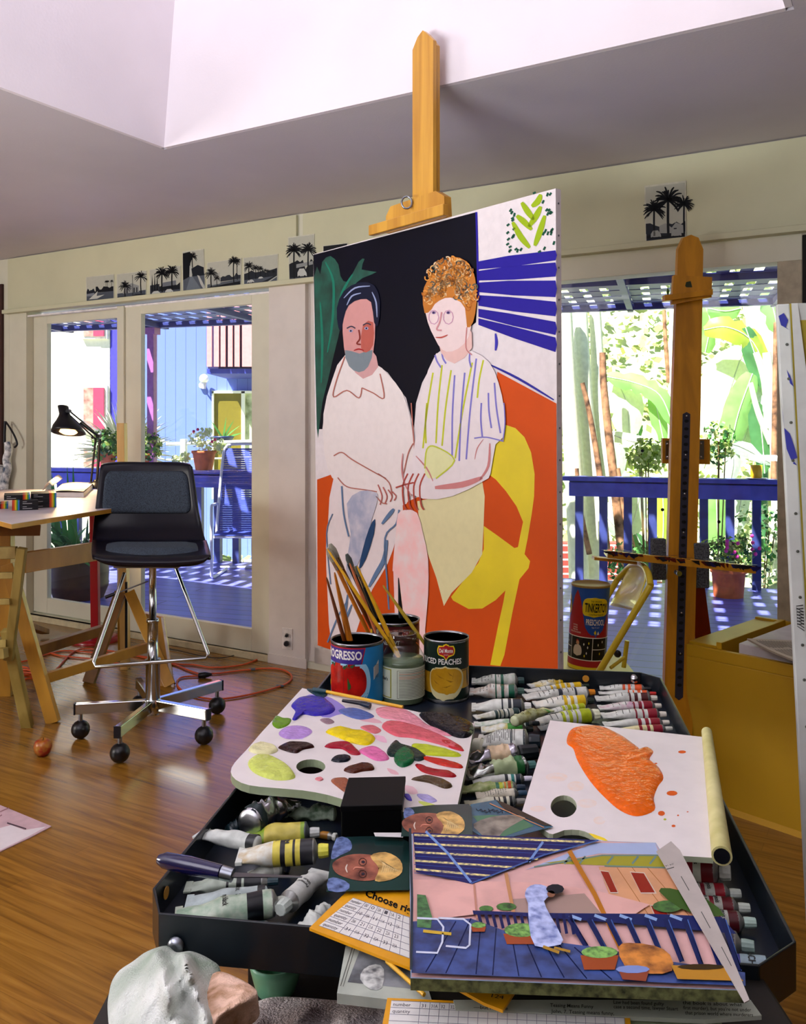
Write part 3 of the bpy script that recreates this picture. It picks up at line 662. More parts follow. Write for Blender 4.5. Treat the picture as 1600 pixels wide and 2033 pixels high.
# ---- banana plants
BG = {'p': mat('#dfe8dc', .35, var=.05, scale=30, transl=.35, stretch=None), 'g': mat('#8cbf74', .35, var=.1, scale=8, transl=.45), 'd': mat('#5a9460', .35, var=.1, scale=8, transl=.4),
      'y': mat('#b9cf58', .35, var=.1, scale=8, transl=.5), 'b': mat('#bccfc8', .35, var=.06, scale=30, transl=.3), 'w': mat('#e9ecdc', .5, var=.05, transl=.2), 'n': mat('#9c7352', .8, var=.25, scale=12, dark='#3d2517')}
def bleaf(mb, pts, wpx, c, fold=.25, tears=6, side=1.0):
    pts = smooth_open(pts, 5); P3 = [at(*p) for p in pts]; N = len(P3); rnd = random.Random(int(pts[0][0]*7+pts[0][1])); vs = []
    for i, p in enumerate(P3):
        d = (P3[min(N-1, i+1)]-P3[max(0, i-1)]).normalized(); sd = d.cross(V((0, -1, .15))).normalized(); u = i/(N-1)
        ww = wpx*p.y/F*.5*(math.sin(math.pi*min(1, u*.93+.06))**.55)
        j = 1-(.35 if rnd.random() < .22 else rnd.uniform(0, .08)); bk_ = V((0, 1, 0))*ww*fold
        vs += [p-sd*ww*j*side+bk_, p-sd*ww*.5*side+bk_*.4, p, p+sd*ww*.5+bk_*.4, p+sd*ww*(1-(.3 if rnd.random() < .2 else 0))+bk_]
    mb.add(vs, [(5*i+k, 5*i+k+1, 5*i+k+6, 5*i+k+5) for i in range(N-1) for k in range(4)], BG[c], True)
    mb.tube(P3, [.006]*N, BG['w'], 5)
def banana(label, trunks, lvs, base):
    t = thing('banana_plant', label, 'plant', base, None)
    for pts, r0, c in trunks:
        m_ = MB(); P3 = [at(*p) for p in smooth_open(pts, 4)]; m_.tube(P3, [r0*(1-.35*i/len(P3)) for i in range(len(P3))], BG[c], 10); m_.build('stalk' if c == 'n' else 'trunk', t)
    for pts, wd, c in lvs:
        m_ = MB(); bleaf(m_, pts, wd, c); m_.build('leaf', t)
banana('banana clump with pale trunks and dry brown stalks, left side of the right-hand window',
  [([(1150,1160,9.0),(1140,950,9.0),(1128,760,9.0),(1120,590,9.0)],.11,'w'), ([(1185,1160,9.2),(1175,950,9.2),(1160,800,9.2),(1150,600,9.3)],.12,'w'), ([(1215,1000,9.3),(1190,850,9.3),(1185,700,9.4),(1180,590,9.4)],.09,'w'),
   ([(1240,1150,8.9),(1222,980,8.9),(1208,860,8.9),(1198,760,8.9),(1196,700,8.9)],.05,'n'), ([(1205,1090,8.8),(1190,940,8.8),(1172,830,8.8),(1156,760,8.8)],.035,'n'), ([(1260,1120,8.9),(1238,1010,8.9),(1225,930,8.9)],.045,'n'), ([(1328,760,9.6),(1322,690,9.6),(1318,615,9.6)],.028,'n'), ([(1170,1100,8.8),(1150,1000,8.8),(1145,930,8.8)],.03,'n'),
   ([(1342,1100,9.6),(1336,850,9.6),(1338,600,9.6)],.07,'w')],
  [([(1205,748,9.2),(1260,760,9.1),(1310,785,9.0),(1338,850,9.0)],44,'g'), ([(1222,752,9.3),(1244,800,9.2),(1250,870,9.2)],74,'p'), ([(1296,778,9.1),(1308,830,9.1),(1318,880,9.1)],34,'g'), ([(1212,862,9.1),(1255,876,9.0),(1305,880,9.0)],30,'p'),
   ([(1215,870,9.3),(1222,915,9.3),(1215,950,9.3)],50,'b'), ([(1150,1000,9.2),(1195,1018,9.1),(1232,1060,9.1)],54,'b'), ([(1240,1085,9.2),(1262,1020,9.2),(1270,975,9.2)],44,'b'), ([(1262,1060,9.0),(1280,1100,9.0),(1290,1140,9.0)],30,'d'),
   ([(1316,975,9.0),(1317,1030,9.0),(1316,1085,9.0)],34,'y'), ([(1245,860,9.3),(1262,845,9.3),(1270,880,9.3)],26,'d')], (1.9, 9.1, -.9))
banana('banana clump with broad hanging leaves, right side of the right-hand window',
  [([(1545,1150,8.6),(1540,900,8.6),(1528,760,8.6),(1522,700,8.6)],.06,'w'), ([(1510,1100,9.0),(1514,900,9.0),(1520,760,9.0)],.07,'d'), ([(1536,960,8.5),(1538,800,8.5),(1540,640,8.5)],.03,'n'), ([(1530,880,8.7),(1505,820,8.7),(1490,760,8.7)],.035,'w'), ([(1525,850,8.7),(1518,760,8.7),(1500,700,8.7)],.04,'w')],
  [([(1478,690,9.1),(1450,770,9.0),(1424,850,9.0),(1396,930,9.0)],120,'p'), ([(1494,742,8.8),(1466,820,8.7),(1448,900,8.7)],58,'g'), ([(1496,745,8.9),(1494,820,8.8),(1472,890,8.8)],70,'b'), ([(1398,655,8.9),(1445,650,8.8),(1495,680,8.8),(1530,760,8.8)],54,'y'),
   ([(1405,612,9.0),(1440,618,9.0),(1470,612,9.0)],40,'g'), ([(1500,600,9.2),(1530,660,9.2),(1545,740,9.2)],80,'p'), ([(1480,650,8.8),(1505,720,8.8),(1535,790,8.8)],46,'d'), ([(1500,800,8.7),(1512,860,8.7),(1518,940,8.7)],44,'d'), ([(1392,905,8.8),(1450,880,8.7),(1535,922,8.7)],36,'b'),
   ([(1452,880,8.7),(1455,920,8.7),(1448,960,8.7)],36,'b'), ([(1422,980,8.9),(1424,1040,8.9),(1428,1100,8.9)],52,'g'), ([(1462,1060,8.9),(1470,1000,8.9),(1480,960,8.9)],40,'b'), ([(1400,700,9.2),(1410,640,9.2),(1396,600,9.2)],44,'g'), ([(1545,660,8.9),(1530,600,8.9),(1500,585,8.9)],50,'g')], (3.4, 9.0, -.9))
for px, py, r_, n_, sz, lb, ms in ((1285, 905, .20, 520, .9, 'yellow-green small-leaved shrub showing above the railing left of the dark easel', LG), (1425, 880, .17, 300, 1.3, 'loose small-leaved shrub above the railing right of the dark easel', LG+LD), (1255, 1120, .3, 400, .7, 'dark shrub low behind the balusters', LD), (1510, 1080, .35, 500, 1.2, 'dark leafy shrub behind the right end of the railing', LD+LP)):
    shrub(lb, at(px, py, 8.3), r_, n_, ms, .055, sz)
# pot of pink flowers on the deck
P = hz(1446, 1184, DZ); P.z = DZ; r_ = 33*P.y/F
t = thing('flower_pot', 'terracotta pot of pink flowers standing on the deck outside the right-hand window', 'plant', P); pot(t, P, r_, .22, TER, .85)
mb = MB()
def f():
    d = V((random.uniform(-1, 1), random.uniform(-1, 1), random.uniform(-.6, 1))); return P+V((0, 0, .33))+V((d.x*.17, d.y*.14, d.z*.13)), d.normalized()
leaves(mb, 420, f, .04, LD+LG); mb.build('foliage', t); fb = MB()
for i in range(14):
    q = P+V((random.choice((-.05, .16, .19, .14, .0))+random.uniform(-.03, .03), -.1+random.uniform(-.05, .05), random.uniform(.33, .5))); fb.ball(q, .016, mat('#e03a9a', .5, var=0), 8)
fb.build('flower', t)
# yellow cup and saucer on the rail
q = rail_at(1501, 944); P = DK((q-DO).dot(DV), -.02, .862)
t = thing('yellow_cup', 'yellow cup on a saucer standing on the right-hand railing', 'cup', P)
r_ = 11*P.y/F; MB().lathe([(r_*.85, .008), (r_, .02), (r_, .115), (r_*.9, .115), (r_*.85, .02), (.001, .018)], P, mat('#e8b414', .35, var=0), 20).build('cup_body', t)
MB().lathe([(r_*.8, 0), (r_*1.9, .008), (r_*1.9, .011), (.001, .009)], P, mat('#c9c8d2', .3, var=0), 24).build('saucer', t)
# ============================================================ STUDIO FURNITURE
PINE = wood('#c8922e', '#a3701c', (4, 4, 1.2), .42, .15)
PIND = wood('#9a6a26', '#6e4614', (4, 4, 1.5), .5)
EAS = wood('#d09a34', '#b27a1e', (14, 14, 1.0), .38, .2)
EAS2 = wood('#d8941c', '#b87a12', (14, 14, 1.0), .42, .15)
BLK = mat('#0c0c14', .35, var=0); CHR = mat('#c9ccd2', .14, 1.0, var=0); STL = mat('#8c9098', .3, 1.0, var=0)
# ------------------------------------------------------------ large canvas on its easel
D1, D2 = 3.332, 2.407
TL, TR, BL_, BR_ = at(622,505,D1), at(1103,374,D2), at(630,1279,D1), at(1109,1446,D2)
cn = (TR-TL).cross(BL_-TL).normalized()
if cn.y > 0: cn = -cn                       # towards the viewer
t = thing('painted_canvas', 'large unfinished canvas of two figures in orange, yellow and navy, on the pine easel', 'painting', (BL_+BR_)/2)
CV = mat('#dbd2d4', .7, var=.02, scale=40, bump=.1, bscale=400)
hit = onplane(TL, cn); TR, BR_, BL_ = hit(1103,374), hit(1109,1446), hit(630,1279)
cm = MB(); cm.prism([TL, TR, BR_, BL_], -cn*.022, CV); K = Paint(hit, cn, MB(), eps=.00022, rough=.55)
NV = mat('#060716', .3, var=.05, scale=6, spec=.15); ORG = mat('#c84a08', .5, var=.03, scale=5, spec=.2); YL = mat('#dcc60a', .5, var=.05, scale=5); BU = '#21148e'; FL = '#dfd3d3'
K.poly([(622,506),(946,421),(950,560),(945,640),(870,700),(838,760),(826,800),(822,850),(806,790),(770,740),(745,722),(690,702),(660,760),(644,820),(640,852),(629,852)], NV, 0)
K.poly([(624,548),(636,545),(640,520),(656,508),(672,525),(676,548),(690,560),(712,520),(724,514),(718,535),(748,540),(720,552),(700,570),(684,600),(676,650),(664,700),(650,760),(640,800),(634,848),(629,849)], mat('#0b4a3c', .4, var=.2, scale=14, dark='#062822'), 2)
for p in ([(646,520),(662,560),(660,640),(650,700)], [(636,600),(640,680),(638,760)], [(700,545),(680,580),(672,620)]): K.line(p, 5, '#17705a', taper=True)
K.up(); K.line([(946,421),(948,500),(950,600)], 4, BU)
for l0, l1, r0, r1 in ((519,535,497,517),(538,557,521,549),(561,580,557,590),(586,607,599,628),(613,629,639,665),(632,645,670,699)):
    K.poly([(950,l0),(1010,l0+(r0-l0)*.42-2),(1103,r0),(1106,(r0+r1)/2),(1103,r1),(1020,l1+(r1-l1)*.45+2),(950,l1)], BU, 1, same=True)
K.up(); K.line([(984,662),(986,680),(984,696)], 6, '#3a34a8', taper=True); K.line([(973,724),(1030,752),(1100,794)], 5, '#2b2a90', taper=True)
rn = random.Random(5)
for p in ([(1018,441),(1034,470),(1052,492)], [(1062,488),(1072,460),(1082,428)], [(1026,428),(1040,440),(1056,456)], [(1050,450),(1064,430),(1074,410)], [(1036,402),(1048,420),(1060,436)], [(1056,410),(1068,400),(1074,386)]): K.line(p, 12, '#93ad12', taper=True)
for i in range(70):
    x = rn.uniform(1008, 1100); y = rn.uniform(382, 500)
    if abs(x-1052) < 26 and 388 < y < 492 and not (x > 1086): continue
    if y < 560-x*.12-30 and x < 1040: continue
    a_ = rn.uniform(.3, 1.2); K.line([(x-3*math.cos(a_), y+4*math.sin(a_)), (x+3*math.cos(a_), y-4*math.sin(a_))], 4, '#0d4a36')
K.up()
K.poly([(630,952),(664,940),(690,958),(800,1000),(960,930),(988,738),(1105,801),(1108.6,1445),(631,1281)], ORG, 0)
K.poly([(1000,842),(1024,850),(1042,868),(1055,898),(1062,941),(1061,985),(1056,1022),(1048,1070),(1042,1100),(1053,1114),(1050,1128),(1032,1150),(1018,1215),(1002,1300),(994,1322),(974,1320),(980,1290),(990,1240),(1000,1195),(1004,1172),(985,1191),(958,1208),(931,1209),(900,1192),(896,1185),(920,1154),(950,1118),(961,1090),(961,1044),(988,1063),(1022,1088),(1029,1086),(1034,1060),(1039,1036),(1026,1005),(1005,975),(985,952),(966,938),(975,890)], YL, 1)
K.poly([(958,955),(963,985),(961,1039),(958,1100),(937,1137),(897,1177),(882,1203),(867,1147),(850,1100),(833,1039),(829,995),(868,987),(921,975)], '#d9d2a0', 1)
# left figure
K.poly([(664,945),(720,975),(800,1000),(790,1060),(770,1120),(740,1170),(716,1230),(690,1298),(660,1288),(651,1180),(648,1085),(652,1040)], FL, 2)
K.poly([(686,705),(745,722),(770,742),(800,780),(815,828),(822,880),(826,945),(808,1000),(765,1004),(700,978),(660,948),(645,900),(643,822),(660,755)], '#e0d6d4', 2)
K.poly([(690,690),(735,690),(752,728),(722,752),(695,722)], '#c99a9a', 2)
K.poly([(681,630),(690,596),(734,592),(746,640),(742,700),(730,728),(714,738),(694,726),(684,690)], '#c98f8c', 2)
K.poly([(686,695),(715,702),(741,695),(732,728),(714,739),(694,727)], '#77828a', 2)
K.poly([(722,645),(742,640),(742,685),(728,700),(718,690)], '#b25a4e', 2)
K.poly([(673,650),(670,612),(684,578),(714,561),(744,566),(756,600),(752,646),(744,640),(738,600),(718,594),(694,606),(684,632),(679,656)], '#0a0f2a', 2)
for p in ([(684,592),(706,572),(736,568)], [(690,606),(700,588),(718,582)], [(740,580),(748,600),(750,630)]): K.line(p, 3, '#8f9bc0', taper=True)
K.up(); K.line([(690,652),(699,648),(707,652)], 2.4, '#3b3446'); K.line([(722,646),(730,642),(738,645)], 2.4, '#3b3446')
K.dot(698, 657, 4, 3, '#9a9ac0').dot(729, 652, 4, 3, '#9a9ac0').up(); K.dot(698, 657, 1.8, 1.8, '#15162a').dot(729, 652, 1.8, 1.8, '#15162a')
K.line([(714,655),(716,672),(710,682),(718,684)], 3, '#7e2a22'); K.line([(704,696),(714,693),(724,696)], 3, '#a3242a', taper=True)
for p in ([(686,708),(668,760),(664,788),(690,775),(714,790),(720,770)], [(720,770),(742,780),(764,790),(756,742)], [(664,905),(680,898),(700,912),(740,935),(768,950)], [(672,948),(690,966),(724,972),(750,976)], [(752,940),(774,958),(780,985)], [(748,985),(760,998),(770,1000)], [(818,800),(822,860),(828,930)], [(803,940),(812,900),(822,880)]): K.line(p, 2.2, '#b06a5e')
for x in (752, 762, 772, 780): K.line([(x,962+(x-752)*.5),(x+8,985),(x+4,1002-(x-752)*.3)], 2.4, '#b05f58')
K.poly([(690,1000),(716,975),(745,976),(752,990),(740,1030),(728,1080),(712,1120),(692,1160),(688,1180),(690,1110),(698,1060)], mat('#8d92a8', .5, var=.25, scale=20, dark='#c6c2cc'), 2)
K.poly([(746,1030),(744,1060),(728,1110),(714,1130),(722,1090),(734,1050)], '#1f3f66', 2)
for p, ww in (([(680,965),(684,1020),(694,1065)],3), ([(692,1180),(686,1230),(700,1200)],6), ([(770,1072),(764,1110),(748,1140),(734,1165)],9), ([(794,1012),(788,1040),(766,1068),(770,1150),(774,1210)],3), ([(760,1040),(776,1020),(784,1010)],8), ([(658,1160),(650,1060),(662,1020)],2), ([(652,1275),(672,1225),(690,1195)],3)): K.line(p, ww, '#5c7698', taper=ww > 4)
K.up()
# pale leg between the figures
K.poly([(792,1020),(808,1012),(830,1018),(842,1060),(852,1110),(852,1180),(846,1250),(842,1330),(782,1322),(778,1220),(782,1120),(788,1060)], mat('#d9aaa8', .5, var=.25, scale=16, dark='#e6d8d6'), 2)
K.poly([(774,1130),(783,1134),(786,1225),(776,1222)], ORG, 0)
# right figure
K.poly([(868,702),(905,700),(940,697),(974,720),(992,760),(1003,812),(1003,866),(986,882),(976,940),(962,955),(900,985),(842,990),(800,962),(822,905),(830,840),(840,775)], '#ded4d6', 2)
for x0, y0, x1, y1, c in ((862,740,842,890,'#b9bf2e'),(880,725,868,880,'#b9bf2e'),(898,735,880,885,'#b9bf2e'),(940,720,906,910,'#b9bf2e'),(962,715,950,790,'#b9bf2e'),(905,745,900,905,'#7a74c0'),(925,740,914,915,'#7a74c0'),(948,712,928,912,'#7a74c0'),(972,780,978,850,'#7a74c0'),(984,760,996,860,'#7a74c0'),(958,800,960,868,'#7a74c0'),(850,800,848,880,'#b9bf2e'),(935,702,938,730,'#7a74c0'),(866,705,878,730,'#7a74c0'),(880,702,888,722,'#7a74c0')): K.line([(x0,y0),((x0+x1)/2-2,(y0+y1)/2),(x1,y1)], 3.4, c)
K.up(); K.poly([(850,890),(868,888),(905,915),(885,935),(862,950),(846,940)], '#d7d8a2', 2)
K.line([(846,930),(850,892),(868,887),(905,914),(868,950)], 3, '#b9c23e')
for p, ww in (([(866,968),(920,962),(960,948)],12), ([(975,880),(972,925),(955,952)],5), ([(828,905),(850,930),(862,955)],3), ([(802,900),(800,930),(806,960),(820,985)],3), ([(945,912),(950,890),(962,872)],2)): K.line(p, ww, '#c57f7e', taper=True)
for x in (800, 811, 822, 834): K.line([(x+12,940),(x+2,965),(x+4,1000),(x+10,1012)], 3, '#a8463c')
K.line([(788,968),(806,962),(824,958)], 3, '#a8463c'); K.line([(944,870),(968,868),(1002,876)], 2.5, '#7a74c0'); K.line([(1003,800),(1005,840),(1001,874)], 2, '#7a74c0')
K.up(); K.poly([(880,668),(928,640),(940,690),(905,722),(878,700)], '#dcb6b0', 2)
K.poly([(850,605),(890,590),(930,598),(938,650),(925,682),(900,698),(880,694),(866,672),(852,640)], '#e0cbca', 2)
K.poly([(846,622),(842,585),(850,560),(866,545),(870,524),(900,510),(930,520),(946,552),(949,600),(942,640),(930,650),(926,612),(908,594),(886,592),(866,604),(860,614)], '#b9722c', 2)
for i in range(330):
    a_ = rn.uniform(-3.5, .6); r0 = rn.uniform(.25, 1.05); x = 897+50*r0*math.cos(a_); y = 580+66*r0*math.sin(a_)
    if y > 592 and 864 < x < 926: continue
    c = rn.choice(['#d98f3c', '#a85f1e', '#e0b070', '#c87a28', '#e3c49a', '#44524e']); q = rn.uniform(0, 6.28)
    K.line([(x+5*math.cos(q+j*.9), y+5.5*math.sin(q+j*.9)) for j in range(5)], 2.4, c, sm=2)
K.up()
for cx in (864, 893):
    K.line([(cx+10*math.cos(q*.7), 630+14*math.sin(q*.7)) for q in range(10)], 1.6, '#c38fae', sm=0)
    K.dot(cx, 621, 4, 3, '#7a5f92').up().dot(cx, 621, 1.7, 2, '#2a2140')
K.line([(880,620),(876,640),(870,654),(880,656)], 3, '#c78a90'); K.line([(868,670),(880,670),(892,665)], 3, '#b04a40', taper=True)
K.line([(930,650),(928,690),(940,705)], 2, '#c57f7e')
K.mb.build('painted_picture', t)
cm.build('canvas_body', t)
stp = MB(); sd_ = (BR_-TR).normalized(); ct = (TR-TL).normalized()
for i in range(17):
    p = TR+sd_*(.04+i*.089)-cn*.011; stp.lathe([(.003, 0), (.003, .0012)], p, STL, 8, axis=ct)
stp.build('staple', t)
# easel
mx = 845; tt = .5455; Pm = lambda py, off: at(mx, py, 2.905+off)
def frame_pt(px, py, depth): return at(px, py, depth)
ux = ct; ub = -cn                                 # across the canvas, behind the canvas
m0 = hit(828, 440)+ub*.024; m0.z = 0
t = thing('pine_easel', 'tall pine studio easel holding the large canvas, mast rising into the skylight', 'easel', m0)
def epost(mb, x0, x1, y0, y1, z0, z1, m): return mb.obox(m0+ux*x0+ub*y0+V((0,0,z0)), ux*(x1-x0), ub*(y1-y0), (0,0,z1-z0), m)
ztop = hit(845, 60); ztop = CZ+(HY-60)/F*(m0.y)
w2 = .052
ms = MB(); prof = [(-w2, .30), (-w2, ztop-.048), (-w2*.5, ztop-.014), (0, ztop), (w2*.45, ztop-.02), (w2, ztop-.05), (w2, .30)]
ms.prism([m0+ux*a_+V((0,0,z)) for a_, z in prof], ub*.015, EAS); ms.build('mast', t, bevel=.002)
ms = MB(); ms.prism([m0+ux*a_+ub*.020+V((0,0,z)) for a_, z in [(a2*.9, z2-.01*(z2 > 1)) for a2, z2 in prof]], ub*.014, EAS); ms.build('rear_mast', t, bevel=.002)
zc = hit(830, 452).z; hd = MB(); f0 = -ub*.07
pr = [(-.20, zc+.0), (-.20, zc+.055), (-.165, zc+.105), (.075, zc+.115), (.115, zc+.075), (.115, zc)]
p0 = hit(820, 440); hz_ = lambda a_, z: m0+ux*a_+V((0,0,z))
zc = TL.z; pr = [(-.155, zc+.002), (-.155, zc+.06), (-.13, zc+.089), (.10, zc+.094), (.14, zc+.07), (.145, zc+.002)]
hd.prism([hz_(a_, z)-ub*.002 for a_, z in pr], -ub*.03, EAS); h_ = hd.build('top_clamp', t, bevel=.002)
MB().obox(hz_(-.225, zc+.003)-ub*.028, ux*.385, -ub*.026, (0,0,.036), EAS).build('clamp_lip', h_, bevel=.003)
c_ = hz_(-.022, zc+.078)-ub*.05; rg = MB(); rg.tube([c_+V((math.cos(q*.5)*.017, 0, math.sin(q*.5)*.02)) for q in range(14)], .0035, STL, 8); rg.tube([c_+V((.01,0,-.014)), c_+ub*.04], .003, STL); rg.build('eye_bolt', h_)
epost(MB(), -.38, .38, -.085, .045, BL_.z-.16, BL_.z-.135, EAS).build('canvas_shelf', t, bevel=.003)
for s_ in (-1, 1): epost(MB(), s_*.28-.03, s_*.28+.03, -.30, .45, 0, .07, EAS).build('foot', t, bevel=.004); 
for s_ in (-1, 1): MB().beam(m0+ux*s_*.28+ub*.03+V((0,0,.07)), m0+ux*s_*.06+ub*.03+V((0,0,1.2)), .06, .03, EAS, side=ux).build('leg', t, bevel=.002)
epost(MB(), -.31, .31, .0, .05, .30, .37, EAS).build('crossbar', t, bevel=.003)
# ------------------------------------------------------------ second easel
YB, YT = 3.0, 3.30
def mq(px, py): return at(px, py, YT+(YB-YT)*(py-467)/(1480-467))
_a, _b = at(1372,467,3.30), at(1345,1480,3.0); mhit = onplane(_a, (_b-_a).cross(V((1,0,0))).normalized())
def mast(py, dx): return mhit(1372-27*(py-467)/1013+dx, py)
b0 = mast(1500, 0); b0.z = 0
t = thing('dark_easel', 'orange-brown easel with a slotted mast before the right-hand window', 'easel', b0)
bk_ = V((0, .028, .004)); m_ = MB()
hw = 28
m_.prism([mast(495,-25), mast(472,-15), mast(466,0), mast(472,15), mast(495,25), mast(812,hw), mast(1580,hw+1), mast(1580,-hw-1), mast(812,-hw)], bk_, EAS2); m_.build('mast', t, bevel=.002)
sl = MB(); pts = [mast(822,-7.5), mast(818,0), mast(822,7.5), mast(1384,8), mast(1390,0), mast(1384,-8)]; GS = mat('#2d2c3c', .5, var=0)
sl.prism([p-V((0,.002,0)) for p in pts], (0,.003,0), GS)
y = 836
while y < 1375:
    c_ = mast(y, 0)-V((0,.0035,0)); sl.poly([c_+V((.0085*math.cos(q), 0, .006*math.sin(q))) for q in [i*math.pi/5 for i in range(10)]], mat('#050508', .6, var=0)); y += 15.4
for y in (826, 903, 980, 1057, 1216, 1297): sl.ball(mast(y, 0)-V((0,.004,0)), .004, CHR, 8)
sl.build('slot_strip', t)
sb = MB(); sb.prism([mast(548,-36), mast(552,40), mast(592,40), mast(606,-38)], (0,-.022,0), EAS2); s_ = sb.build('top_clamp', t, bevel=.002)
P = Paint(onplane(mast(570, 0)-V((0,.0225,0)), V((0,-1,0))), V((0,-1,0)), MB()); P.poly([(1362,560),(1371,558),(1374,570),(1368,575),(1360,568)], '#3d4430', 1); P.poly([(1325,570),(1329,578),(1326,590),(1323,580)], '#4b6a2e', 1); P.mb.build('paint_stain', s_)
MB().obox(at(1314, 600, 3.26), at(1409, 588, 3.26)-at(1314, 600, 3.26), (0,-.035,0), (0,0,.022), EAS2).build('clamp_lip', s_, bevel=.002)
pb = MB(); pb.obox(at(1315, 920, 3.245), at(1410, 922, 3.245)-at(1315, 920, 3.245), (0,.02,0), (0,0,.094), EAS2); p_ = pb.build('guide_block', t, bevel=.002)
for x in (1321, 1388):
    q = MB(); q.obox(at(x, 912, 3.235), (.017,0,0), (0,-.003,0), (0,0,.07), STL); q.ball(at(x+4, 881, 3.225), .004, CHR, 8); q.ball(at(x+4, 907, 3.225), .004, CHR, 8); q.build('metal_plate', p_)
sh = MB(); l0, l1 = at(1205, 1107, 3.0), at(1498, 1138, 2.92); sh.obox(l0, l1-l0, (0.01,.09,0), (0,0,.014), EAS2); sh.obox(l0-V((.0,.012,0)), l1-l0, (0,.012,0), (0,0,.024), EAS2)
l2 = at(1180, 1112, 3.04); sh.obox(l2, (l1-l0)*.3, (0,.04,0), (0,0,.01), EAS2); s_ = sh.build('canvas_shelf', t, bevel=.001)
st = MB(); rn = random.Random(2)
for i in range(46):
    u = rn.random(); p = l0+(l1-l0)*u+V((0,-.0125,.024)); w_ = rn.uniform(.004,.03); c = rn.choice(['#15132a','#1d1a5e','#5e120a','#0c0c12','#24222e'])
    st.add([p+V((-w_,0,0)), p+V((-w_*.4,-.0006,-rn.uniform(.006,.016))), p+V((w_*.5,-.0006,-rn.uniform(.004,.02))), p+V((w_,0,0))], [(0,1,2,3)], mat(c, .4, var=0))
    p = l0+(l1-l0)*u+V((0,rn.uniform(-.01,.06),.0243)); 
    if rn.random() < .9: st.add([p+V((-w_,0,.0006)), p+V((w_,0,.0006)), p+V((w_*.8,.006,.0006)), p+V((-w_*.7,.006,.0006))], [(0,1,2,3)], mat(c, .4, var=0))
st.build('paint_crust', s_)['kind'] = 'stuff'
GRN = mat('#5d6168', .9, var=.3, scale=180, dark='#26282c')
for x0, x1, y0, y1 in ((1295,1323,1070,1152), (1379,1409,1079,1168)):
    MB().obox(at(x0, y1, 3.10), (at(x1, y1, 3.10)-at(x0, y1, 3.10)), (0,.03,0), (0,0,(y1-y0)*3.10/F), GRN).build('felt_pad', t, bevel=.004)
kb = MB(); kb.lathe([(.009, -.02), (.009, .012), (.006, .014)], at(1345, 1137, 2.94), CHR, 12, axis=(0,1,0)); kb.build('clamp_knob', t)
MB().beam(at(1380, 1160, 3.20), V((1.24, 3.42, .0)), .06, .03, mat('#7a1a0c', .4, var=.05), side=(1,0,0)).build('rear_leg', t, bevel=.002)
MB().box((b0.x-.30, b0.y-.04, 0), (b0.x+.18, b0.y+.03, .06), EAS2).build('foot', t, bevel=.004)
# ------------------------------------------------------------ yellow folding chair with toy tin
YC = mat('#e3c632', .35, var=.02, coat=.3); YS = mat('#efe39a', .4, var=.02)
t = thing('folding_chair', 'yellow metal folding chair beside the large canvas, holding the toy tin', 'chair', V((.60, 3.05, 0)))
N0, N1 = at(1291,1163,2.86), at(1196,1322,2.86); dn_ = (N1-N0)/(N1.z-N0.z); Nf = N0+dn_*(0-N0.z+.012)
F0 = at(1226,1150,3.26); Ff = F0+dn_*(-F0.z+.012)
fr_ = MB(); top = [at(1287,1140,2.92), at(1279,1126,3.0), at(1266,1120,3.08), at(1250,1126,3.18)]
fr_.tube([Nf, N0], .0115, YC, 10); fr_.tube([N0]+top+[F0], .0115, YC, 10, k=4); fr_.tube([F0, Ff], .0115, YC, 10); fr_.build('back_frame', t)
bp_ = MB()
def bfn(u, v):
    a_ = N0*(1-u)+F0*u; tp = (at(1287,1140,2.92)*(1-u)+at(1250,1128,3.18)*u)+V((0,0,.035*math.sin(math.pi*u)))
    lo = (at(1262,1212,2.87)*(1-u)+at(1212,1202,3.26)*u); m = a_
    p = tp*(1-v)+lo*v; return p+V((.035*math.sin(math.pi*u)*math.sin(math.pi*min(1, v*1.1)), 0, 0))+V((-.002,0,0))
bp_.grid(bfn, 14, 10, mat('#f2dc50', .35, var=.02, coat=.3)); bp_.build('backrest', t, solid=.004)
for a_, b_ in ((N0, Nf), (F0, Ff)):
    p = a_+(b_-a_)*.40; f = V((p.x+.33, p.y, .012)); q = p+V((-.10, 0, .0)); MB().tube([p+V((-.11,.02,-.02)), f+V((0,.02,0))], .0105, YC, 10).build('rear_leg', t)
zs = .455; sm_ = MB(); ys0, ys1 = 2.88, 3.25
so = [(.36,ys0),(.80,ys0+.02),(.83,ys0+.08),(.80,ys1),(.40,ys1)]
sm_.prism([V((x,y,zs-.018)) for x, y in [(.42,2.885),(.74,2.885),(.79,2.93),(.80,3.2),(.76,3.245),(.42,3.245),(.37,3.2),(.37,2.93)]], (0,0,.018), YS); sm_.build('seat', t, bevel=.006)
hb = MB(); hb.tube([at(1245,1272,2.95), at(1238,1325,2.95)], .008, YC); hb.ball(at(1226,1298,2.93), .013, BLK, 10); hb.tube([at(1240,1305,2.9), at(1212,1326,2.87)], .006, YC); hb.build('hinge_brace', t)
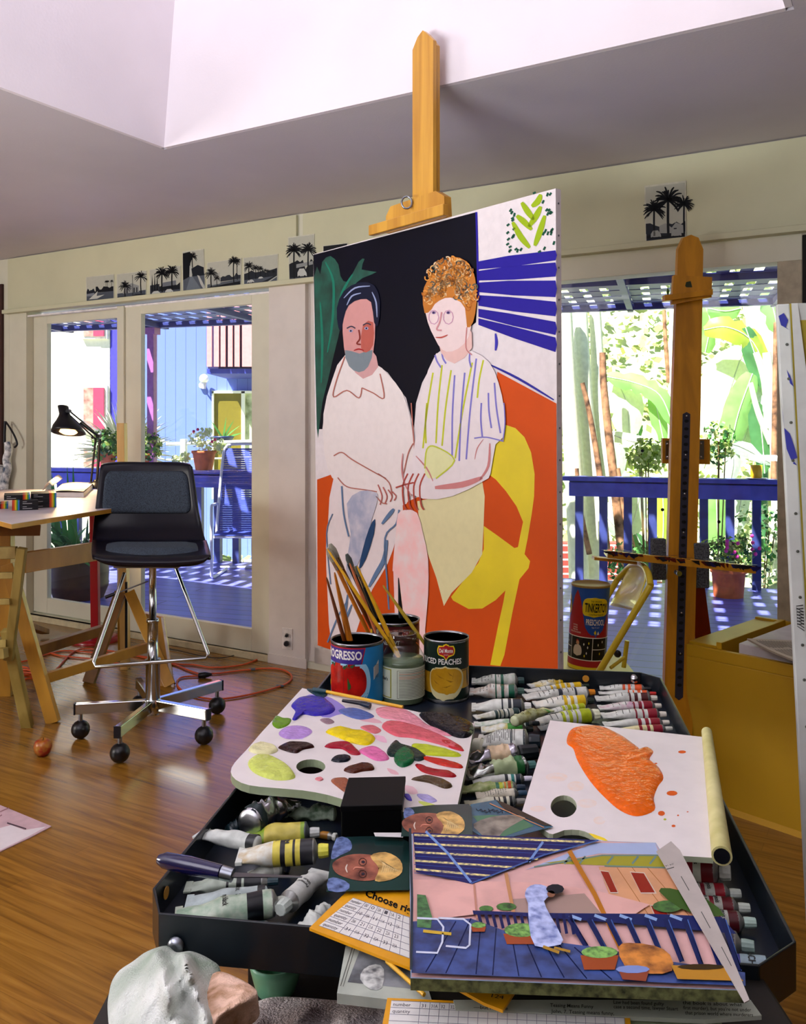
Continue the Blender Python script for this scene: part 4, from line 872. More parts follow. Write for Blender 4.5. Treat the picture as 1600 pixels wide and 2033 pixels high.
# toy tin
c0 = at(1164, 1336, 3.06); c0.z = zs; c0.x -= .0; hT = .285; rT = .066; lean = V((.055, 0, 1)).normalized()
t = thing('toy_tin', 'tall red and blue cardboard toy canister lettered TINKERTOY PRESCHOOL on the yellow chair', 'canister', c0)
def cyl(u, v, r=rT, ax=lean, c=c0):      # u angle in radians, 0 faces the viewer, positive to the right; v height
    a_ = V((1,0,0))-ax*ax.x; a_.normalize(); b_ = ax.cross(a_); u = u-.36; return c+ax*v+a_*r*math.sin(u)-b_*r*math.cos(u)
def band(mb, v0, v1, u0, u1, m, r, n=24, f=cyl, nv=1):
    vs = [f(u0+(u1-u0)*i/n, v0+(v1-v0)*j/nv, r) for j in range(nv+1) for i in range(n+1)]
    return mb.add(vs, [(j*(n+1)+i, j*(n+1)+i+1, (j+1)*(n+1)+i+1, (j+1)*(n+1)+i) for j in range(nv) for i in range(n)], m, True)
def cpoly(mb, pts, m, r, f=cyl, rows=14, du=.12):    # filled outline wrapped on the cylinder, by scan rows
    v0 = min(p[1] for p in pts); v1 = max(p[1] for p in pts); n = len(pts)
    def xs(v):
        o = []
        for i in range(n):
            a_, b_ = pts[i], pts[(i+1) % n]
            if (a_[1] <= v) != (b_[1] <= v): o.append(a_[0]+(v-a_[1])/(b_[1]-a_[1])*(b_[0]-a_[0]))
        return sorted(o)
    for k in range(rows):
        va, vb = v0+(v1-v0)*k/rows, v0+(v1-v0)*(k+1)/rows; e = (vb-va)*.002; xa, xb = xs(va+e), xs(vb-e)
        if len(xa) != len(xb): xa = xb = xs((va+vb)/2)
        for i in range(0, len(xa)-1, 2):
            q = max(1, int(max(xa[i+1]-xa[i], xb[i+1]-xb[i])/du)+1)
            vs = [f(xa[i]+(xa[i+1]-xa[i])*j/q, va, r) for j in range(q+1)]+[f(xb[i]+(xb[i+1]-xb[i])*j/q, vb, r) for j in range(q+1)]
            mb.add(vs, [(j, j+1, q+2+j, q+1+j) for j in range(q)], m, True)
RED = mat('#b01622', .4, var=.03); TBL = mat('#1f55b4', .4, var=.03); WH = mat('#ece8e0', .4, var=0); YE = mat('#f0d21a', .4, var=0); KK = mat('#0a0808', .4, var=0)
tb = MB(); PI = math.pi
band(tb, 0, hT, -PI, PI, TBL, rT, 48)
band(tb, 0, .012, -PI, PI, YE, rT+.0004, 48); band(tb, .012, .034, -PI, PI, RED, rT+.0004, 48)
band(tb, .037, .112, -PI, PI, KK, rT+.0004, 48)
band(tb, .034, .037, -PI, PI, WH, rT+.0005, 48); band(tb, .112, .115, -PI, PI, WH, rT+.0005, 48)
cpoly(tb, [(-1.5,.115),(1.5,.115),(1.5,.15),(1.25,.20),(1.1,.17),(.95,.14),(.55,.118),(.2,.125),(-.05,.15),(-.2,.2),(-.35,.245),(-.55,.275),(-.75,.25),(-.95,.2),(-1.2,.16),(-1.5,.14)], RED, rT+.0006, rows=20)
cpoly(tb, smooth_closed([(-.22,.215),(-.12,.245),(.4,.253),(1.1,.245),(1.25,.215),(1.1,.192),(.4,.185),(-.12,.19)], 3), YE, rT+.001, rows=16)
cpoly(tb, smooth_closed([(-1.75,.215),(-1.6,.245),(-1.2,.25),(-.98,.215),(-1.1,.187),(-1.5,.187)], 3), YE, rT+.001, rows=12)
T = lambda r: (lambda u, v: cyl(u, v, r))
tb.text('TINKERTOY', T(rT+.0022), 1.24, .030, KK, .02, -.10, .203); tb.text('TOY', T(rT+.0022), .42, .030, KK, .02, -1.45, .203)
tb.text('THE ORIGINAL', T(rT+.002), .6, .006, KK, 0, .2, .237); tb.text('CONSTRUCTION SET', T(rT+.002), .8, .006, KK, 0, .12, .191)
tb.text('PRESCHOOL', T(rT+.0016), 1.0, .020, WH, .02, .0, .158); tb.text('Ages 1½ to 5', T(rT+.0015), .4, .005, WH, 0, .3, .148)
for k, s_ in enumerate(('EXTRA', 'LARGE', 'PIECES', 'FOR LITTLE HANDS')): tb.text(s_, T(rT+.0016), (.28, .28, .3, .66)[k], .005, WH, 0, (-.72, -.72, -.72, -.9)[k], .150-.008*k)
cpoly(tb, [(.42,.132),(.5,.141),(.56,.132),(.5,.124)], YE, rT+.0014, rows=5); cpoly(tb, [(.58,.126),(.66,.138),(.72,.126)], WH, rT+.0014, rows=5)
for u in (-.82, .38, 1.25): band(tb, .037, .112, u, u+.03, WH, rT+.001, 1)
for u0, u1 in ((-1.5,-.8), (.4,1.25)): band(tb, .073, .0755, u0, u1, WH, rT+.001, 8)
cpoly(tb, smooth_closed([(-.6,.05),(-.62,.075),(-.45,.088),(-.25,.085),(-.15,.07),(-.2,.05)], 2), mat('#d5c3b4', .5, var=0), rT+.001, rows=8)
cpoly(tb, smooth_closed([(-.48,.088),(-.44,.1),(-.33,.1),(-.3,.088)], 2), mat('#c98d6c', .5, var=0), rT+.0012, rows=5); cpoly(tb, [(-.5,.098),(-.42,.106),(-.3,.1)], RED, rT+.0014, rows=3)
for u, v in ((-.05,.09),(.1,.06),(.2,.095),(.0,.05),(.7,.09),(.8,.06),(.95,.1),(-1.1,.09),(-1.0,.055),(.15,.08)): cpoly(tb, [(u-.04,v),(u,v+.005),(u+.04,v),(u,v-.005)], YE if (u*10) % 2 < 1 else WH, rT+.0012, rows=3)
tb.build('label', t)
MB().lathe([(rT*.97, 0), (rT*.98, hT-.002), (rT*1.02, hT), (rT*1.02, hT+.006), (rT*.98, hT+.007), (rT*.95, hT+.002), (.001, hT+.001)], c0, mat('#a98a4e', .5, var=.03), 40, axis=lean).build('lid', t)
# ------------------------------------------------------------ yellow cabinet
YCB = mat('#bd9210', .45, var=.03, scale=4)
c0 = V((at(1362,1281,3.03).x, 3.03, 0)); cr_ = hz(1597,1666,0); ex = (V((cr_.x, cr_.y, 0))-c0).normalized(); ey = V((-ex.y, ex.x, 0))
if ey.y < 0: ey = -ey
LX, LY, LZ = .95, .55, .55
t = thing('yellow_cabinet', 'low mustard yellow cabinet with an open tray top of papers, right of the dark easel', 'cabinet', c0)
def cb(mb, a0, a1, b0_, b1, z0, z1, m=YCB): return mb.obox(c0+ex*a0+ey*b0_+V((0,0,z0)), ex*(a1-a0), ey*(b1-b0_), (0,0,z1-z0), m)
cb(MB(), 0, LX, 0, LY, .0, LZ-.05).build('body', t, bevel=.003)
r_ = MB(); cb(r_, 0, LX, 0, .02, LZ-.05, LZ-.01); cb(r_, 0, LX, LY-.02, LY, LZ-.05, LZ+.005); cb(r_, 0, .10, .02, LY-.02, LZ-.05, LZ-.002); cb(r_, .10, .12, .02, LY-.02, LZ-.05, LZ+.012); r_.build('tray_rim', t, bevel=.002)
cb(MB(), .0, LX, -.004, 0, .0, .02, mat('#d9a83a', .4, var=0)).build('base_strip', t)
o = MB(); cb(o, .16, .62, .06, LY-.04, LZ-.048, LZ+.012, mat('#d9d0d2', .6, var=.03)); tag(o.build('drawing_pad', base=c0+ex*.4+ey*.25+V((0,0,LZ-.048)), bevel=.004), 'thick white drawing pad lying in the top of the yellow cabinet', 'pad')
def newspaper(name_label, base, e1, e2, L1, L2, z, thick, seed, cols=4):
    e1, e2 = V(e1), V(e2)
    mb = MB(); rn = random.Random(seed); fn = lambda u, v: V(base)+e1*L1*u+e2*L2*v+V((0,0,z+.012*math.sin(u*5+v*3+seed)*(.4+v)))
    mb.grid(fn, 16, 12, mat('#c4b6a4', .8, var=.05, scale=12)); mb.grid(lambda u, v: fn(u, v)+V((0,0,-thick)), 16, 12, mat('#b5a796', .8))
    for a_, b_, c_ in ((0, 0, 1), (0, 1, 1)):
        mb.grid(lambda u, v: fn(u, b_)+V((0,0,-thick*v)), 16, 1, mat('#9c8f80', .8))
    mb.grid(lambda u, v: fn(0, u)+V((0,0,-thick*v)), 12, 1, mat('#9c8f80', .8)); mb.grid(lambda u, v: fn(1, u)+V((0,0,-thick*v)), 12, 1, mat('#9c8f80', .8))
    ink = mat('#4a4540', .8, var=0)
    for c_ in range(cols):
        for k in range(26):
            u0 = .05+c_*.9/cols; u1 = u0+.9/cols*rn.uniform(.72, .9); v = .06+k*.034
            vs = []
            for j in range(7): 
                uu = u0+(u1-u0)*j/6; vs += [fn(uu, v)+V((0,0,.0008)), fn(uu, v+.013)+V((0,0,.0008))]
            mb.add(vs, [(2*j, 2*j+2, 2*j+3, 2*j+1) for j in range(6)], ink)
    return mb
nq = hz(1483,1268,.588); nx = (hz(1585,1312,.588)-nq).normalized(); nb_ = newspaper('', nq, nx, V((-nx.y, nx.x, 0)), .46, .30, .0, .006, 3)
tag(nb_.build('newspaper', base=c0+ex*.55+ey*.2+V((0,0,LZ))), 'folded newspaper hanging over the open yellow cabinet', 'newspaper')
# ------------------------------------------------------------ leaning canvas at the right edge
A0, A1 = at(1541, 604, 1.98), at(1597, 1720, 1.80)
up_ = (A0-A1).normalized(); th = V((.03,.004,0)); out_ = V((.55,-.06,0))
t = thing('leaning_canvas', 'tall primed canvas with blue smears seen from its stapled edge at the right border', 'canvas', V((A1.x, A1.y, .0)))
A1b = A1-up_*(A1.z/up_.z)
WC = mat('#c9cdc8', .6, var=.04, scale=10)
MB().hexa([A1b, A1b+V((.026,-.01,0)), A1b+V((.026+.02,.02,0)), A1b+V((.01,.03,0)), A0, A0+V((.026,-.01,0)), A0+V((.026+.02,.02,0)), A0+V((.01,.03,0))], WC).build('canvas_edge', t, bevel=.003)
MB().hexa([A1b+V((.026,-.010,0)), A1b+V((.60,-.07,0)), A1b+V((.60,-.055,0)), A1b+V((.03,.005,0)), A0+V((.026,-.010,0)), A0+V((.60,-.07,0)), A0+V((.60,-.055,0)), A0+V((.03,.005,0))], mat('#a3922c', .7, var=.06, scale=6)).build('stretcher_back', t)
fo = MB(); q0 = A0+V((.027,-.016,0)); q1 = A1b+V((.027,-.016,0)); dq = q1-q0
fo.add([q0, q0+V((.2,-.02,-.0)), q0+V((.2,-.02,-.045)), q0+V((.014,-.0015,-.045))], [(0,1,2,3)], WC)
fo.add([q0, q0+V((.014,-.0015,-.0)), q0+dq*.15+V((.030,-.003,0)), q0+dq*.5+V((.046,-.005,0)), q1+V((.05,-.005,0)), q1], [(0,5,4,3,2,1)], mat('#d5d9d4', .6, var=.03)); fo.build('folded_edge', t)
# paint smears and staples laid on the narrow edge strip (staples run down it)
def edge(py, u): k = (py-604)/(1720-604); return A0+(A1-A0)*k+V((.026*u, -.010*u-.0015, 0))
st = MB(); YS_ = [692, 765, 857, 936, 1044, 1120, 1211, 1304, 1371, 1460, 1540]
for y in YS_: st.lathe([(.0035, 0), (.0025, .0015)], edge(y, .62), mat('#6c7068', .5, .6, var=0), 8, axis=(-.3,-1,0))
st.build('staple', t)
sm_ = MB(); BM = mat('#2a2f96', .5, var=0)
for pts in ([(630,.1),(624,.5),(640,.8),(655,.6),(662,.9),(650,.25)], [(745,.5),(760,.75),(782,.95),(775,.7)], [(820,.02),(845,.05),(870,.12),(860,.1)], [(868,.1),(880,.5),(905,.75),(930,.95),(935,.5),(912,.2)], [(938,.7),(946,.9),(942,.6)]):
    MB().poly([edge(y, u)+V((-.0003,-.0006,0)) for y, u in pts], BM).build('paint_smear', t)
for k in range(14): 
    y = 1228+k*3; sm_.poly([edge(y, .3)+V((0,-.0006,0)), edge(y+(8 if k % 2 else -3), .8)+V((0,-.0006,0)), edge(y+2+(8 if k % 2 else -3), .8)+V((0,-.0006,0)), edge(y+1.4, .3)+V((0,-.0006,0))], KK)
sm_.build('scribble', t)
# ============================================================ LEFT SIDE: drafting chair, table, lamp, cords
# drafting chair
C0 = V((-1.055, 3.67, 0))
t = thing('drafting_chair', 'black shell drafting chair with grey seat pads on a five-wheeled chrome base', 'chair', C0)
NAVY = mat('#070716', .32, var=0, spec=.35); FELT = mat('#39434f', .95, var=.25, scale=260, dark='#20262e'); POL = mat('#b7bab8', .12, 1.0, var=0)
wh = [(160,1466),(238,1514),(405,1478),(431,1417),(277,1413)]
cl = MB(); cl.lathe([(.030,.085),(.030,.30),(.033,.302),(.033,.315),(.022,.317),(.022,.47),(.026,.472),(.026,.485),(.015,.487),(.015,.70),(.02,.705),(.05,.735)], C0, POL, 24); cl.build('column', t)
MB().lathe([(.04,.095),(.045,.12),(.032,.15)], C0, POL, 20).build('hub', t)
for i, (x, y) in enumerate(wh):
    p = hz(x, y, 0); a_ = MB(); e_ = V((p.x, p.y, .125)); c_ = C0+V((0,0,.125)); dd = (e_-c_).normalized()
    a_.beam(c_, e_+dd*.02, .026, .045, POL); arm = a_.build('base_arm', t, bevel=.003)
    MB().beam(e_+dd*.02, e_+dd*.026, .027, .046, BLK).build('end_cap', arm)
    k = MB(); k.ball((p.x, p.y, .038), .038, mat('#0a0a0e', .35, var=0), 18); k.tube([(p.x, p.y, .06), (p.x, p.y, .11)], .009, STL); k.build('caster', t)
rows = [(3.99,919,203,376),(3.985,922,200,380),(3.96,960,195,386),(3.93,1013,189,393),(3.88,1050,185,401),(3.80,1078,183,409),(3.68,1090,182,414),(3.55,1100,182,417),(3.46,1108,183,419),(3.43,1117,190,414),(3.44,1124,215,392)]
def rowat(v):
    k = v*(len(rows)-1); i = min(len(rows)-2, int(k)); f = k-i; return [rows[i][j]*(1-f)+rows[i+1][j]*f for j in range(4)]
def shell(u, v, off=0.0, pad=0):
    Y, y, a_, b_ = rowat(v); x = a_+(b_-a_)*u; c = (2*u-1)**2; fwd = .055*c*min(1, (1-v)*2.2)*min(1, v*8+.3); rise = -7*c*(1 if v > .5 else 0)*(1-v)*2-(5*(2*u-1)**4 if v > .85 else 0)
    p = at(x, y+rise+(4*(2*u-1)**6 if v < .1 else 0), Y-fwd); n_ = V((0,-1,0)) if v < .42 else V((0,-.1,1)); return p+n_*off
MB().grid(lambda u, v: shell(u, v), 24, 36, NAVY).build('seat_shell', t, solid=.012)
def padf(x0, x1, v0, v1, th):
    def f(u, v): 
        e_ = min(1, 6*min(u, 1-u, v, 1-v))**.5; uu = .5+(u-.5); r = .06*(abs(2*v-1)**6); uu = uu*(1-2*r)+r
        return shell(x0+(x1-x0)*uu, v0+(v1-v0)*v, .008+th*e_)
    return f
MB().grid(padf(.07, .94, .135, .315, .014), 24, 14, FELT).build('back_pad', t, solid=.004)
sd_ = MB()
def seatpad(u, v):
    e_ = min(1, 5*min(u, 1-u, v, 1-v))**.5; xl = 193+(412-193)*u; c = (2*u-1)**2; Y = 3.72-.24*v*(1-.25*c); y = 1084+22*v-6*c*(1-v)*0-7*c*v
    return at(xl, y, Y)+V((0,0,.004+.022*e_-.02*(1-e_)))
sd_.grid(seatpad, 26, 14, FELT); sd_.build('seat_pad', t, solid=.004)
fr = MB(); q0, q1 = at(247,1137,3.62), at(348,1125,3.62)
fr.tube([q0, at(186,1314,3.46), at(190,1324,3.45), at(409,1307,3.45), at(413,1298,3.46), q1], .0075, POL, 10, k=1); fr.build('footrest', t)
MB().obox(at(225,1128,3.6), (.27,-.0,0), (0,.16,0), (0,0,.012), STL).build('seat_plate', t)
lv = MB(); lv.tube([at(294,1154,3.66), at(226,1180,3.62)], .003, STL, 8); l_ = lv.build('lever', t); MB().tube([at(228,1179,3.62), at(209,1186,3.61)], .007, BLK, 8).build('lever_grip', l_)
# work table
TZ = .93
tq = [hz(23,1040,TZ), V((-1.11,4.57,TZ)), V((-1.83,5.08,TZ)), V((-2.9,5.0,TZ)), V((-2.6,3.45,TZ)), hz(0,1034,TZ)]
tq[4] = V((-2.4,3.62,TZ))
t = thing('work_table', 'pale-topped work table on pine trestles at the left window', 'table', V((-1.9,4.2,0)))
tp = MB(); tp.prism([p-V((0,0,.02)) for p in tq], (0,0,.018), PINE); tp.prism([p-V((0,0,.002)) for p in tq], (0,0,.002), mat('#cfc4ca', .35, var=.03, scale=8)); tp.build('tabletop', t)
MB().beam(at(-10,1052,3.5), at(76,1052,3.62), .05, .045, PIND).build('batten', t, bevel=.002)
MB().beam(at(14,1050,4.2), V((at(14,1060,4.2).x, 4.2, 0)), .055, .05, PINE).build('leg', t, bevel=.002)
MB().beam(at(46,1117,3.6), at(330,1072,4.5), .03, .085, PINE).build('stretcher', t, bevel=.002)
def bm2(name, a_, b_, w_, h_, m=PINE, side=None): MB().beam(a_, b_, w_, h_, m, side).build(name, t, bevel=.002)
bm2('leg', at(16,1120,3.85), hz(106,1434,0)+V((0,0,.0)), .055, .035, side=(1,0,0))
bm2('leg', at(46,1240,4.3), hz(62,1280,.0)+V((0,.2,.03)), .05, .03, PIND)
bm2('lower_stretcher', at(78,1350,3.83), at(292,1285,4.25), .028, .045)
bm2('lower_stretcher', at(60,1295,4.3), at(205,1250,4.75), .045, .05, PIND)
P0 = at(242,840,4.66); t = thing('wooden_easel', 'light wooden easel standing behind the drafting chair against the door mullion', 'easel', V((P0.x,P0.y,0)))
EL = wood('#d9ae66', '#c0924a', (14, 14, 1.0), .45)  # mast pine made paler, the desk lamp's glow put into its colour
bm2('mast', P0, V((at(249,1345,4.66).x,4.66,0)), .056, .04, EL); MB().obox(at(248,1290,4.63), (.012,0,0), (0,.008,0), (0,0,.36), BLK).build('slot', t)
bm2('leg', at(240,1176,4.60), hz(176,1356,0), .06, .03, PIND, (1,0,0)); bm2('leg', at(258,1176,4.60), hz(338,1362,0), .055, .03, PINE, (1,0,0))
bm2('rear_leg', at(240,1190,4.72), V((at(236,1330,4.9).x,4.95,0)), .04, .03)
o = MB(); o.prism([at(283,1217,4.55), at(324,1226,4.55), at(345,1364,4.34), at(316,1366,4.34)], (0.0,.02,0), PINE); o.prism([at(320,1226,4.548), at(325,1226,4.548), at(346,1364,4.338), at(341,1364,4.338)], (0,-.006,0), mat('#cfc0b6', .7))
tag(o.build('wood_panel', base=at(330,1364,4.34)), 'narrow framed panel leaning under the work table beside the chair column', 'panel')
# wooden folding chair at the left border
t = thing('wooden_chair', 'old pine slat-back chair cut off by the left border', 'chair', V((-1.85,3.7,0)))
OLD = wood('#a8924a', '#7c6420', (6, 6, 2), .6)
def bm3(name, a_, b_, w_, h_, side=(1,0,0)): MB().beam(a_, b_, w_, h_, OLD, side).build(name, t, bevel=.003)
bm3('stile', at(44,1088,3.55), at(17,1310,3.62), .036, .03); bm3('leg', at(14,1250,3.62), hz(55,1443,0), .045, .035); bm3('leg', at(-40,1250,3.9), V((-2.0,4.0,0)), .04, .03)
bm3('stile', at(-90,1085,3.62), at(-120,1310,3.7), .034, .03)
for y0, h_ in ((1097,.05),(1142,.026),(1194,.024)): MB().beam(at(-92,y0+2,3.62), at(34-(y0-1090)*.12,y0,3.56), .018, h_, OLD).build('slat', t, bevel=.002)
MB().prism([at(-110,1272,3.72), at(12,1270,3.58), at(16,1264,3.95), at(-90,1262,4.05)], (0,0,-.035), OLD).build('seat', t, bevel=.003)
MB().beam(at(-100,1300,3.62), at(12,1296,3.56), .03, .04, OLD).build('seat_rail', t)
# swing-arm lamp
B = hz(190,969,TZ); LC = at(136,859,4.95); dl = V((.29,-.25,-.93)).normalized()
t = thing('desk_lamp', 'black swing-arm desk lamp lit warm over the work table', 'lamp', B)
rr = .094
MB().lathe([(.027,.165),(.030,.163),(.030,.115),(.036,.10),(.055,.07),(.078,.04),(.090,.015),(rr,0),(rr-.004,0),(.086,.016),(.07,.04),(.045,.075),(.028,.1),(.001,.102)], LC, BLK, 36, axis=-dl).build('lamp_shade', t)
bl = bpy.data.materials.new('m_bulb'); bl.use_nodes = True; bb_ = bl.node_tree.nodes['Principled BSDF']; bb_.inputs['Emission Color'].default_value = (1, .50, .16, 1); bb_.inputs['Emission Strength'].default_value = 5
MB().lathe([(.001,-.012),(.03,-.008),(.046,.004),(.03,.03),(.001,.05)], LC-dl*.0, bl, 20, axis=-dl, sx=1.1).build('bulb', t)
lamp('desk_lamp_light', 'SPOT', LC+dl*.025, 26, (1, .66, .32), target=LC+dl, spot_size=R(150), spot_blend=.6, shadow_soft_size=.03)
E1 = at(196,866,5.15)
am = MB(); am.tube([at(133,812,4.97), E1+V((-.03,0,.03))], .0045, BLK, 8); am.tube([at(140,826,4.96), E1+V((-.015,0,-.02))], .0045, BLK, 8); am.tube([at(160,840,5.0), E1], .008, BLK, 8); am.build('upper_arm', t)
am = MB(); am.tube([at(190,870,5.15), at(180,962,5.2)], .0065, BLK, 8); am.tube([at(198,872,5.15), at(192,964,5.2)], .009, BLK, 8); am.build('lower_arm', t)
kn = MB(); kn.lathe([(.012,-.02),(.012,.02)], E1, BLK, 12, axis=(0,1,0)); kn.lathe([(.01,-.02),(.01,.02)], at(136,816,4.96), BLK, 12, axis=(0,1,0)); kn.tube([at(186,868,5.12), at(182,870,5.12)], .008, BLK, 8); kn.build('joint', t)
MB().lathe([(.045,0),(.045,.03),(.015,.04),(.012,.05)], B, BLK, 20).build('base', t)
# red stand
P = hz(190,1271,0); RDM = mat('#a8101c', .3, var=.03, coat=.3)
t = thing('red_stand', 'red metal post on a round red foot rising behind the work table trestle', 'stand', P)
MB().lathe([(.145,0),(.145,.018),(.12,.028),(.03,.035)], P, RDM, 36).build('base', t); MB().beam(P+V((0,0,.03)), P+V((-.01,0,.90)), .046, .046, RDM, side=(1,0,0)).build('post', t, bevel=.003)
# pencil boxes on the table
RB = ['#c22a20','#d9701c','#e2c41a','#3f9a3a','#2c6fc0','#c21f6a']; BX = mat('#0f0f14', .4, var=0)
BA = R(10)
def pbox(px, py, ang, lv, label, grp, flip=0):
    p = hz(px, py, TZ)+V((0,0,.0005+.0215*lv)); ex = V((math.cos(ang), math.sin(ang), 0)); ey = V((-math.sin(ang), math.cos(ang), 0)); mb = MB(); L_, W_, H_ = .105, .15, .021
    mb.obox(p, ex*L_, ey*W_, (0,0,H_), BX)
    for i, c in enumerate(RB[:5]):
        a_ = (.72+.056*i if not flip else .0+.056*i); m = mat(c, .4, var=0)
        mb.obox(p+ex*L_*a_-ey*.0006+V((0,0,.0005)), ex*L_*.056, ey*(W_+.001), (0,0,H_+.0004), m)
    for k in (.1, .5): mb.obox(p+ex*L_*(.1 if not flip else .4)-ey*.0009+V((0,0,.006+.008*(k > .3))), ex*L_*(.16+.2*(k < .3)), ey*.0004, (0,0,.002), mat('#c9c7c4', .5, var=0))
    o = mb.build('pencil_box', base=p, bevel=.0008); tag(o, label, 'box', grp)
for k, s_ in enumerate(('bottom', 'middle', 'top')): pbox(62, 1009, R(24), k, f'black rainbow-striped pencil box, {s_} of the right-hand stack on the work table', 'rainbow pencil boxes on the work table')
for k, s_ in enumerate(('bottom', 'middle')): pbox(24, 1014, R(24), k, f'black pencil box with stripes at its near end, {s_} of the left-hand stack', 'rainbow pencil boxes on the work table', 1)
pbox(8, 1013, R(24), 2, 'black rainbow-striped pencil box, topmost of the left-hand stack by the border', 'rainbow pencil boxes on the work table')
pbox(-36, 1012, R(24), 0, 'black pencil box half cut by the left border', 'rainbow pencil boxes on the work table')
# open book
P = hz(140,984,TZ)
t = thing('open_book', 'open paperback sketchbook lying on the work table behind the pencil boxes', 'book', P)
a0, a1, a2, a3 = hz(104,986,TZ), hz(166,987,TZ), hz(186,968,TZ), hz(124,968,TZ)
PG = mat('#d8ccc6', .7, var=.02)
pg = MB(); pg.prism([a0, a1, a2, a3], (0,0,.022), PG); pg.grid(lambda u, v: (a0*(1-u)+a1*u)*(1-v)+(a3*(1-u)+a2*u)*v+V((0,0,.024+.012*math.sin(u*3)*(1-u)+.006*u)), 12, 6, PG); pg.build('pages', t)
cv_ = MB(); cv_.grid(lambda u, v: (hz(84,982,TZ)*(1-u)+a0*u)*(1-v)+(hz(104,962,TZ)*(1-u)+a3*u)*v+V((0,0,.02+.05*math.sin(u*2.4)+.0*v)), 12, 4, PG); cv_.build('raised_page', t, solid=.002)
# hanging strap and patterned cloth at the left edge
t = thing('hanging_strap', 'black strap and blue-and-white patterned cloth hanging at the left border', 'strap', wall(8,838,TW-.06))
def wp(x, y, d=.05): return wall(x, y, TW-d)
s_ = MB(); s_.tube([wp(10,836), wp(9,860), wp(9,880)], .010, BLK, 6); s_.tube([wp(12,838), wp(22,853), wp(30,868), wp(34,882), wp(29,888)], .007, BLK, 6, k=3); s_.build('strap', t)
clm = mat('#d5d8d4', .8, var=.9, scale=30, dark='#23405e'); cb_ = MB(); rn = random.Random(4)
pc = [wp(14,878), wp(16,895), wp(12,912), wp(15,930), wp(10,950), wp(7,975)]; cb_.tube(pc, [.02,.03,.034,.038,.036,.03], clm, 10, k=3); cb_.tube([wp(2,925), wp(-2,950), wp(2,975)], .03, clm, 8, k=2); cb_.build('cloth', t)
# apple
P = hz(85,1500,0); r_ = 17.5*P.y/F
t = thing('apple', 'small red apple on the floor near the chair wheels', 'apple', P)
MB().lathe([(.001,.006),(r_*.5,0),(r_*.85,r_*.45),(r_,r_*1.05),(r_*.85,r_*1.6),(r_*.45,r_*1.86),(r_*.15,r_*1.72),(.001,r_*1.66)], P, mat('#8e1c18', .3, var=.25, scale=30, dark='#b8862e'), 28).build('fruit', t)
MB().tube([P+V((0,0,r_*1.66)), P+V((.003,0,r_*2.05))], .0015, mat('#4a3218', .7), 6).build('stem', t)
# extension cords
OC = mat('#d4551e', .45, var=0); P = wall(571, 1268, TW-.01)
def cord(name, pts, r, m, label, cat='cord'):
    mb = MB(); mb.tube([hz(x, y, z+r) if z < .05 else wall(x, y, z) if False else hz(x, y, z) for x, y, z in pts], r, m, 8, k=5)
    return tag(mb.build(name, base=hz(pts[0][0], pts[0][1], 0)), label, cat)
pl = P+V((-.0,-.05,-.03))
mb = MB(); f = lambda x, y: hz(x, y, .006)
mb.tube([P+V((-.01,-.03,-.022)), f(548,1290), f(505,1312), f(470,1322), f(420,1325), f(385,1320), f(350,1318), f(300,1306), f(250,1300), f(190,1296), f(130,1292), f(90,1300), f(60,1310), f(20,1318), f(-40,1326)], .0048, OC, 8, k=5)
mb.lathe([(.012,-.012),(.016,0),(.012,.02)], P+V((-.004,-.022,-.022)), BLK, 12, axis=(0,1,0))
tag(mb.build('extension_cord', base=f(500,1313)), 'orange extension cord running from the outlet along the foot of the wall', 'cord')
mb = MB(); mb.tube([f(-30,1345), f(30,1335), f(80,1345), f(110,1330), f(150,1292), f(200,1290), f(260,1300), f(340,1318), f(372,1330), f(400,1340)], .0048, OC, 8, k=5)
mb.tube([f(408,1338), f(440,1336), f(480,1331), f(530,1327), f(562,1330), f(579,1342), f(572,1355), f(545,1366), f(500,1378), f(455,1386), f(420,1388), f(380,1380), f(356,1366), f(352,1352), f(364,1344), f(400,1342)], .0048, OC, 8, k=5)
mb.lathe([(.007,-.035),(.014,-.03),(.016,0),(.010,.02),(.006,.035)], hz(407,1340,.016), BLK, 10, axis=(1,.25,0))
for x, y in ((500,1329),(556,1362)): mb.lathe([(.0062,-.018),(.0062,.018)], f(x, y), mat('#58606a', .6), 8, axis=(1,.1,0))
tag(mb.build('extension_cord', base=f(450,1386)), 'looped orange extension cord with a black connector on the floor by the pier', 'cord')
mb = MB(); mb.tube([P+V((-.008,-.025,.022)), f(545,1282), f(520,1296), f(480,1298), f(440,1306), f(400,1302), f(345,1290), f(300,1284)], .0025, BLK, 6, k=5); mb.lathe([(.008,-.01),(.01,.01)], P+V((-.003,-.02,.022)), BLK, 10, axis=(0,1,0))
tag(mb.build('power_cord', base=f(480,1298)), 'thin black power cord leaving the outlet', 'cord')
mb = MB()
for k in range(3):
    c_ = hz(8+k*6, 1330+k*10, .012); mb.tube([c_+V((.13*math.cos(q*.6), .07*math.sin(q*.6)+.02*k, .004*k)) for q in range(12)], .0048, OC, 8, k=3)
mb.tube([f(30,1360), f(60,1322), f(85,1296), f(82,1290), f(120,1302), f(180,1308), f(240,1318)], .0048, OC, 8, k=4)
tag(mb.build('cord_coil', base=hz(15,1340,0)), 'tangle of orange cord beneath the wooden chair at the left border', 'cord')
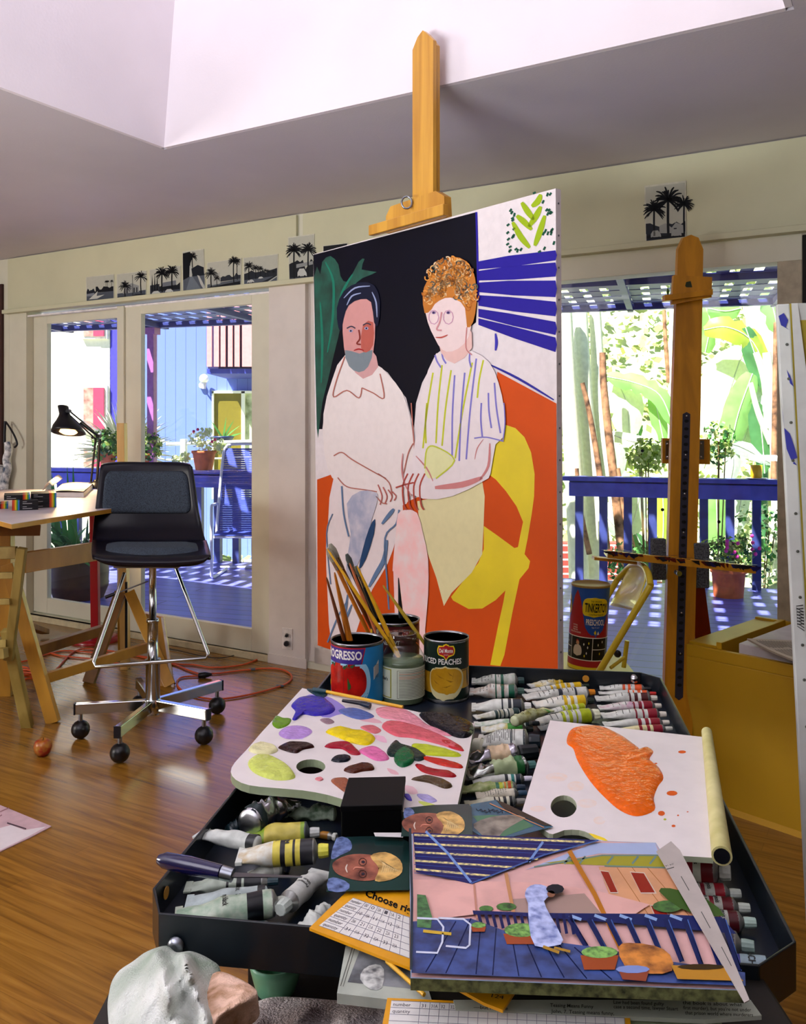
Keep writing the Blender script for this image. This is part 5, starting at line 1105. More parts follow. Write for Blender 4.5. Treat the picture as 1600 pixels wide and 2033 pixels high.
# papers on the floor, lower left
pp = [hz(0,1598,.004), hz(102,1640,.004), hz(60,1662,.004), hz(0,1690,.004), hz(-120,1735,.004), hz(-160,1620,.004)]
mb = MB(); mb.prism(pp, (0,0,-.003), mat('#c9a8ae', .6, var=.05)); K2 = Paint(lambda x, y: hz(x, y, .004), (0,0,1), mb)
K2.poly([(-60,1660),(0,1644),(22,1638),(48,1648),(92,1641),(58,1660),(0,1688),(-80,1722)], '#ddd3d6', 0); K2.line([(14,1634),(52,1646)], 3, '#54424c', sm=0); K2.line([(0,1612),(18,1604)], 1.6, '#8c5a60', sm=0); K2.line([(-20,1632),(4,1618)], 1.6, '#8c5a60', sm=0)
tag(mb.build('loose_drawing', base=hz(0,1660,0)), 'pinkish loose sheet with pencil marks on the floor at the left border', 'paper')
# ============================================================ PAINT CART (taboret)
EXT, EYT = V((.989,-.147,0)), V((.147,.989,0)); FL_ = V((-.305,.985,0)); TWD, TLN, FZ, RZ = .725, 1.07, .71, .75
EXT.normalize(); EYT.normalize()
def tr(a_, b_, z=0.0): return FL_+EXT*a_+EYT*b_+V((0,0,z))
TRM = mat('#10181f', .32, var=.08, scale=10, coat=.2); TRI = mat('#131b28', .3, var=.1, scale=8)
t = thing('paint_cart', 'dark blue-black metal tray cart crowded with paints, palettes and pictures', 'cart', tr(TWD/2, TLN/2, 0))
c_ = .05
def outl(i=0.0): return [(c_*.6, i), (TWD-c_, i), (TWD-i, c_), (TWD-i, TLN-c_*.8), (TWD-c_*.8, TLN-i), (c_*.6, TLN-i), (i, TLN-c_*.6), (i, c_)]
MB().prism([tr(*p, FZ-.006) for p in outl(.002)], (0,0,.006), TRI).build('tray_floor', t)
oo, ii = outl(0), outl(.004); rm = MB()
for k in range(8):
    a_, b_, c2, d2 = oo[k], oo[(k+1) % 8], ii[(k+1) % 8], ii[k]
    rm.hexa([tr(*a_, .697), tr(*b_, .697), tr(*c2, .697), tr(*d2, .697), tr(*a_, RZ), tr(*b_, RZ), tr(*c2, RZ), tr(*d2, RZ)], TRM)
rm.build('tray_rim', t, bevel=.0012)
for a_ in (.04, TWD-.05):
    MB().obox(tr(a_-.02+(.02 if a_ < .1 else -.03), .28, .0), EXT*.03, EYT*.03, (0,0,.704), TRM).build('leg', t, bevel=.002); MB().obox(tr(a_-.02, TLN-.03, .0), EXT*.04, EYT*.03, (0,0,.704), TRM).build('leg', t, bevel=.002)
MB().obox(tr(.27,.34,.0), EXT*(TWD-.29), EYT*(TLN-.40), (0,0,.703), mat('#0c1014', .6, var=0)).build('added_solid_body', t)  # solid body added beneath the tray, shades the floor to the right
SHB = mat('#120d0a', .7, var=.05); MB().box((-.20,.58,.53), (.42,1.2,.55), SHB).build('pull_out_board', t)
for a_, b_, z, ax in ((-.003,.075,.72,-EXT), (.052,-.003,.718,-EYT), (TWD-.06,-.003,.718,-EYT)): 
    q = MB(); q.lathe([(.010,0),(.009,.004),(.004,.006)], tr(a_, b_, z), STL, 14, axis=ax); q.build('bolt', t)
for a_, b_, ax in ((.006,.075,EXT), (TWD-.16,TLN-.006,-EYT)):
    q = MB(); q.lathe([(.0075,0),(.0075,.0008)], tr(a_, b_, .732), mat('#c98a2a', .5, var=0), 16, axis=ax); q.build('rim_hole', t)
q = MB(); q.lathe([(.010,0),(.008,.012),(.003,.014)], tr(TWD-.055, TLN-.008, .737), CHR, 14, axis=-EYT); q.build('bolt', t)
z0 = FZ
# ---------------------------------------------------------------- tins and jar
def tin(px, pyb, dia_px, h, label, Yc=None):
    p = at(px, 845, Yc); p.z = z0; r = dia_px/2*Yc/F
    t = thing('food_tin', label, 'tin', p)
    TINM = mat('#8f9296', .25, 1.0, var=0); INN = mat('#4a4338', .4, .6, var=.2, scale=30)
    MB().lathe([(r*.98,0),(r,.002),(r,.005),(r*.975,.007),(r*.975,h-.006),(r,h-.004),(r,h),(r*.96,h),(r*.95,h-.004)], p, TINM, 48).build('can_body', t)
    MB().lathe([(r*.95,h-.004),(r*.95,.02),(.001,.019)], p, INN, 40).build('inside', t)
    return t, p, r
def cylf(p, r0, yaw=0.0):
    return lambda u, v, r=r0: V((p.x+r*math.sin(u+yaw), p.y-r*math.cos(u+yaw), p.z+v))
t, p, r = tin(709, 1400, 106, .135, 'tomato tin lettered PROGRESSO with a red tomato on blue, holding wooden brushes', 1.862)
f = cylf(p, r, math.atan2(-p.x, p.y)*-1*-1); f = cylf(p, r, -math.atan2(p.x, p.y)*1.0)
SB = mat('#1c84c4', .3, var=.05, scale=20); PU = mat('#3c2c86', .3, var=0); TOM = mat('#c01a14', .25, var=.12, scale=30, dark='#7c0c0c'); h = .135
tb = MB(); band(tb, .007, h-.007, -PI, PI, SB, r*.98, 64, f)
cpoly(tb, smooth_closed([(-1.5,.012),(-.2,.006),(.3,.018),(.52,.05),(.44,.083),(.2,.098),(-.4,.1),(-1.4,.1)], 3), mat('#9fd4ec', .3, var=0), r*.982, f, 16)
cpoly(tb, [(-1.7,.094),(.16,.094),(.30,.128),(-1.7,.128)], PU, r*.984, f, 6); cpoly(tb, [(.14,.094),(.18,.094),(.32,.128),(.28,.128)], RED, r*.985, f, 6); cpoly(tb, [(-1.7,.1255),(.3,.1255),(.31,.128),(-1.7,.128)], RED, r*.9852, f, 2)
cpoly(tb, smooth_closed([(-1.45,.06),(-1.3,.025),(-.85,.018),(-.6,.018),(-.1,.02),(.28,.036),(.36,.058),(.28,.078),(.05,.09),(-.3,.093),(-.55,.088),(-.75,.094),(-1.1,.09),(-1.4,.08)], 3), TOM, r*.9875, f, 20)
cpoly(tb, smooth_closed([(-.58,.02),(-.53,.05),(-.55,.088),(-.51,.05)], 2), mat('#5c0808', .4, var=0), r*.989, f, 8)
for a0, b0, a1, b1 in ((-.5,.09,-.15,.085),(-.6,.086,-.35,.094),(-.3,.09,-.05,.095),(-.4,.088,-.38,.1),(-1.3,.09,-1.0,.094),(-1.1,.088,-.9,.095)):
    cpoly(tb, [(a0,b0),(a1,b1),((a0+a1)/2,b0-.004)], mat('#1f4a1e', .5, var=0), r*.991, f, 4)
cpoly(tb, smooth_closed([(-.34,.04),(-.27,.042),(-.22,.048),(-.3,.058),(-.36,.066),(-.36,.05)], 2), mat('#28521c', .5, var=0), r*.991, f, 6)
tb.text('PROGRESSO', lambda u, v: f(u, v, r*.9895), 1.78, .0175, WH, .03, -1.60, .1035)
cpoly(tb, [(.66,.058),(.93,.062),(.93,.098),(.66,.094)], WH, r*.985, f, 3)
for k in range(9): cpoly(tb, [(.70+k*.026,.062),(.71+k*.026,.062),(.71+k*.026,.09),(.70+k*.026,.09)], mat('#39424c', .5, var=0), r*.988, f, 1)
tb.text('ITALIAN', lambda u, v: f(u, v, r*.989), .34, .004, KK, .02, -.98, .010)
cpoly(tb, [(-1.5,.04),(-1.38,.04),(-1.38,.052),(-1.5,.052)], YE, r*.99, f, 2)
tb.build('paper_label', t); TIN1, R1 = p, r
t, p, r = tin(886, 1397, 91, .133, 'peach tin with a dark green label reading Del Monte SLICED PEACHES', 1.893); h = .133
f = cylf(p, r, 0); DG = mat('#14261f', .3, var=.05); PE = mat('#d2a021', .3, var=.10, scale=18, dark='#b07e10')
tb = MB(); band(tb, .007, h-.006, -PI, PI, DG, r*.98, 64, f)
cpoly(tb, [(.3,.03),(1.5,.03),(1.7,.07),(1.6,.076),(1.2,.072),(.3,.07)], PE, r*.982, f, 8); cpoly(tb, [(-1.5,.01),(-.3,.02),(-.3,.075),(-1.5,.07)], PE, r*.982, f, 6)
cpoly(tb, smooth_closed([(-.85,.05),(-.7,.018),(-.2,.006),(.35,.012),(.72,.035),(.76,.06),(.5,.075),(-.1,.08),(-.7,.072)], 3), mat('#d8cf9a', .3, var=0), r*.984, f, 18)
cpoly(tb, smooth_closed([(-.8,.05),(-.68,.03),(-.2,.02),(.3,.022),(.62,.04),(.68,.06),(.45,.072),(-.1,.077),(-.68,.07)], 3), PE, r*.987, f, 18)
for a0, b0, a1, b1 in ((-.5,.062,-.1,.052),(-.1,.052,.35,.046),(-.3,.035,.2,.04),(0,.068,.25,.058),(.2,.05,.3,.07),(-.65,.05,-.35,.04)): cpoly(tb, [(a0,b0),(a1,b1),((a0+a1)/2,(b0+b1)/2-.0035)], mat('#9a6c10', .4, var=0), r*.9885, f, 4)
cpoly(tb, smooth_closed([(1.1,.03),(1.15,.055),(1.05,.072),(1.02,.05)], 2), DG, r*.986, f, 6); cpoly(tb, smooth_closed([(1.35,.02),(1.3,.05),(1.25,.07),(1.22,.045)], 2), DG, r*.986, f, 6)
tb.text('SLICED PEACHES', lambda u, v: f(u, v, r*.985), 1.98, .0115, WH, .025, -1.32, .0835)
sh_ = smooth_closed([(-.18,.100),(-.06,.092),(.06,.100),(.26,.102),(.34,.112),(.26,.1235),(.12,.1225),(-.06,.1275),(-.24,.1225),(-.38,.1235),(-.46,.112),(-.38,.102)], 3)
cpoly(tb, sh_, YE, r*.985, f, 16); cpoly(tb, [(-.06+(u+.06)*.88, .1115+(v-.1115)*.84) for u, v in sh_], RED, r*.9865, f, 14)
tb.text('Del Monte', lambda u, v: f(u, v, r*.9885), .60, .0085, WH, .02, -.36, .1085); tb.text('QUALITY', lambda u, v: f(u, v, r*.9885), .2, .002, WH, .01, -.16, .103)
tb.build('paper_label', t)
t, p, r = tin(784, 1241, 99, .152, 'dark red tin behind the others with fine print under its rim', 1.978); h = .152
f = cylf(p, r, 0); tb = MB(); band(tb, .007, h-.007, -PI, PI, mat('#4a1216', .35, var=.05), r*.98, 64, f)
cpoly(tb, [(-1.6,.10),(-1.15,.10),(-1.15,h-.02),(-1.6,h-.02)], YE, r*.985, f, 4)
for k, (s_, w_) in enumerate((('We use only ONE grade', .9), ('of tomato in this can', .85))): tb.text(s_, lambda u, v: f(u, v, r*.985), w_, .0042, mat('#c96a5c', .4, var=0), .01, -.55, .134-.009*k)
tb.text('0', lambda u, v: f(u, v, r*.985), .1, .010, mat('#8fae9a', .4, var=0), 0, -.82, .127); tb.text('NET WT', lambda u, v: f(u, v, r*.985), .7, .009, WH, .02, -.5, .105)
tb.build('paper_label', t); TIN3 = p
# jar
Yj = 1.872; p = at(800, 845, Yj); p.z = z0; r = 43*Yj/F
t = thing('glass_jar', 'glass jar with a cream directions label and cloudy water, one yellow brush in it', 'jar', p)
gm_ = glass_mat((.93,.97,.94), .05, 'm_jar'); jr = MB()
jr.lathe([(r*.93,.0),(r,.006),(r,.085),(r*.96,.098),(r*.72,.118),(r*.63,.123),(r*.63,.126),(r*.68,.128),(r*.63,.131),(r*.68,.134),(r*.63,.137),(r*.66,.143),(r*.61,.1455),(r*.57,.143)], p, gm_, 44); jr.build('jar_glass', t)
MB().lathe([(r*.94,.003),(r*.97,.008),(r*.97,.083),(r*.93,.092),(.001,.0921)], p, mat('#67745a', .15, var=.1, scale=8), 40).build('cloudy_water', t)
f = cylf(p, r, 0); tb = MB(); LC_ = mat('#d3dbc4', .5, var=.04, scale=20)
band(tb, .014, .080, -1.75, 1.75, LC_, r*1.006, 40, f)
def frame_(u0, u1, v0, v1, c, w_=.0012):
    for q in ([(u0,v0),(u1,v0),(u1,v0+w_),(u0,v0+w_)], [(u0,v1-w_),(u1,v1-w_),(u1,v1),(u0,v1)]): cpoly(tb, q, c, r*1.012, f, 1)
    for q in ([(u0,v0),(u0+w_/r*1.2,v0),(u0+w_/r*1.2,v1),(u0,v1)], [(u1-w_/r*1.2,v0),(u1,v0),(u1,v1),(u1-w_/r*1.2,v1)]): cpoly(tb, q, c, r*1.012, f, 1)
frame_(-1.55, -.55, .016, .077, mat('#9c9a1c', .4, var=0), .0022); frame_(-.27, 1.5, .017, .0755, mat('#4a4a3c', .5, var=0), .0007)
tb.text("cher's", lambda u, v: f(u, v, r*1.014), .4, .007, mat('#20241e', .5, var=0), .03, -1.15, .052); 
for k in range(17):
    red = k in (1, 3, 4); c = mat('#b5603c' if red else '#6b6a5c', .5, var=0); u1 = random.Random(k).uniform(1.15, 1.45)
    cpoly(tb, [(-.18,.0710-.0032*k),(u1,.0710-.0032*k),(u1,.0722-.0032*k),(-.18,.0722-.0032*k)], c, r*1.012, f, 1, .2)
tb.build('paper_label', t); JAR, RJ = p, r
# ---------------------------------------------------------------- brushes
BRK = mat('#b8690c', .35, var=.05, coat=.3); BRY = mat('#d9a516', .35, var=.04, coat=.3); BRD = mat('#6b3410', .35, var=.05, coat=.3); BRN = mat('#141c22', .35, var=0, coat=.3); FER = mat('#a9a294', .25, 1.0, var=0); HAI = mat('#8f8a78', .8, var=.1)
def brush(a_, b_, Ya, Yb, ru, m, label, hair=0, grp='brushes standing in the tins', r0=.0038, r1=.0022, fer=.72, hm=None, za=None):
    A_ = at(a_[0], a_[1], Ya); B_ = at(b_[0], b_[1], Yb); mb = thing('paint_brush', label, 'brush', A_, grp); d = B_-A_
    if hair:
        MB().tube([A_, A_+d*.3, A_+d*fer], [r0*.8, r0*1.15, r0*1.05], m, 8).build('handle', mb)
        MB().tube([A_+d*fer, A_+d*.88], [r0*1.2, r0*1.5], FER, 8).build('ferrule', mb); MB().tube([A_+d*.88, A_+d*.95, B_], [r0*1.6, r0*1.9, r0*.9], hm or HAI, 8).build('bristles', mb)
    else: MB().tube([A_, A_+d*.5, A_+d*.97, B_], [r0, r0*1.2, r1, r1*.5], m, 8).build('handle', mb)
brush((700,1330),(648,1146), 1.87,1.83, 0, BRD, 'thin dark brown brush handle, leftmost in the tomato tin')
brush((707,1340),(664,1138), 1.86,1.86, 0, BRK, 'amber brush handle second from left in the tomato tin', r0=.0048)
brush((712,1340),(664,1136), 1.85,1.88, 0, BRK, 'amber brush handle right-hand one of the tomato tin', r0=.0045)
brush((752,1300),(650,1088), 1.97,1.93, 0, BRK, 'amber-handled flat bristle brush rising highest from the dark red tin', 1, fer=.80, r0=.0042)
brush((765,1300),(655,1080), 1.98,1.95, 0, BRD, 'brown brush with grey worn bristles beside the highest one', 1, fer=.78, r0=.0045)
brush((770,1300),(688,1100), 2.0,1.98, 0, BRN, 'black-handled slender brush with dark tip in the dark red tin', 1, fer=.8, hm=mat('#4c5550', .8))
brush((776,1300),(690,1120), 1.96,1.96, 0, BRN, 'black brush handle with fine lettering leaning left in the dark red tin', r0=.0042)
brush((772,1290),(706,1124), 2.0,2.0, 0, BRN, 'dark round brush just right of the fine-lettered one', 1, fer=.75, hm=mat('#5c6a62', .8))
brush((760,1290),(694,1118), 1.95,1.93, 0, mat('#c9744a', .4), 'salmon-tipped brush handle among the dark brushes')
brush((802,1322),(650,1090), 1.87,1.90, 0, BRY, 'long yellow brush handle crossing from the jar, tip at the upper left', r0=.0036)
brush((804,1330),(709,1124), 1.88,1.9, 0, BRY, 'yellow brush handle standing in the jar', r0=.0042)
brush((800,1290),(791,1147), 2.0,2.0, 0, BRN, 'upright dark slate brush with pointed tip in the dark red tin', r0=.0048, r1=.0015)
brush((848,1285),(760,1162), 1.9,1.93, 0, mat('#a58a18', .4), 'olive yellow brush handle leaning from the peach tin', r0=.0036)
# ---------------------------------------------------------------- palettes with paint
def offp(z): return lambda x, y: hz(x, y, z)
def blob(par, pts, c, z, hgt=.004, name='paint_daub', rough=.18):
    pts = smooth_closed(pts, 4); n = len(pts); cx = sum(p[0] for p in pts)/n; cy = sum(p[1] for p in pts)/n; rn = random.Random(int(cx*3+cy)); vs = []
    rings = ((1.0, 0), (.93, .6), (.8, .95), (.55, .8), (.3, 1.0), (.12, .85))
    for s_, hh in rings:
        for x, y in pts:
            xx, yy = cx+(x-cx)*s_, cy+(y-cy)*s_; q = hz(xx, yy, z); nz_ = noise.noise(V((xx*.05+yy*.06, yy*.10, z*9)))*.4+noise.noise(V((xx*.22, yy*.3, 3)))*.12
            vs.append(q+V((0, 0, hgt*hh*(1+nz_) if hh else .0002)))
    mb = MB(); k = len(rings)
    mb.add(vs, [(i*n+j, i*n+(j+1) % n, (i+1)*n+(j+1) % n, (i+1)*n+j) for i in range(k-1) for j in range(n)]+[tuple((k-1)*n+j for j in range(n))], mat(c, rough, var=.06, scale=70, bump=.3, bscale=110, spec=.22), True)
    return mb.build(name, par)
PZ = .770
t = thing('palette', 'white kidney palette spread with many colours of oil paint, left half of the cart', 'palette', hz(700,1480,PZ))
PW = mat('#ddd6d4', .35, var=.02, scale=20)
outer = [(600,1366),(645,1377),(760,1398),(850,1418),(942,1436),(930,1500),(908,1600)]+smooth_open([(908,1600),(860,1612),(800,1612),(740,1604),(690,1590),(650,1578),(600,1569),(540,1564),(495,1559),(468,1548),(458,1532),(466,1514),(490,1488),(520,1453),(560,1410),(600,1366)], 2)[1:-1]
hole = [(617+29*math.cos(q*PI/12), 1522+14.5*math.sin(q*PI/12)) for q in range(24)]
MB().prism([hz(x, y, PZ) for x, y in outer], (0,0,-.012), mat('#8f9c7c', .5, var=.05), PW, hole=[hz(x, y, PZ) for x, y in hole]).build('board', t)
DB = [([(578,1400),(600,1384),(640,1385),(665,1405),(655,1418),(625,1422),(602,1419),(588,1430),(580,1428),(586,1413)],'#2c1fa0',.006),
 ([(548,1422),(540,1437),(552,1447),(572,1440),(578,1428),(562,1427)],'#5f8c12',.003), ([(672,1410),(700,1405),(733,1415),(742,1424),(715,1429),(686,1421)],'#5468a8',.002), ([(609,1368),(630,1370),(650,1378),(640,1386),(620,1378)],'#1c3844',.003),
 ([(748,1406),(790,1404),(822,1418),(850,1440),(892,1456),(894,1462),(860,1456),(820,1441),(790,1431),(755,1424)],'#dc8c9c',.002), ([(758,1444),(776,1430),(830,1442),(880,1462),(916,1482),(912,1490),(870,1478),(820,1466),(785,1462)],'#cf5a66',.003),
 ([(872,1470),(892,1472),(918,1486),(918,1492),(890,1484)],'#b02028',.003), ([(832,1418),(868,1419),(905,1424),(936,1436),(940,1452),(930,1464),(908,1465),(878,1453),(850,1438)],'#0a0812',.008),
 ([(553,1456),(572,1442),(603,1442),(620,1453),(600,1466),(568,1467)],'#b08ad0',.0012), ([(635,1429),(652,1426),(664,1434),(650,1438)],'#8a6f78',.0015), ([(646,1453),(670,1445),(700,1451),(735,1458),(745,1468),(730,1480),(700,1476),(668,1464)],'#dfc60a',.006),
 ([(716,1443),(740,1440),(757,1450),(745,1457),(724,1450)],'#cf6a70',.002), ([(644,1482),(660,1475),(690,1474),(706,1486),(716,1498),(698,1499),(680,1488),(655,1486)],'#9c0f2a',.004), ([(712,1490),(740,1482),(764,1494),(772,1508),(748,1511),(726,1501)],'#d56aa0',.003),
 ([(493,1489),(515,1475),(545,1482),(551,1492),(530,1499),(508,1497)],'#d6d2a0',.005), ([(552,1484),(580,1476),(612,1477),(624,1484),(602,1489),(588,1496),(568,1492)],'#2c1210',.005), ([(492,1514),(510,1500),(540,1503),(574,1524),(586,1544),(560,1550),(530,1546),(502,1533)],'#c3cf62',.006),
 ([(657,1510),(672,1501),(696,1503),(690,1512),(670,1514)],'#0e1220',.004), ([(682,1529),(712,1518),(738,1519),(742,1529),(720,1532),(700,1536)],'#4a1f10',.005), ([(768,1490),(784,1470),(795,1478),(830,1489),(846,1503),(830,1512),(800,1502),(775,1503)],'#062420',.004), ([(784,1498),(806,1486),(823,1499),(819,1516),(798,1524),(784,1514)],'#0c5a30',.007),
 ([(818,1478),(848,1480),(880,1488),(913,1497),(910,1503),(878,1502),(842,1499),(824,1490)],'#b4c21e',.004), ([(840,1504),(878,1510),(916,1520),(914,1526),(878,1521),(846,1510)],'#b8200f',.004), ([(824,1518),(852,1528),(890,1533),(906,1540),(898,1544),(868,1541),(838,1533)],'#98101a',.004),
 ([(816,1548),(850,1543),(888,1553),(898,1562),(882,1566),(852,1555)],'#4c3a26',.005), ([(657,1549),(684,1546),(700,1558),(716,1572),(692,1577),(670,1563)],'#8c5038',.004), ([(756,1562),(774,1546),(788,1560),(780,1571)],'#d58a8c',.002), ([(828,1577),(850,1579),(868,1590),(852,1594),(834,1586)],'#a9a0d4',.002), ([(625,1547),(636,1544),(642,1548),(634,1551)],'#d07a80',.002), ([(802,1578),(812,1578),(818,1590),(808,1588)],'#5a4ac0',.002)]
for pts, c, hh in DB: blob(t, pts, c, PZ, hh)
for k_, (pts, c) in enumerate((([(600,1384),(640,1380),(672,1394),(690,1412),(668,1420),(640,1424)], '#8f80cc'), ([(556,1462),(560,1450),(590,1440),(612,1450),(600,1468)], '#c0b4e4'), ([(740,1460),(762,1462),(768,1475),(750,1470)], '#e6b4c8'), ([(700,1420),(740,1425),(760,1436),(720,1432)], '#d9a8b0'), ([(855,1595),(830,1590),(842,1600),(880,1604)], '#c3cf62'), ([(800,1560),(820,1562),(830,1575),(812,1576)], '#e0b8c0'), ([(768,1525),(785,1530),(792,1538),(776,1536)], '#d9a8b0'))):
    P_ = Paint(offp(PZ), (0,0,1), MB(), eps=.00012, rough=.4); P_.poly(pts, c, 2); P_.mb.build('paint_film', t)
mb = thing('paint_brush', 'short yellow-handled brush with a dark tip lying along the back edge of the palette', 'brush', hz(640,1375,PZ)); q0, q1 = hz(648,1373,PZ+.006), hz(800,1404,PZ+.004)
MB().tube([q0, q1], .0032, BRY, 8).build('handle', mb); MB().tube([q0, hz(622,1369,PZ+.006)], [.004,.005], mat('#23424a', .4), 8).build('bristles', mb)
mb = thing('paint_brush', 'short black brush lying on the palette behind the blue-grey daub', 'brush', hz(700,1395,PZ+.004)); MB().tube([hz(680,1391,PZ+.008), hz(728,1398,PZ+.008)], [.003,.0045], BLK, 8).build('handle', mb); MB().tube([hz(716,1397,PZ+.009), hz(735,1402,PZ+.007)], [.004,.006], mat('#1a2434', .2), 8).build('bristles', mb)
# right palette, a pad of palette paper
QZ = .778
t = thing('palette_pad', 'square white palette pad with a thumb hole and one big orange paint puddle', 'palette', hz(1230,1560,QZ))
outer = [(1092,1430),(1395,1463),(1416,1703),(1300,1696),(1214,1673)]+smooth_open([(1214,1673),(1186,1667),(1170,1655),(1150,1648),(1120,1648),(1098,1656),(1080,1648),(1036,1612)], 2)[1:]
hole = [(1119+26*math.cos(q*PI/12), 1601+22*math.sin(q*PI/12)) for q in range(24)]
MB().prism([hz(x, y, QZ) for x, y in outer], (0,0,-.007), mat('#a9b094', .5), mat('#e6dedf', .4, var=.015), hole=[hz(x, y, QZ) for x, y in hole]).build('pad', t)
blob(t, [(1131,1452),(1150,1442),(1190,1441),(1230,1458),(1262,1480),(1272,1488),(1286,1484),(1297,1493),(1290,1508),(1308,1524),(1317,1545),(1306,1562),(1298,1585),(1299,1609),(1265,1621),(1232,1610),(1202,1585),(1172,1552),(1147,1512),(1138,1487),(1125,1475)], '#ea6400', QZ, .005, 'paint_puddle', .12)
def spot(x, y, a_, b_, c, n_=10, nm='paint_spot', k_=1):
    P_ = Paint(offp(QZ), (0,0,1), MB(), eps=.0001*k_, rough=.4); P_.dot(x, y, a_, b_, c, n_); P_.mb.build(nm, t)
for x, y, a_, b_ in ((1105,1543,22,9),(1143,1561,17,10),(1190,1629,12,8),(1165,1595,20,9),(1068,1606,16,6)): spot(x, y, a_, b_, mat('#d9c4b8', .4, var=.2, scale=60, dark='#e6dedf'), 14, 'stain', 1)
for x, y, a_, b_, c in ((1354,1493,8,3,'#d9560a'),(1334,1575,11,5,'#d9560a'),(1313,1615,7,5,'#d9560a'),(1337,1640,4,2.5,'#d9560a'),(1302,1516,3,1.5,'#d9560a'),(1346,1619,2,1.5,'#d9560a'),(1320,1627,3,2,'#a8b01e'),(1365,1612,2,1,'#d9560a')): spot(x, y, a_, b_, c, k_=2)
P_ = Paint(offp(QZ), (0,0,1), MB(), eps=.0001); P_.poly([(1210,1672),(1180,1664),(1168,1654),(1178,1656),(1200,1664)], YE, 1); P_.mb.build('paint_edge', t)
rl = MB(); a_, b_ = hz(1403,1458,QZ+.003), hz(1433,1706,QZ+.002); rl.lathe([(.0085,0),(.012,(b_-a_).length)], a_+V((0,0,.004)), mat('#cfc890', .5, var=.1, scale=20, dark='#b5ae6a'), 20, axis=b_-a_)
rl.lathe([(.0095,0),(.0095,.0005)], b_+V((0,0,.004))+(b_-a_).normalized()*.0004, BLK, 16, axis=b_-a_); rl.build('rolled_sheet', t)
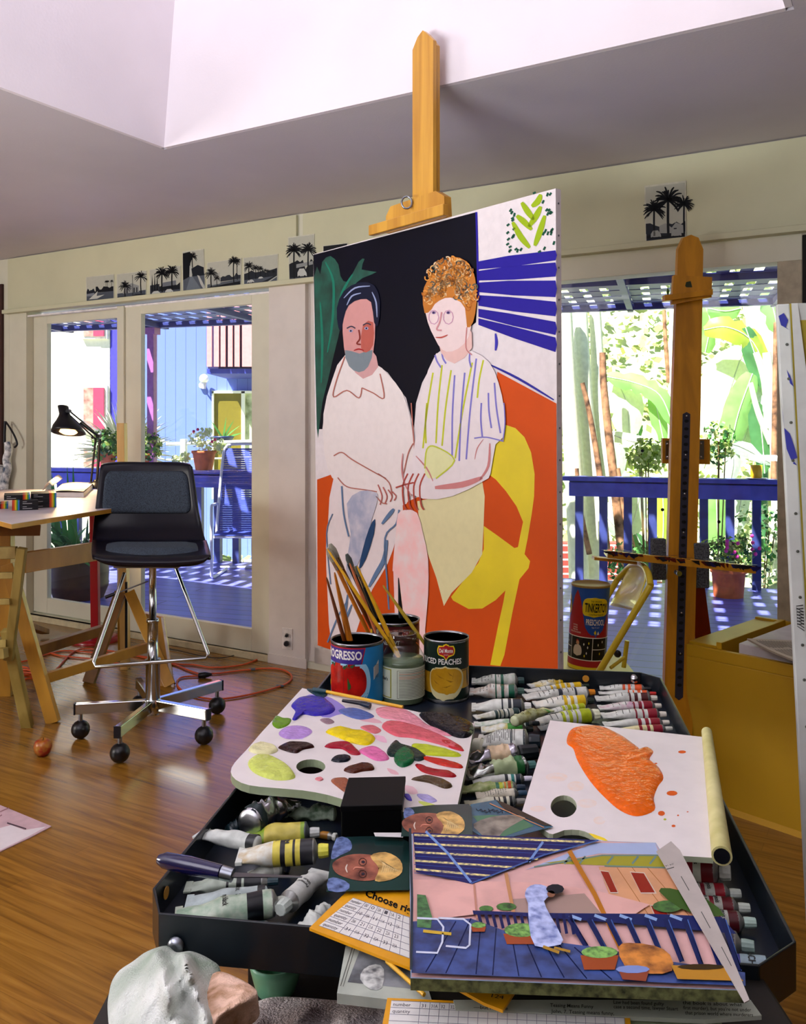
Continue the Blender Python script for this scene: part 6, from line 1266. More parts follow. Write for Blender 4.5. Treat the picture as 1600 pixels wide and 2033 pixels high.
# ---------------------------------------------------------------- paint tubes
def tube_thing(x0, y0, x1, y1, wpx, label, bands=(), body='#cfd2ca', cap='#e4e4dc', capl=.020, lift=0.0, crump=.0, metal=0, shoulder=None, name='paint_tube', text=None, grp='oil paint tubes in the cart', smear=None, capr=.5, lines=0, tcol='#1d1d1d', vert=0):
    zc = z0+.012+lift; Ym = (CZ-zc)*F/((y0+y1)/2-HY); r = max(.0055, wpx/2*Ym/F*1.10)
    zc = z0+lift+r; A_ = hz(x0, y0, zc-r*.35); B_ = hz(x1, y1, zc); d = B_-A_; L_ = d.length-capl; ax = d.normalized(); sd = ax.cross(V((0,0,1))).normalized(); up = sd.cross(ax)
    t = thing(name, label, 'paint tube', (A_+B_)/2-V((0,0,r)), grp); rn = random.Random(int(x0*13+y0)); N, K_ = 30, 22; so = rn.uniform(0, 50)
    def P(u, q, e=0.0):   # u along body, q angle
        s_ = min(1, .08+u/.6); s_ = s_*s_*(3-2*s_); hw = r*(1.28-.28*s_); hh = r*(.16+.84*s_)
        nn = noise.noise(V((u*5+so, math.cos(q)*1.2, math.sin(q)*1.2+so)))*crump*(1.25-u)
        if crump > .6: nn += noise.noise(V((u*14+so, math.cos(q)*3, math.sin(q)*3)))*crump*.35
        k = (1+nn)
        return A_+ax*(L_*u)+sd*math.cos(q)*(hw*(1+nn*.3)+e)+up*(math.sin(q)*(hh*k+e))
    def col_at(u):
        for b0, b1, c in bands:
            if b0 <= u < b1: return c
        return body
    mb = MB(); vs = [P(i/N, 2*PI*j/K_) for i in range(N+1) for j in range(K_)]
    mb.add(vs, [], mat(body, .35, var=.06, scale=60, metal=metal)); 
    for i in range(N):
        c = col_at((i+.5)/N); m = mb.mi(mat(c, .22 if metal and c == body else .4, metal=1.0 if (metal and c == body) else 0, var=.08, scale=70, dark=smear if smear and c == body else None))
        for j in range(K_): mb.f.append([i*K_+j, i*K_+(j+1) % K_, (i+1)*K_+(j+1) % K_, (i+1)*K_+j]); mb.m.append(m); mb.sm.append(True)
    if lines:
        rr_ = random.Random(lines)
        for k in range(lines):
            u = .18+.62*(k+.5)/lines; 
            if col_at(u) != body: continue
            a0 = rr_.uniform(.35, .8); a1 = rr_.uniform(2.0, 2.8); vs = []
            for j in range(9): q = a0+(a1-a0)*j/8; vs += [P(u, q, .0004), P(u+.014, q, .0004)]
            for j in range(8):
                if rr_.random() < .8: mb.add([vs[2*j], vs[2*j+1], vs[2*j+3], vs[2*j+2]], [(0,1,2,3)], mat('#55584f', .5, var=0))
    if text:
        for s_, u, hgt, w_ in text:   # text runs round the tube (vert) or along it
            if vert: mb.text(s_, lambda a_, b_, u=u: P(u+b_, 2.45-a_, .0006), w_, hgt, mat(tcol, .5, var=0), .02)
            else: mb.text(s_, lambda a_, b_, u=u: P(u+a_, 1.35+b_, .0006), w_, hgt, mat(tcol, .5, var=0), .02)
    mb.build('tube_body', t)
    cr_ = MB(); cr_.obox(A_-sd*r*1.34-up*r*.14-ax*.002, ax*.009, sd*r*2.68, up*r*.30, mat(body, .4, var=.03, metal=metal*.9)); cr_.build('crimped_end', t, bevel=.0006)
    e_ = A_+ax*L_; sm_ = mat(shoulder or ('#9a9c98' if cap else body), .3, .7 if cap else metal, var=0); sh_ = MB(); sh_.lathe([(r*1.0,-.0006),(r*.98,.002),(r*.42,.006),(r*.36,.010)] if cap else [(r*.98,-.004),(r*.9,.001),(r*.5,.003),(.0005,.003)], e_, sm_, 20, axis=ax); sh_.build('shoulder', t)
    if cap:
        cm_ = mat(cap, .4, var=.05, scale=80); rc = max(.004, r*capr); k = MB(); n_ = 10
        a_ = ax.cross(V((0,0,1))).normalized(); b_ = ax.cross(a_); vs = []
        for z, rr in ((.007, 1.0), (.011, 1.05), (capl, .92), (capl+.0005, .8)):
            for j in range(2*n_): q = PI*j/n_; w_ = rc*rr*(1 if j % 2 else .93); vs.append(e_+ax*z+a_*math.cos(q)*w_+b_*math.sin(q)*w_)
        m2 = 2*n_; k.add(vs, [(i*m2+j, i*m2+(j+1) % m2, (i+1)*m2+(j+1) % m2, (i+1)*m2+j) for i in range(3) for j in range(m2)]+[tuple(range(3*m2, 4*m2)), tuple(range(m2))[::-1]], cm_); k.build('cap', t)
    return t
DK_ = '#1c2a2e'; GN = '#0f5a40'; YLW = '#dcb40c'; YG = '#a9b818'; OR_ = '#dd5418'; MR = '#4a1012'; CR = '#8a1226'
def bn(c, a_=.55, n=3, w_=.06, g=.06, end=.12): return [(a_+k*(w_+g), a_+k*(w_+g)+w_, c) for k in range(n)]+[(1-end, 1.01, c)]
G1 = 'oil paint tubes in the cart'
tube_thing(938,1353,1040,1351,25,'green-banded white tube with a violet smear, rearmost by the peach tin',bn(GN,.52,2,.06,.08,.0),smear='#9fae9a',cap='#2e4a48',crump=.5,lines=8)
tube_thing(934,1373,1040,1372,25,'green-labelled white tube just in front of the violet-smeared one',bn(GN,.56,2,.05,.09,.14),cap='#3c5a50',crump=.35,smear='#c0a690',lines=8)
tube_thing(938,1404,1054,1402,28,'clean white tube with black bands and white cap, third in the left column',bn('#14202a',.60,2,.05,.09,.16),cap='#e6e6de',crump=.1)
tube_thing(944,1424,1046,1411,16,'slim tube with dark grey-green bands lying behind the crumpled olive tube',bn('#2b4340',.45,4,.04,.05,.12),cap=None,smear='#8f8c6a')
tube_thing(943,1438,1070,1436,18,'small white and green tube with a yellow tail, left column',bn(DK_,.62,2,.05,.05,.05),cap='#20282a',smear='#7fa07c')
tube_thing(1088,1409,1008,1436,20,'little crumpled olive and white tube lying across the others',bn('#3f8a30',.1,1,.08,.05,.0),body='#b9bf98',cap=None,lift=.028,crump=.8,smear='#7c7a2c',lines=5)
tube_thing(957,1449,1058,1447,22,'white tube stained yellow with a bright green patch',[(.62,1.01,'#2f8a22')],cap='#14201c',crump=.5,smear='#b5a84a')
tube_thing(950,1472,1072,1472,42,'fattest white tube covered in fine print with a black ribbed cap',[(.70,.74,'#1c2c30'),(.96,1.01,'#1c2c30')],cap='#0f1c24',capr=.62,capl=.026,lines=16,lift=.003)
tube_thing(930,1483,960,1482,30,'cream tube end peeping out left of the fattest tube',[],body='#d8d8c2',cap=None,capl=.002)
tube_thing(930,1507,1066,1492,34,'silver squeezed tube with a tan label and black cap below the fattest tube',[(.44,.86,'#cfb694')],body='#b4b2bc',metal=1,cap='#0c1418',capr=.85,capl=.040,crump=.9,lines=0,lift=.002)
tube_thing(926,1537,1062,1518,32,'silver tube with a broad green end band',[(.42,.82,'#a9b88c'),(.82,.97,'#1a5c28')],body='#a9aea8',metal=1,cap='#4d7a74',crump=1.0)
tube_thing(940,1551,1056,1545,18,'small white tube with teal and black bands',[(.68,.74,'#101820'),(.80,.86,'#1f7a74'),(.9,1.01,'#182430')],cap='#d8d4e0',crump=.3)
tube_thing(917,1568,1042,1563,22,'green-smeared tube with small yellow and orange swatches',[(.66,.72,'#2c6a50'),(.75,.8,'#b0b81c'),(.83,.88,'#cc7418'),(.91,.96,'#c0501a')],body='#b9c08a',cap='#1c3044',crump=.7,smear='#6f8c30')
tube_thing(947,1580,1045,1574,20,'cream tube with silver crimped end and fine print',[],body='#cfc8b4',cap='#27445c',crump=.5,lines=9,lift=.004)
tube_thing(925,1597,1042,1590,20,'cream tube with black barred label above the fan of photographs',bn('#101418',.6,3,.05,.05,.06),body='#cfccb4',cap='#8c8a84',crump=.3)
# yellow column
tube_thing(1052,1362,1156,1349,16,'yellow-ended tube, rearmost of the yellow group',bn(YLW,.55,3,.05,.05,.18),cap='#1c2c40',crump=1.0,smear='#d9c050',lines=5)
tube_thing(1045,1372,1168,1361,15,'thin yellow-banded tube with a round dark emblem, second of the yellow group',bn(YLW,.42,4,.06,.05,.12),cap='#24382c',crump=.5,lines=6)
tube_thing(1042,1384,1180,1374,22,'white tube with an orange cap among the yellow ones',[(.55,.6,'#2e3440'),(.8,.83,'#2e3440')],cap='#e08a14',crump=.5,lines=8)
tube_thing(1062,1399,1178,1391,24,'yellow-banded tube with a black round emblem near its cap',bn(YLW,.56,3,.08,.05,.18),cap='#1c2a22',crump=.4,smear='#e0dccf',lines=6)
tube_thing(1085,1413,1176,1402,15,'narrow lemon-banded tube tucked under the black-emblem one',bn(YG,.4,3,.08,.06,.16),cap=None,lines=5)
tube_thing(1068,1432,1188,1418,26,'lime-banded tube with a white cap, nearest of the yellow group',bn(YG,.45,3,.06,.06,.20),cap='#dfe2c4',capr=.8,crump=.4,lines=6)
tube_thing(1072,1446,1140,1440,16,'grey-white tube end showing at the corner of the palette pad',[],cap=None,body='#8f9696')
# red column
tube_thing(1192,1366,1292,1368,16,'orange-ended tube, rearmost of the red group',bn(OR_,.55,2,.05,.08,.16),cap='#1a1a1c',lines=6,crump=.2)
tube_thing(1190,1376,1302,1377,12,'slim orange-striped tube half hidden in the red group',bn(OR_,.6,3,.05,.05,.1),cap='#c8302a')
tube_thing(1184,1387,1304,1386,20,'white tube with a maroon end, red group',bn(MR,.62,2,.05,.07,.14),cap='#e2dccc',crump=.2,lines=5)
tube_thing(1190,1405,1312,1401,18,'crimson-ended tube stained pink, middle of the red group',bn(CR,.62,2,.05,.08,.16),cap='#e2dccc',crump=.4,smear='#c89ab0',lines=5)
tube_thing(1196,1421,1322,1418,21,'white tube with dark crimson end band beside the cart rim',bn(CR,.60,2,.05,.08,.16),cap='#e2dccc',crump=.3,lines=5)
tube_thing(1200,1438,1328,1434,17,'clean white tube with three plain red bands',bn(CR,.60,2,.06,.09,.16),cap='#e2dccc',crump=.1)
tube_thing(1222,1450,1334,1446,15,'cream tube with red bands sticking out from under the palette pad',bn(CR,.50,2,.08,.08,.2),body='#d8cf9c',cap='#c9c9bc',lift=.004)
# lower left of the tray
tube_thing(566,1590,478,1644,50,'big crumpled silver foil tube at the left rim',[(.80,1.01,'#122428')],body='#c9cbcf',metal=1,cap=None,crump=.95,lift=.012)
tube_thing(500,1640,430,1660,30,'dark squashed blue-green tube end beneath the silver foil tube',[],body='#13262c',cap=None,crump=1.0)
tube_thing(566,1614,690,1616,24,'twisted white and green smeared tube reaching under the black box',[],body='#9fb09a',cap=None,crump=1.1,smear='#3a5a3a')
tube_thing(486,1664,634,1652,40,'thick lime and ochre stained tube with a grey shoulder and white cap',[(.35,.92,'#b9ab4a')],body='#7f9a2c',shoulder='#6d7478',cap='#b9bdb8',capr=.45,crump=.4,smear='#5c7a20',lines=0,lift=.004)
tube_thing(397,1654,536,1680,30,'long white scraped tube hanging over the left rim',[(.86,.92,'#14181a'),(.95,1.01,'#14181a')],body='#bfc4be',cap=None,crump=.5,lift=.022)
tube_thing(474,1700,652,1688,44,'white tube with yellow and black label and a yellow cap',[(.48,.56,'#cfc04a'),(.56,.62,'#12121a'),(.62,.72,'#cfc04a'),(.72,.78,'#12121a'),(.78,.84,'#cfc04a'),(.84,1.01,'#12121a')],body='#cdd0c8',cap='#ddd84a',capr=.55,crump=.15,lift=.016,text=[('OIL',.50,.04,.9),('PERM',.63,.06,1.2)],vert=1,smear='#b8a47c')
tube_thing(500,1740,572,1716,26,'little white tube with a navy cap pointing at the viewer',[(.7,.9,'#d9dad2')],body='#b5b8ae',cap='#2a3350',capr=.95,capl=.012,crump=.2,text=[('THE',.62,.1,1.2)],vert=1)
tube_thing(370,1762,552,1750,27,'crushed white tube with black bands near the left corner of the tray',[(.52,.58,'#0d0f12'),(.66,.72,'#0d0f12'),(.78,1.01,'#10141a')],body='#a9b5a6',cap='#12303a',crump=.8,lift=.004)
tube_thing(372,1792,560,1774,34,'pale blue tube with black print behind the largest green one',[(.9,1.01,'#101418')],body='#b5c3c2',cap=None,crump=.3,lift=.006,text=[('BLACK',.62,.05,1.3)],vert=1)
tube_thing(350,1822,574,1788,46,'largest white and green tube with a broad black band, front left corner',[(.74,.90,'#0b0d12')],body='#b9c4b2',cap='#a9aea2',capr=.42,crump=.35,lift=.006,smear='#7fa084',text=[('ivory black',.48,.06,1.6),('OIL',.62,.05,.6)],vert=1)
tube_thing(640,1732,556,1806,38,'white tube lettered Permanent White with a white cap, beside the yellow cards',[],body='#c3c6c0',cap='#b9c2ba',capr=.66,capl=.022,crump=.35,lift=.008,text=[('Permanent',.66,.05,1.5),('White',.58,.05,.9)],vert=1)
tube_thing(600,1856,672,1796,40,'crumpled white tube half under the yellow order card',[],body='#b9bdb6',cap=None,crump=1.0)
tube_thing(470,1846,560,1838,22,'pale blue labelled tube end by the front rim',[(.7,1.01,'#16343c')],body='#9fc0c4',cap='#16343c',text=[('BER',.3,.1,1.2)],vert=1)
tube_thing(628,1656,668,1662,12,'cork-brown brush end lying by the lime tube',[],body='#a8742a',cap='#c9cdc4',capr=1.0,capl=.012,name='paint_tube')
# lower right of the tray
BO = [('bourgeois',.62,.10,1.5)]
tube_thing(1300,1716,1450,1733,50,'largest crimson tube with a white cap, lettered bourgeois, at the right rim',[(.56,.66,CR),(.80,1.01,'#6a0f16')],body='#c4c4b4',cap='#dce0d4',capr=.55,crump=.05,text=[('bourgeois',.69,.075,1.7),('LAQUE FONCE',.47,.07,1.6)],vert=1,tcol='#181418',lift=.01)
tube_thing(1320,1769,1470,1774,32,'bright crimson tube second down the right rim',[(.60,.68,CR),(.82,1.01,'#9c1426')],body='#c4c6bc',cap='#d5ddd2',crump=.05,text=[('bourgeois',.71,.08,1.6),('VERMILLON',.50,.08,1.7)],vert=1)
tube_thing(1330,1795,1488,1803,34,'dark crimson tube third down the right rim with a round emblem',[(.62,.69,CR),(.82,1.01,'#6a0f1c')],body='#c4c6bc',cap='#d0d9cc',crump=.05,text=[('bourgeois',.72,.08,1.6),('ANGLAIS',.53,.07,1.6)],vert=1)
tube_thing(1350,1824,1500,1832,36,'dark crimson tube fourth down the right rim',[(.62,.69,CR),(.82,1.01,'#560c18')],body='#c4c6bc',cap='#b9d4c8',crump=.05,text=[('bourgeois',.72,.08,1.6),('ROUGE VIF',.53,.07,1.5)],vert=1)
tube_thing(1360,1862,1497,1880,44,'violet-black tube lettered INDIEN on pale green, right rim',[(.62,1.01,'#1c1032')],body='#8fa79c',cap='#9fb8ae',crump=.05,text=[('INDIEN',.42,.09,1.5)],vert=1)
tube_thing(1420,1916,1530,1926,44,'pale blue and violet tube lettered BACH at the front right corner',[(.2,.5,'#2c2490')],body='#9cb4c0',cap=None,capl=.004,crump=.05,text=[('BACH',.66,.14,1.7),('OIL',.30,.1,.6)],vert=1,shoulder='#3c5a64')
# knife
t = thing('palette_knife', 'navy-handled painting knife lying over the left rim', 'knife', hz(450,1730,.765)); a_, b_, c_, d_ = hz(316,1706,.772), hz(440,1732,.772), hz(462,1738,.77), hz(600,1742,.752)
MB().tube([a_, a_*.9+b_*.1, a_*.5+b_*.5, b_], [.006,.0095,.0105,.0085], mat('#10103c', .2, var=0, coat=.5), 14).build('handle', t)
MB().tube([b_, c_], [.0085,.008], STL, 14).build('ferrule', t)
MB().prism([c_+V((0,.005,0)), d_+V((0,.001,0)), d_-V((0,.001,0)), c_-V((0,.006,0))], (0,0,.0012), STL).build('blade', t)
# black box
t = thing('black_box', 'small plain black box standing between the palette and the photographs', 'box', hz(740,1655,z0))
bb_ = MB(); q = [hz(677,1656,z0+.018), hz(795,1654,z0+.018)]; f0, f1 = at(677,1655,1.16), at(797,1652,1.165)
bz0, bz1 = f0.z, at(680,1606,1.16).z; dx = f1-f0
bb_.obox(V((f0.x,f0.y,z0+.002)), V((dx.x,dx.y,0)), (.005,.092,0), (0,0,bz1-z0), mat('#050506', .5, var=0, spec=.15)); bb_.build('carton', t, bevel=.002)
MB().obox(V((f0.x-.001,f0.y-.001,bz1-.004)), V((dx.x+.002,dx.y,0)), (.005,.095,0), (0,0,.008), mat('#070708', .5, var=0, spec=.15)).build('lid', t, bevel=.001)
# ---------------------------------------------------------------- flat things: prints, cards, papers
def sheet(name, pts, z, th, m, label, cat, grp=None, paint=None, edge=None, curl=0.0):
    mb = MB(); P3 = [hz(x, y, z) for x, y in pts]; mb.prism(P3, (0,0,-th), edge or m, m)
    if paint: P_ = Paint(offp(z), (0,0,1), mb, eps=.00015, rough=.25); paint(P_)
    o = mb.build(name, base=sum(P3, V((0,0,0)))/len(P3)-V((0,0,th))); return tag(o, label, cat, grp)
PGN = mat('#123430', .2, var=.2, scale=6, dark='#08181c'); HAIR = '#c9a25c'
def face(P_, cx, cy, s_, hx):      # a sideways head: skin, glasses, fair hair to the right
    P_.poly([(cx-60*s_,cy-12*s_),(cx-30*s_,cy-28*s_),(cx+8*s_,cy-30*s_),(cx+30*s_,cy-22*s_),(cx+34*s_,cy+18*s_),(cx+5*s_,cy+26*s_),(cx-30*s_,cy+20*s_),(cx-55*s_,cy+8*s_)], mat('#9c5c48', .25, var=.25, scale=30, dark='#4a2420'), 3)
    P_.poly([(cx+18*s_,cy-26*s_),(cx+50*s_,cy-34*s_),(cx+80*s_,cy-18*s_),(cx+84*s_,cy+8*s_),(cx+60*s_,cy+24*s_),(cx+28*s_,cy+26*s_),(cx+36*s_,cy)], mat(HAIR, .3, var=.3, scale=60, dark='#6a4c20'), 3)
    for k in range(9): P_.line([(cx+(30+5*k)*s_,cy-(22-3*k)*s_),(cx+(45+4*k)*s_,cy-(10-2*k)*s_),(cx+(40+5*k)*s_,cy+(12-k)*s_)], 1.8, '#e3c88c', taper=True)
    P_.up()
    for e_ in (-13, 12): P_.line([(cx+(2+8*math.cos(q*.7))*s_, cy+(e_+8*math.sin(q*.7))*s_) for q in range(10)], 1.2, '#2c1a18', sm=0); P_.dot(cx+3*s_, cy+e_*s_, 4*s_, 3*s_, '#2c2430')
    P_.line([(cx+6*s_,cy),(cx-12*s_,cy-2*s_),(cx-18*s_,cy+3*s_)], 3*s_, '#c9806a', taper=True); P_.line([(cx-30*s_,cy-8*s_),(cx-33*s_,cy),(cx-30*s_,cy+9*s_)], 3*s_, '#d8c8b8', taper=True)
CL = mat('#5d6f9c', .25, var=.4, scale=90, dark='#2a3658')
def pp1(P_):
    P_.poly([(668,1664),(690,1664),(699,1678),(694,1690),(676,1698),(662,1706),(657,1700)], CL, 2); P_.poly([(652,1745),(672,1744),(694,1756),(686,1770),(652,1769)], CL, 2); face(P_, 718, 1725, .95, 0)
sheet('portrait_print', [(666,1662),(740,1660),(800,1666),(816,1674),(814,1766),(648,1770),(655,1715)], .768, .0006, PGN, 'colour print of a smiling fair-haired face in glasses, lying sideways left of the terrace painting', 'photograph', 'colour prints of a fair-haired head', pp1)
def pp2(P_):
    P_.poly([(803,1606),(815,1604),(823,1614),(815,1622),(802,1624)], CL, 2); face(P_, 850, 1640, .85, 0)
sheet('portrait_print', [(803,1604),(860,1598),(930,1596),(936,1602),(938,1657),(796,1660)], .7855, .0006, PGN, 'colour print of a fair-haired head beside the black box, tucked above the terrace painting', 'photograph', 'colour prints of a fair-haired head', pp2)
def pp3(P_):
    P_.poly([(938,1620),(975,1618),(1030,1622),(1060,1640),(980,1668)], '#4c7a5c', 0); P_.poly([(940,1636),(975,1622),(1020,1618),(1045,1622),(1030,1632),(1000,1650),(978,1672),(950,1652)], mat('#8a8478', .3, var=.3, scale=40, dark='#3c3a38'), 2)
    for k in range(9): x = 945+8*k; y = 1606+2*(k % 3); P_.line([(x,y),(x+4,y+4),(x+10,y+1),(x+13,y+5)], 1.4, '#12283c')
    P_.up().poly([(985,1589),(1000,1594),(1096,1640),(1080,1640),(1000,1606)], mat('#2c1f18', .4), 0); P_.line([(972,1596),(1080,1644)], 2, '#b9825c', sm=0)
sheet('print_photograph', [(934,1597),(985,1588),(1098,1641),(975,1672),(938,1650)], .781, .0006, mat('#2f5f78', .25, var=.15, scale=20), 'colour print of blue water and grey cloth lying corner-up beside the palette pad', 'photograph', None, pp3)
sheet('paper_slip', [(742,1653),(800,1653),(800,1662),(745,1660)], .774, .0006, mat('#d0cccc', .6), 'white paper slip showing between the black box and the terrace painting', 'paper')
# terrace painting on board
BZ = .802
def PB_(P_):
    SKY = '#a9b8dc'; PKW = mat('#d6a8a4', .45, var=.06, scale=20); P_.poly([(820,1657),(1300,1674),(1479,1965),(817,1940)], PKW, 0)
    P_.poly([(1042,1728),(1180,1674),(1300,1674),(1310,1697),(1190,1695),(1100,1712)], SKY, 0)
    P_.poly([(1080,1714),(1195,1698),(1310,1698),(1330,1722),(1200,1719)], '#a09a30', 0); P_.line([(1060,1722),(1195,1699),(1312,1699)], 3, '#70887c', sm=0); P_.line([(1200,1720),(1330,1724)], 3, '#70887c', sm=0)
    for x in (1120,1150,1205,1255,1290): P_.line([(x,1716),(x+12,1701)], 4, '#70887c', sm=0)
    P_.up().poly([(1188,1722),(1330,1726),(1432,1826),(1250,1822),(1210,1780)], mat('#d69a70', .45, var=.06, scale=20), 0)
    for x0, x1 in ((1225,1290),(1255,1330),(1285,1370)): P_.line([(x0,1724),(x1,1822)], 1.2, '#a8703c', sm=0)
    P_.up()
    for q in ([(1252,1734),(1278,1736),(1300,1774),(1272,1774)], [(1192,1732),(1208,1734),(1226,1774),(1212,1774)], [(1224,1798),(1240,1800),(1252,1824),(1238,1824)], [(1292,1802),(1316,1804),(1326,1820),(1300,1820)]):
        P_.poly([(a_+(a_-q[0][0])*.12-2, b_-2 if i < 2 else b_+2) for i, (a_, b_) in enumerate(q)], '#d9c9b8', 0); P_.poly(q, '#93261a', 0)
    P_.poly([(817,1750),(1060,1756),(1175,1770),(1290,1800),(1250,1826),(940,1820),(817,1835)], mat('#dba8a0', .45, var=.06), 0); P_.poly([(1015,1790),(1160,1778),(1195,1820),(1010,1822)], '#a58a80', 0)
    # canopy
    P_.poly([(820,1657),(1190,1672),(1150,1680),(1030,1722),(938,1760),(826,1735)], '#15195c', 0)
    for k in range(5):
        y0 = 1662+k*17; x1 = 1160-k*46; P_.line([(822,y0),(x1,y0+14)], 4, mat('#b9ad70', .5, var=.9, scale=220, dark='#15195c'), sm=0)
        P_.line([(822,y0+8),(x1-20,y0+21)], 1.2, '#2c4a94', sm=0)
    P_.up().line([(845,1655),(890,1700),(935,1757)], 5, '#6f90cc', sm=0); P_.line([(1078,1676),(1050,1716)], 5, '#6f90cc', sm=0); P_.line([(1188,1673),(1080,1702),(935,1759)], 3, '#3c5a9c', sm=0)
    # posts
    P_.up().line([(1130,1694),(1180,1780),(1232,1890)], 9, '#b5721e', sm=0); P_.line([(1004,1738),(1014,1790),(1026,1848)], 7, '#c08a5c', sm=0); P_.line([(941,1760),(947,1830)], 4, '#b88470', sm=0)
    # shrubs and railing
    for x, y, a_, b_ in ((1005,1806,20,8),(965,1810,14,6),(1325,1806,30,12)): P_.up().dot(x, y, a_, b_, mat('#3f6a2c', .5, var=.4, scale=120, dark='#16301a'), 14)
    P_.up().poly([(1308,1776),(1330,1770),(1400,1790),(1438,1825),(1390,1822),(1350,1810)], '#3c5a24', 2)
    P_.up().poly([(938,1815),(1060,1820),(1300,1822),(1432,1828),(1462,1862),(1200,1838),(1000,1824),(940,1823)], '#16215c', 0)
    for x in (1130,1180,1230,1280,1330,1380): P_.line([(x,1825),(x+24,1834)], 6, '#8aa8d8', sm=0)
    P_.up()
    for k in range(14): x = 950+k*14; P_.line([(x,1822),(x+7,1848+k*1.2)], 6, '#101850', sm=0)
    for k in range(9): x = 1130+k*38; P_.line([(x,1832),(x+34,1888+k*6)], 10, '#101c54', sm=0); P_.line([(x+7,1834),(x+38,1888+k*6)], 2, '#4a70c0', sm=0)
    # deck
    P_.up().poly([(817,1838),(935,1832),(1000,1856),(1110,1880),(1200,1892),(1290,1912),(1479,1940),(1480,1967),(817,1941)], mat('#2c4078', .4, var=.5, scale=45, dark='#121a40'), 0)
    for a_, b_ in (((935,1832),(885,1942)),((955,1838),(945,1944)),((985,1852),(978,1946)),((1015,1862),(1030,1948)),((1040,1868),(1075,1950)),((1080,1880),(1120,1951)),((1110,1885),(1165,1953)),((1140,1890),(1215,1955)),((905,1838),(845,1940))): P_.line([a_, b_], 2.4, '#0f1a44', sm=0)
    P_.up().poly([(828,1784),(845,1786),(858,1830),(855,1852),(828,1850)], mat('#3f6a3c', .4, var=.5, scale=160, dark='#1a3a20'), 1)
    for l_ in ([(828,1832),(868,1834),(880,1850),(878,1880),(868,1902),(826,1900)], [(870,1832),(920,1834),(934,1845),(932,1886),(925,1892),(885,1888)]): P_.line(l_, 4, '#c9d0e4', sm=0)
    P_.line([(840,1858),(896,1864)], 6, '#c9a83c', sm=0)
    # pots, seated shape and standing figure
    for x, y, a_, b_, hh in ((1035,1868,36,14,24),(950,1852,15,6,12),(1190,1912,38,12,36)):
        P_.up().poly([(x-a_,y-b_*.3),(x+a_,y-b_*.3),(x+a_*.8,y+hh*.7),(x-a_*.8,y+hh*.7)], '#9c4a24', 0); P_.dot(x, y-b_*.8, a_*.95, b_, mat('#6f9c4c', .5, var=.6, scale=160, dark='#1f4a20'), 16)
    P_.up().poly([(1228,1892),(1250,1884),(1300,1890),(1330,1908),(1334,1940),(1290,1946),(1240,1930)], mat('#b8742c', .5, var=.5, scale=60, dark='#6a3410'), 2); P_.up().poly([(1226,1936),(1290,1936),(1282,1962),(1236,1958)], '#8c4630', 0).dot(1256, 1938, 34, 8, '#7f92cc')
    P_.up().poly([(1332,1930),(1450,1936),(1476,1962),(1345,1958)], '#b8842c', 0).dot(1392, 1934, 48, 6, '#3c2a14')
    P_.up().poly([(1046,1776),(1062,1768),(1084,1772),(1092,1790),(1080,1802),(1092,1830),(1118,1880),(1100,1892),(1062,1892),(1050,1850),(1048,1806),(1042,1792)], mat('#a9b4d8', .4, var=.35, scale=90, dark='#5c6cae'), 2)
    P_.up().dot(1102, 1778, 18, 10, '#1a1c24').dot(1094, 1788, 8, 7, '#8a5c44'); P_.line([(1078,1894),(1110,1906)], 6, '#a8822c', sm=0); P_.line([(1100,1896),(1132,1904)], 5, '#a8822c', sm=0)
    P_.up().line([(814,1656),(818,1800),(816,1941)], 5, '#2c3640', sm=0)
sheet('terrace_painting', [(813,1655),(1302,1673),(1480,1967),(815,1942)], BZ, .011, mat('#9fb0cc', .5), 'painted board of a blue terrace with potted plants at the front of the cart', 'painting', None, PB_, edge=mat('#5c5f38', .8, var=.5, scale=120, dark='#23260f'))
# yellow order cards
def grid_card(P_, q, nr, nc, first=2, c='#8a8a94'):
    def f(u, v): a_, b_, c_, d_ = q; return ((a_[0]*(1-u)+b_[0]*u)*(1-v)+(d_[0]*(1-u)+c_[0]*u)*v, (a_[1]*(1-u)+b_[1]*u)*(1-v)+(d_[1]*(1-u)+c_[1]*u)*v)
    P_.poly(q, '#dcdad6', 0)
    for i in range(nr+1): P_.line([f(0, i/nr), f(1, i/nr)], 1.1, c, sm=0)
    for j in range(first, nc+1): P_.line([f(j/nc, 0), f(j/nc, 1)], 1.1, c, sm=0)
    P_.up(); return f
OY = mat('#dc9a0c', .4, var=.03)
def card1(P_):
    f = grid_card(P_, [(701,1783),(813,1822),(813,1903),(633,1838)], 6, 9)
    def wr(s_, u, v, w_):
        a_ = f(u, v); b_ = f(u+w_, v); h_ = f(u, v-.09); P_.text(s_, a_[0], a_[1], b_[0]-a_[0], b_[1]-a_[1], h_[0]-a_[0], h_[1]-a_[1], '#55555c')
    for r_ in range(6): wr(('number', 'quantity')[r_ % 2], .02, (r_+.75)/6, .16)
    for r_, row in enumerate((('00','0','0A','1','1A','2'), ('10','10A','11','11A','12','12A'), ('20A','21','21A','22','22A','23'), ('31','31A','32','32A','33','33A'))):
        for k, s_ in enumerate(row): wr(s_, (2.2+k)/9, (r_*1.5+.75)/6, .05)
    P_.text('Choose right', 724, 1779, 108, 42, 4, -13, '#111111', .03)
sheet('order_card', [(692,1766),(816,1768),(816,1922),(614,1842)], .763, .003, OY, 'yellow order card headed Choose right, left of the terrace painting', 'card', None, card1)
sheet('order_card', [(905,1960),(1022,1968),(998,2005),(960,1990)], .7665, .003, OY, 'yellow card corner poking out beneath the terrace painting', 'card', None, lambda P_: P_.text('124', 975, 1980, 24, 4, 2, -7, '#333333'))
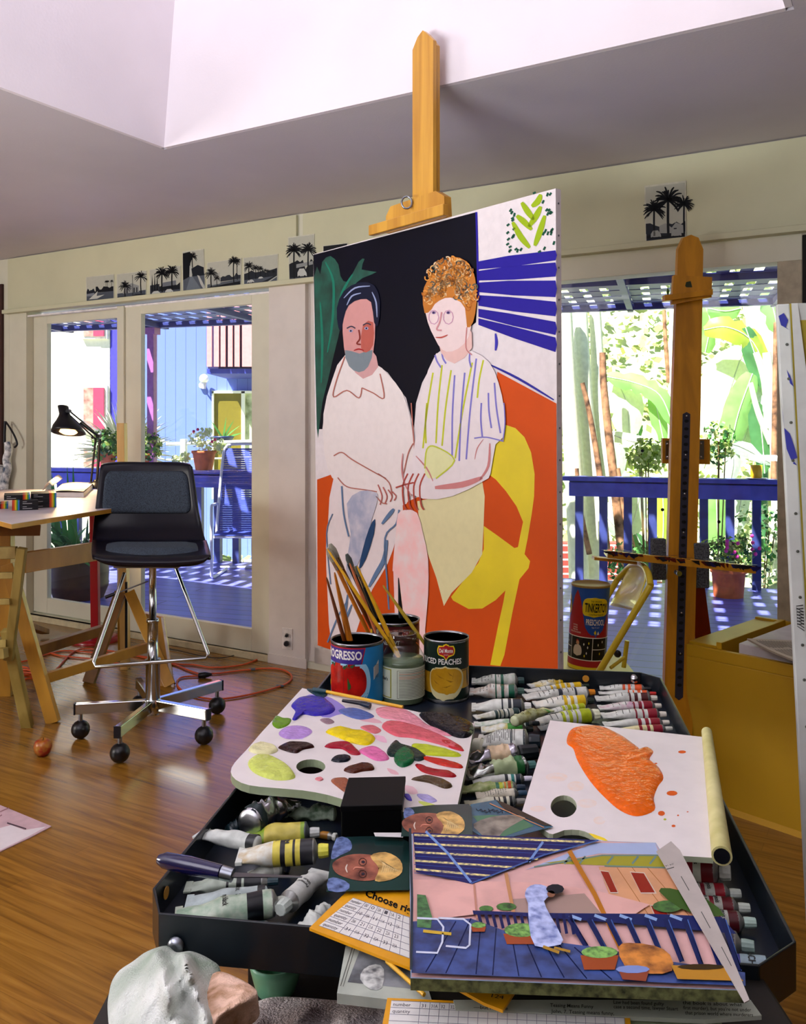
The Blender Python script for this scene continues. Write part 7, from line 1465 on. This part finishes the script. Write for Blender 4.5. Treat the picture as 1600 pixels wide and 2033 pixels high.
def card2(P_):
    f = grid_card(P_, [(777,1987),(1238,2008),(1243,2062),(770,2040)], 4, 24, 3)
    def wr(s_, u, v, w_):
        a_ = f(u, v); b_ = f(u+w_, v); h_ = f(u, v-.13); P_.text(s_, a_[0], a_[1], b_[0]-a_[0], b_[1]-a_[1], h_[0]-a_[0], h_[1]-a_[1], '#55555c')
    wr('number', .01, .2, .075); wr('quantity', .01, .45, .075); n = 31
    for k in range(20): wr(f'{n+k//2}'+('A' if k % 2 else ''), (3.15+k)/24, .21, .018+.01*(k % 2))
sheet('order_card', [(769,1981),(1248,2002),(1258,2075),(755,2055)], .7555, .003, OY, 'long yellow order card at the bottom border with numbered columns', 'card', None, card2)
# newspapers under the painting
INK = '#4a4c48'
def np1(P_):
    P_.poly([(715,1885),(800,1900),(830,1965),(690,1950)], mat('#6c7074', .6, var=.5, scale=30, dark='#2c3034'), 0); P_.line([(700,1880),(676,1958)], 1.4, INK, sm=0); P_.line([(705,1881),(681,1959)], 1, INK, sm=0)
    P_.up().poly([(722,1925),(745,1915),(762,1925),(758,1962),(735,1965),(715,1945)], mat('#a9aca8', .6, var=.5, scale=90, dark='#4c5054'), 2)
sheet('newspaper', [(686,1878),(830,1900),(860,1995),(669,1972)], .751, .010, mat('#a9b0a4', .8, var=.06, scale=30), 'folded newspaper with a grey photograph, left of the terrace painting', 'newspaper', None, np1)
def np2(P_):
    for x, y, s_, w_ in ((940,2003,'—but no one',68),(1092,1999,'Teasing Means Funny',86),(1094,2011,'John, 7. Teasing means funny,',125),(1218,2002,'case a second time, lawyer Stuart',128),(1356,2004,'first murder), but you’re not under',135),(1360,2014,'that prison world where murderers',135),(1218,1993,'Law had been found guilty',100),(1355,1994,'the book is about what',118)):
        P_.text(s_, x, y, w_, w_*.035, 0, -7, '#33352f', .008)
sheet('newspaper', [(900,1985),(1490,1985),(1512,2016),(1400,2024),(905,2004)], .757, .004, mat('#a4aa9c', .8, var=.06, scale=30), 'newspaper with columns of print sticking out under the front edge of the terrace painting', 'newspaper', None, np2)
def np3(P_):
    for k in range(3): P_.line([(1352+k*40,1740+k*70),(1368+k*42,1768+k*75)], 1.4, INK, sm=0)
    P_.line([(1323,1726),(1338,1722)], 1.6, INK, sm=0); P_.text('v.vi', 1320, 1721, 16, -4, 1, -4, INK)
sheet('newspaper_strip', [(1303,1690),(1332,1670),(1350,1688),(1408,1800),(1445,1880),(1488,1985),(1478,1990)], .809, .001, mat('#b5aca6', .75, var=.04), 'narrow folded strip of newsprint along the right side of the terrace painting', 'newspaper', None, np3)
sheet('printed_leaflet', [(1243,2004),(1430,2012),(1440,2075),(1250,2070)], .7515, .003, mat('#7f8a68', .7, var=.06), 'grey-green printed leaflet at the bottom border right of the long order card', 'paper')
# yellow pencil between the cards
mb = MB(); mb.tube([hz(768,1908,.758), hz(842,1975,.758)], .0022, BRY, 6); tag(mb.build('thin_stick', base=hz(800,1940,.755)), 'thin yellow-green stick lying across the newspaper under the order card', 'stick')
# ---------------------------------------------------------------- side stool with rags, in front of the cart
def cloth(mb, quad, z_fn, m, nu=40, nv=28):
    a_, b_, c_, d_ = quad
    def f(u, v):
        x = (a_[0]*(1-u)+b_[0]*u)*(1-v)+(d_[0]*(1-u)+c_[0]*u)*v; y = (a_[1]*(1-u)+b_[1]*u)*(1-v)+(d_[1]*(1-u)+c_[1]*u)*v
        return hz(x, y, z_fn(u, v))
    return mb.grid(f, nu, nv, m)
t = thing('side_stool', 'dark wooden stool under the bunched rags at the lower left corner of the cart', 'stool', (-.26,.76,0))
SW = mat('#17100a', .6, var=.1)
MB().box((-.31,.60,.68), (-.205,.93,.705), SW).build('seat', t, bevel=.004)
for x in (-.305, -.24):
    for y in (.61, .89): MB().box((x,y,0), (x+.03,y+.03,.68), SW).build('leg', t)
o = MB(); o.box((.0,.60,.551), (.37,.90,.735), SW); tag(o.build('supply_box', base=(.18,.75,.551), bevel=.004), 'dark box in shadow beneath the newspapers at the bottom border', 'box')
R1M = mat('#d5d8d2', .9, var=.12, scale=9, bump=.5, bscale=500, dark='#7f957c')
def rag1(u, v):
    return hz(0,0,0) if False else None
def ragmesh(outline_px, zbase, hgt, seed, m, name, label, ridge=()):
    pts = smooth_closed(outline_px, 5); n = len(pts); cx = sum(p[0] for p in pts)/n; cy = sum(p[1] for p in pts)/n; vs = []; K_ = 16
    for i in range(K_+1):
        s_ = 1-i/K_*.97
        for x, y in pts:
            xx, yy = cx+(x-cx)*s_, cy+(y-cy)*s_; h_ = hgt*(1-s_**2.2)**.6; q = V((xx*.010+yy*.006, (yy-xx*.5)*.003, seed)); fo = (1-abs(noise.noise(q*1.1))*2.4)*.45+(1-abs(noise.noise(q*2.6+V((3,1,2))))*2.2)*.22+(1-abs(noise.noise(q*6))*2)*.07
            for rx, ry, sx, amp, wd in ridge: h_ += amp*math.exp(-(((xx-rx)+(yy-ry)*sx)/wd)**2)*min(1, (1-s_)*6)
            z = zbase+h_*(.6+fo)
            vs.append(hz(xx, yy, z) if i else hz(x, y, zbase)-V((0,0,.02)))
    mb = MB(); mb.add(vs, [(i*n+j, i*n+(j+1) % n, (i+1)*n+(j+1) % n, (i+1)*n+j) for i in range(K_) for j in range(n)]+[tuple(K_*n+j for j in range(n))], m, True)
    return tag(mb.build(name, base=hz(cx, cy, zbase)), label, 'rag')
ragmesh([(290,1884),(330,1872),(352,1886),(385,1884),(425,1902),(445,1925),(440,1990),(430,2070),(330,2110),(240,2090),(216,2040),(210,1970),(226,1930),(260,1905)], .712, .028, 2.0, R1M, 'paint_rag', 'greenish white cotton rag bunched at the lower left corner of the cart', [(385,1960,-.35,.035,14),(330,1960,-.2,.02,16)])
R2M = mat('#e0bea8', .9, var=.3, scale=45, bump=.4, bscale=400, dark='#a8743c')
ragmesh([(400,1955),(430,1925),(470,1936),(512,1962),(510,1985),(480,2005),(440,2030),(410,2070),(372,2060),(376,2010)], .722, .022, 5.0, R2M, 'paint_rag', 'paint-blotched pink and ochre rag corner folded over the white rag')
R3M = mat('#e6dad8', .9, var=.28, scale=16, bump=.5, bscale=300, dark='#a08c88')
ragmesh([(420,2030),(500,1985),(560,1975),(700,1985),(800,1988),(880,2000),(900,2050),(900,2120),(600,2130),(430,2110)], .562, .022, 8.0, R3M, 'paint_rag', 'grey-pink stained cloth spread along the bottom border')
ragmesh([(1262,2024),(1290,2012),(1340,2008),(1400,2022),(1412,2050),(1380,2090),(1290,2090),(1250,2060)], .722, .02, 11.0, mat('#c9c6d0', .9, var=.1), 'paint_rag', 'white rag lump at the bottom border right of the long order card')
# mint cup under the cart front
P = hz(548,1964,.552); t = thing('mint_cup', 'pale green cup half hidden beneath the front of the cart', 'cup', P)
r_ = .034; MB().lathe([(r_*.75,0),(r_*.85,.01),(r_,.03),(r_*1.02,.04),(r_*.95,.04),(r_*.8,.012),(.001,.01)], P, mat('#6fae8a', .3, var=.03), 28).build('cup_body', t)
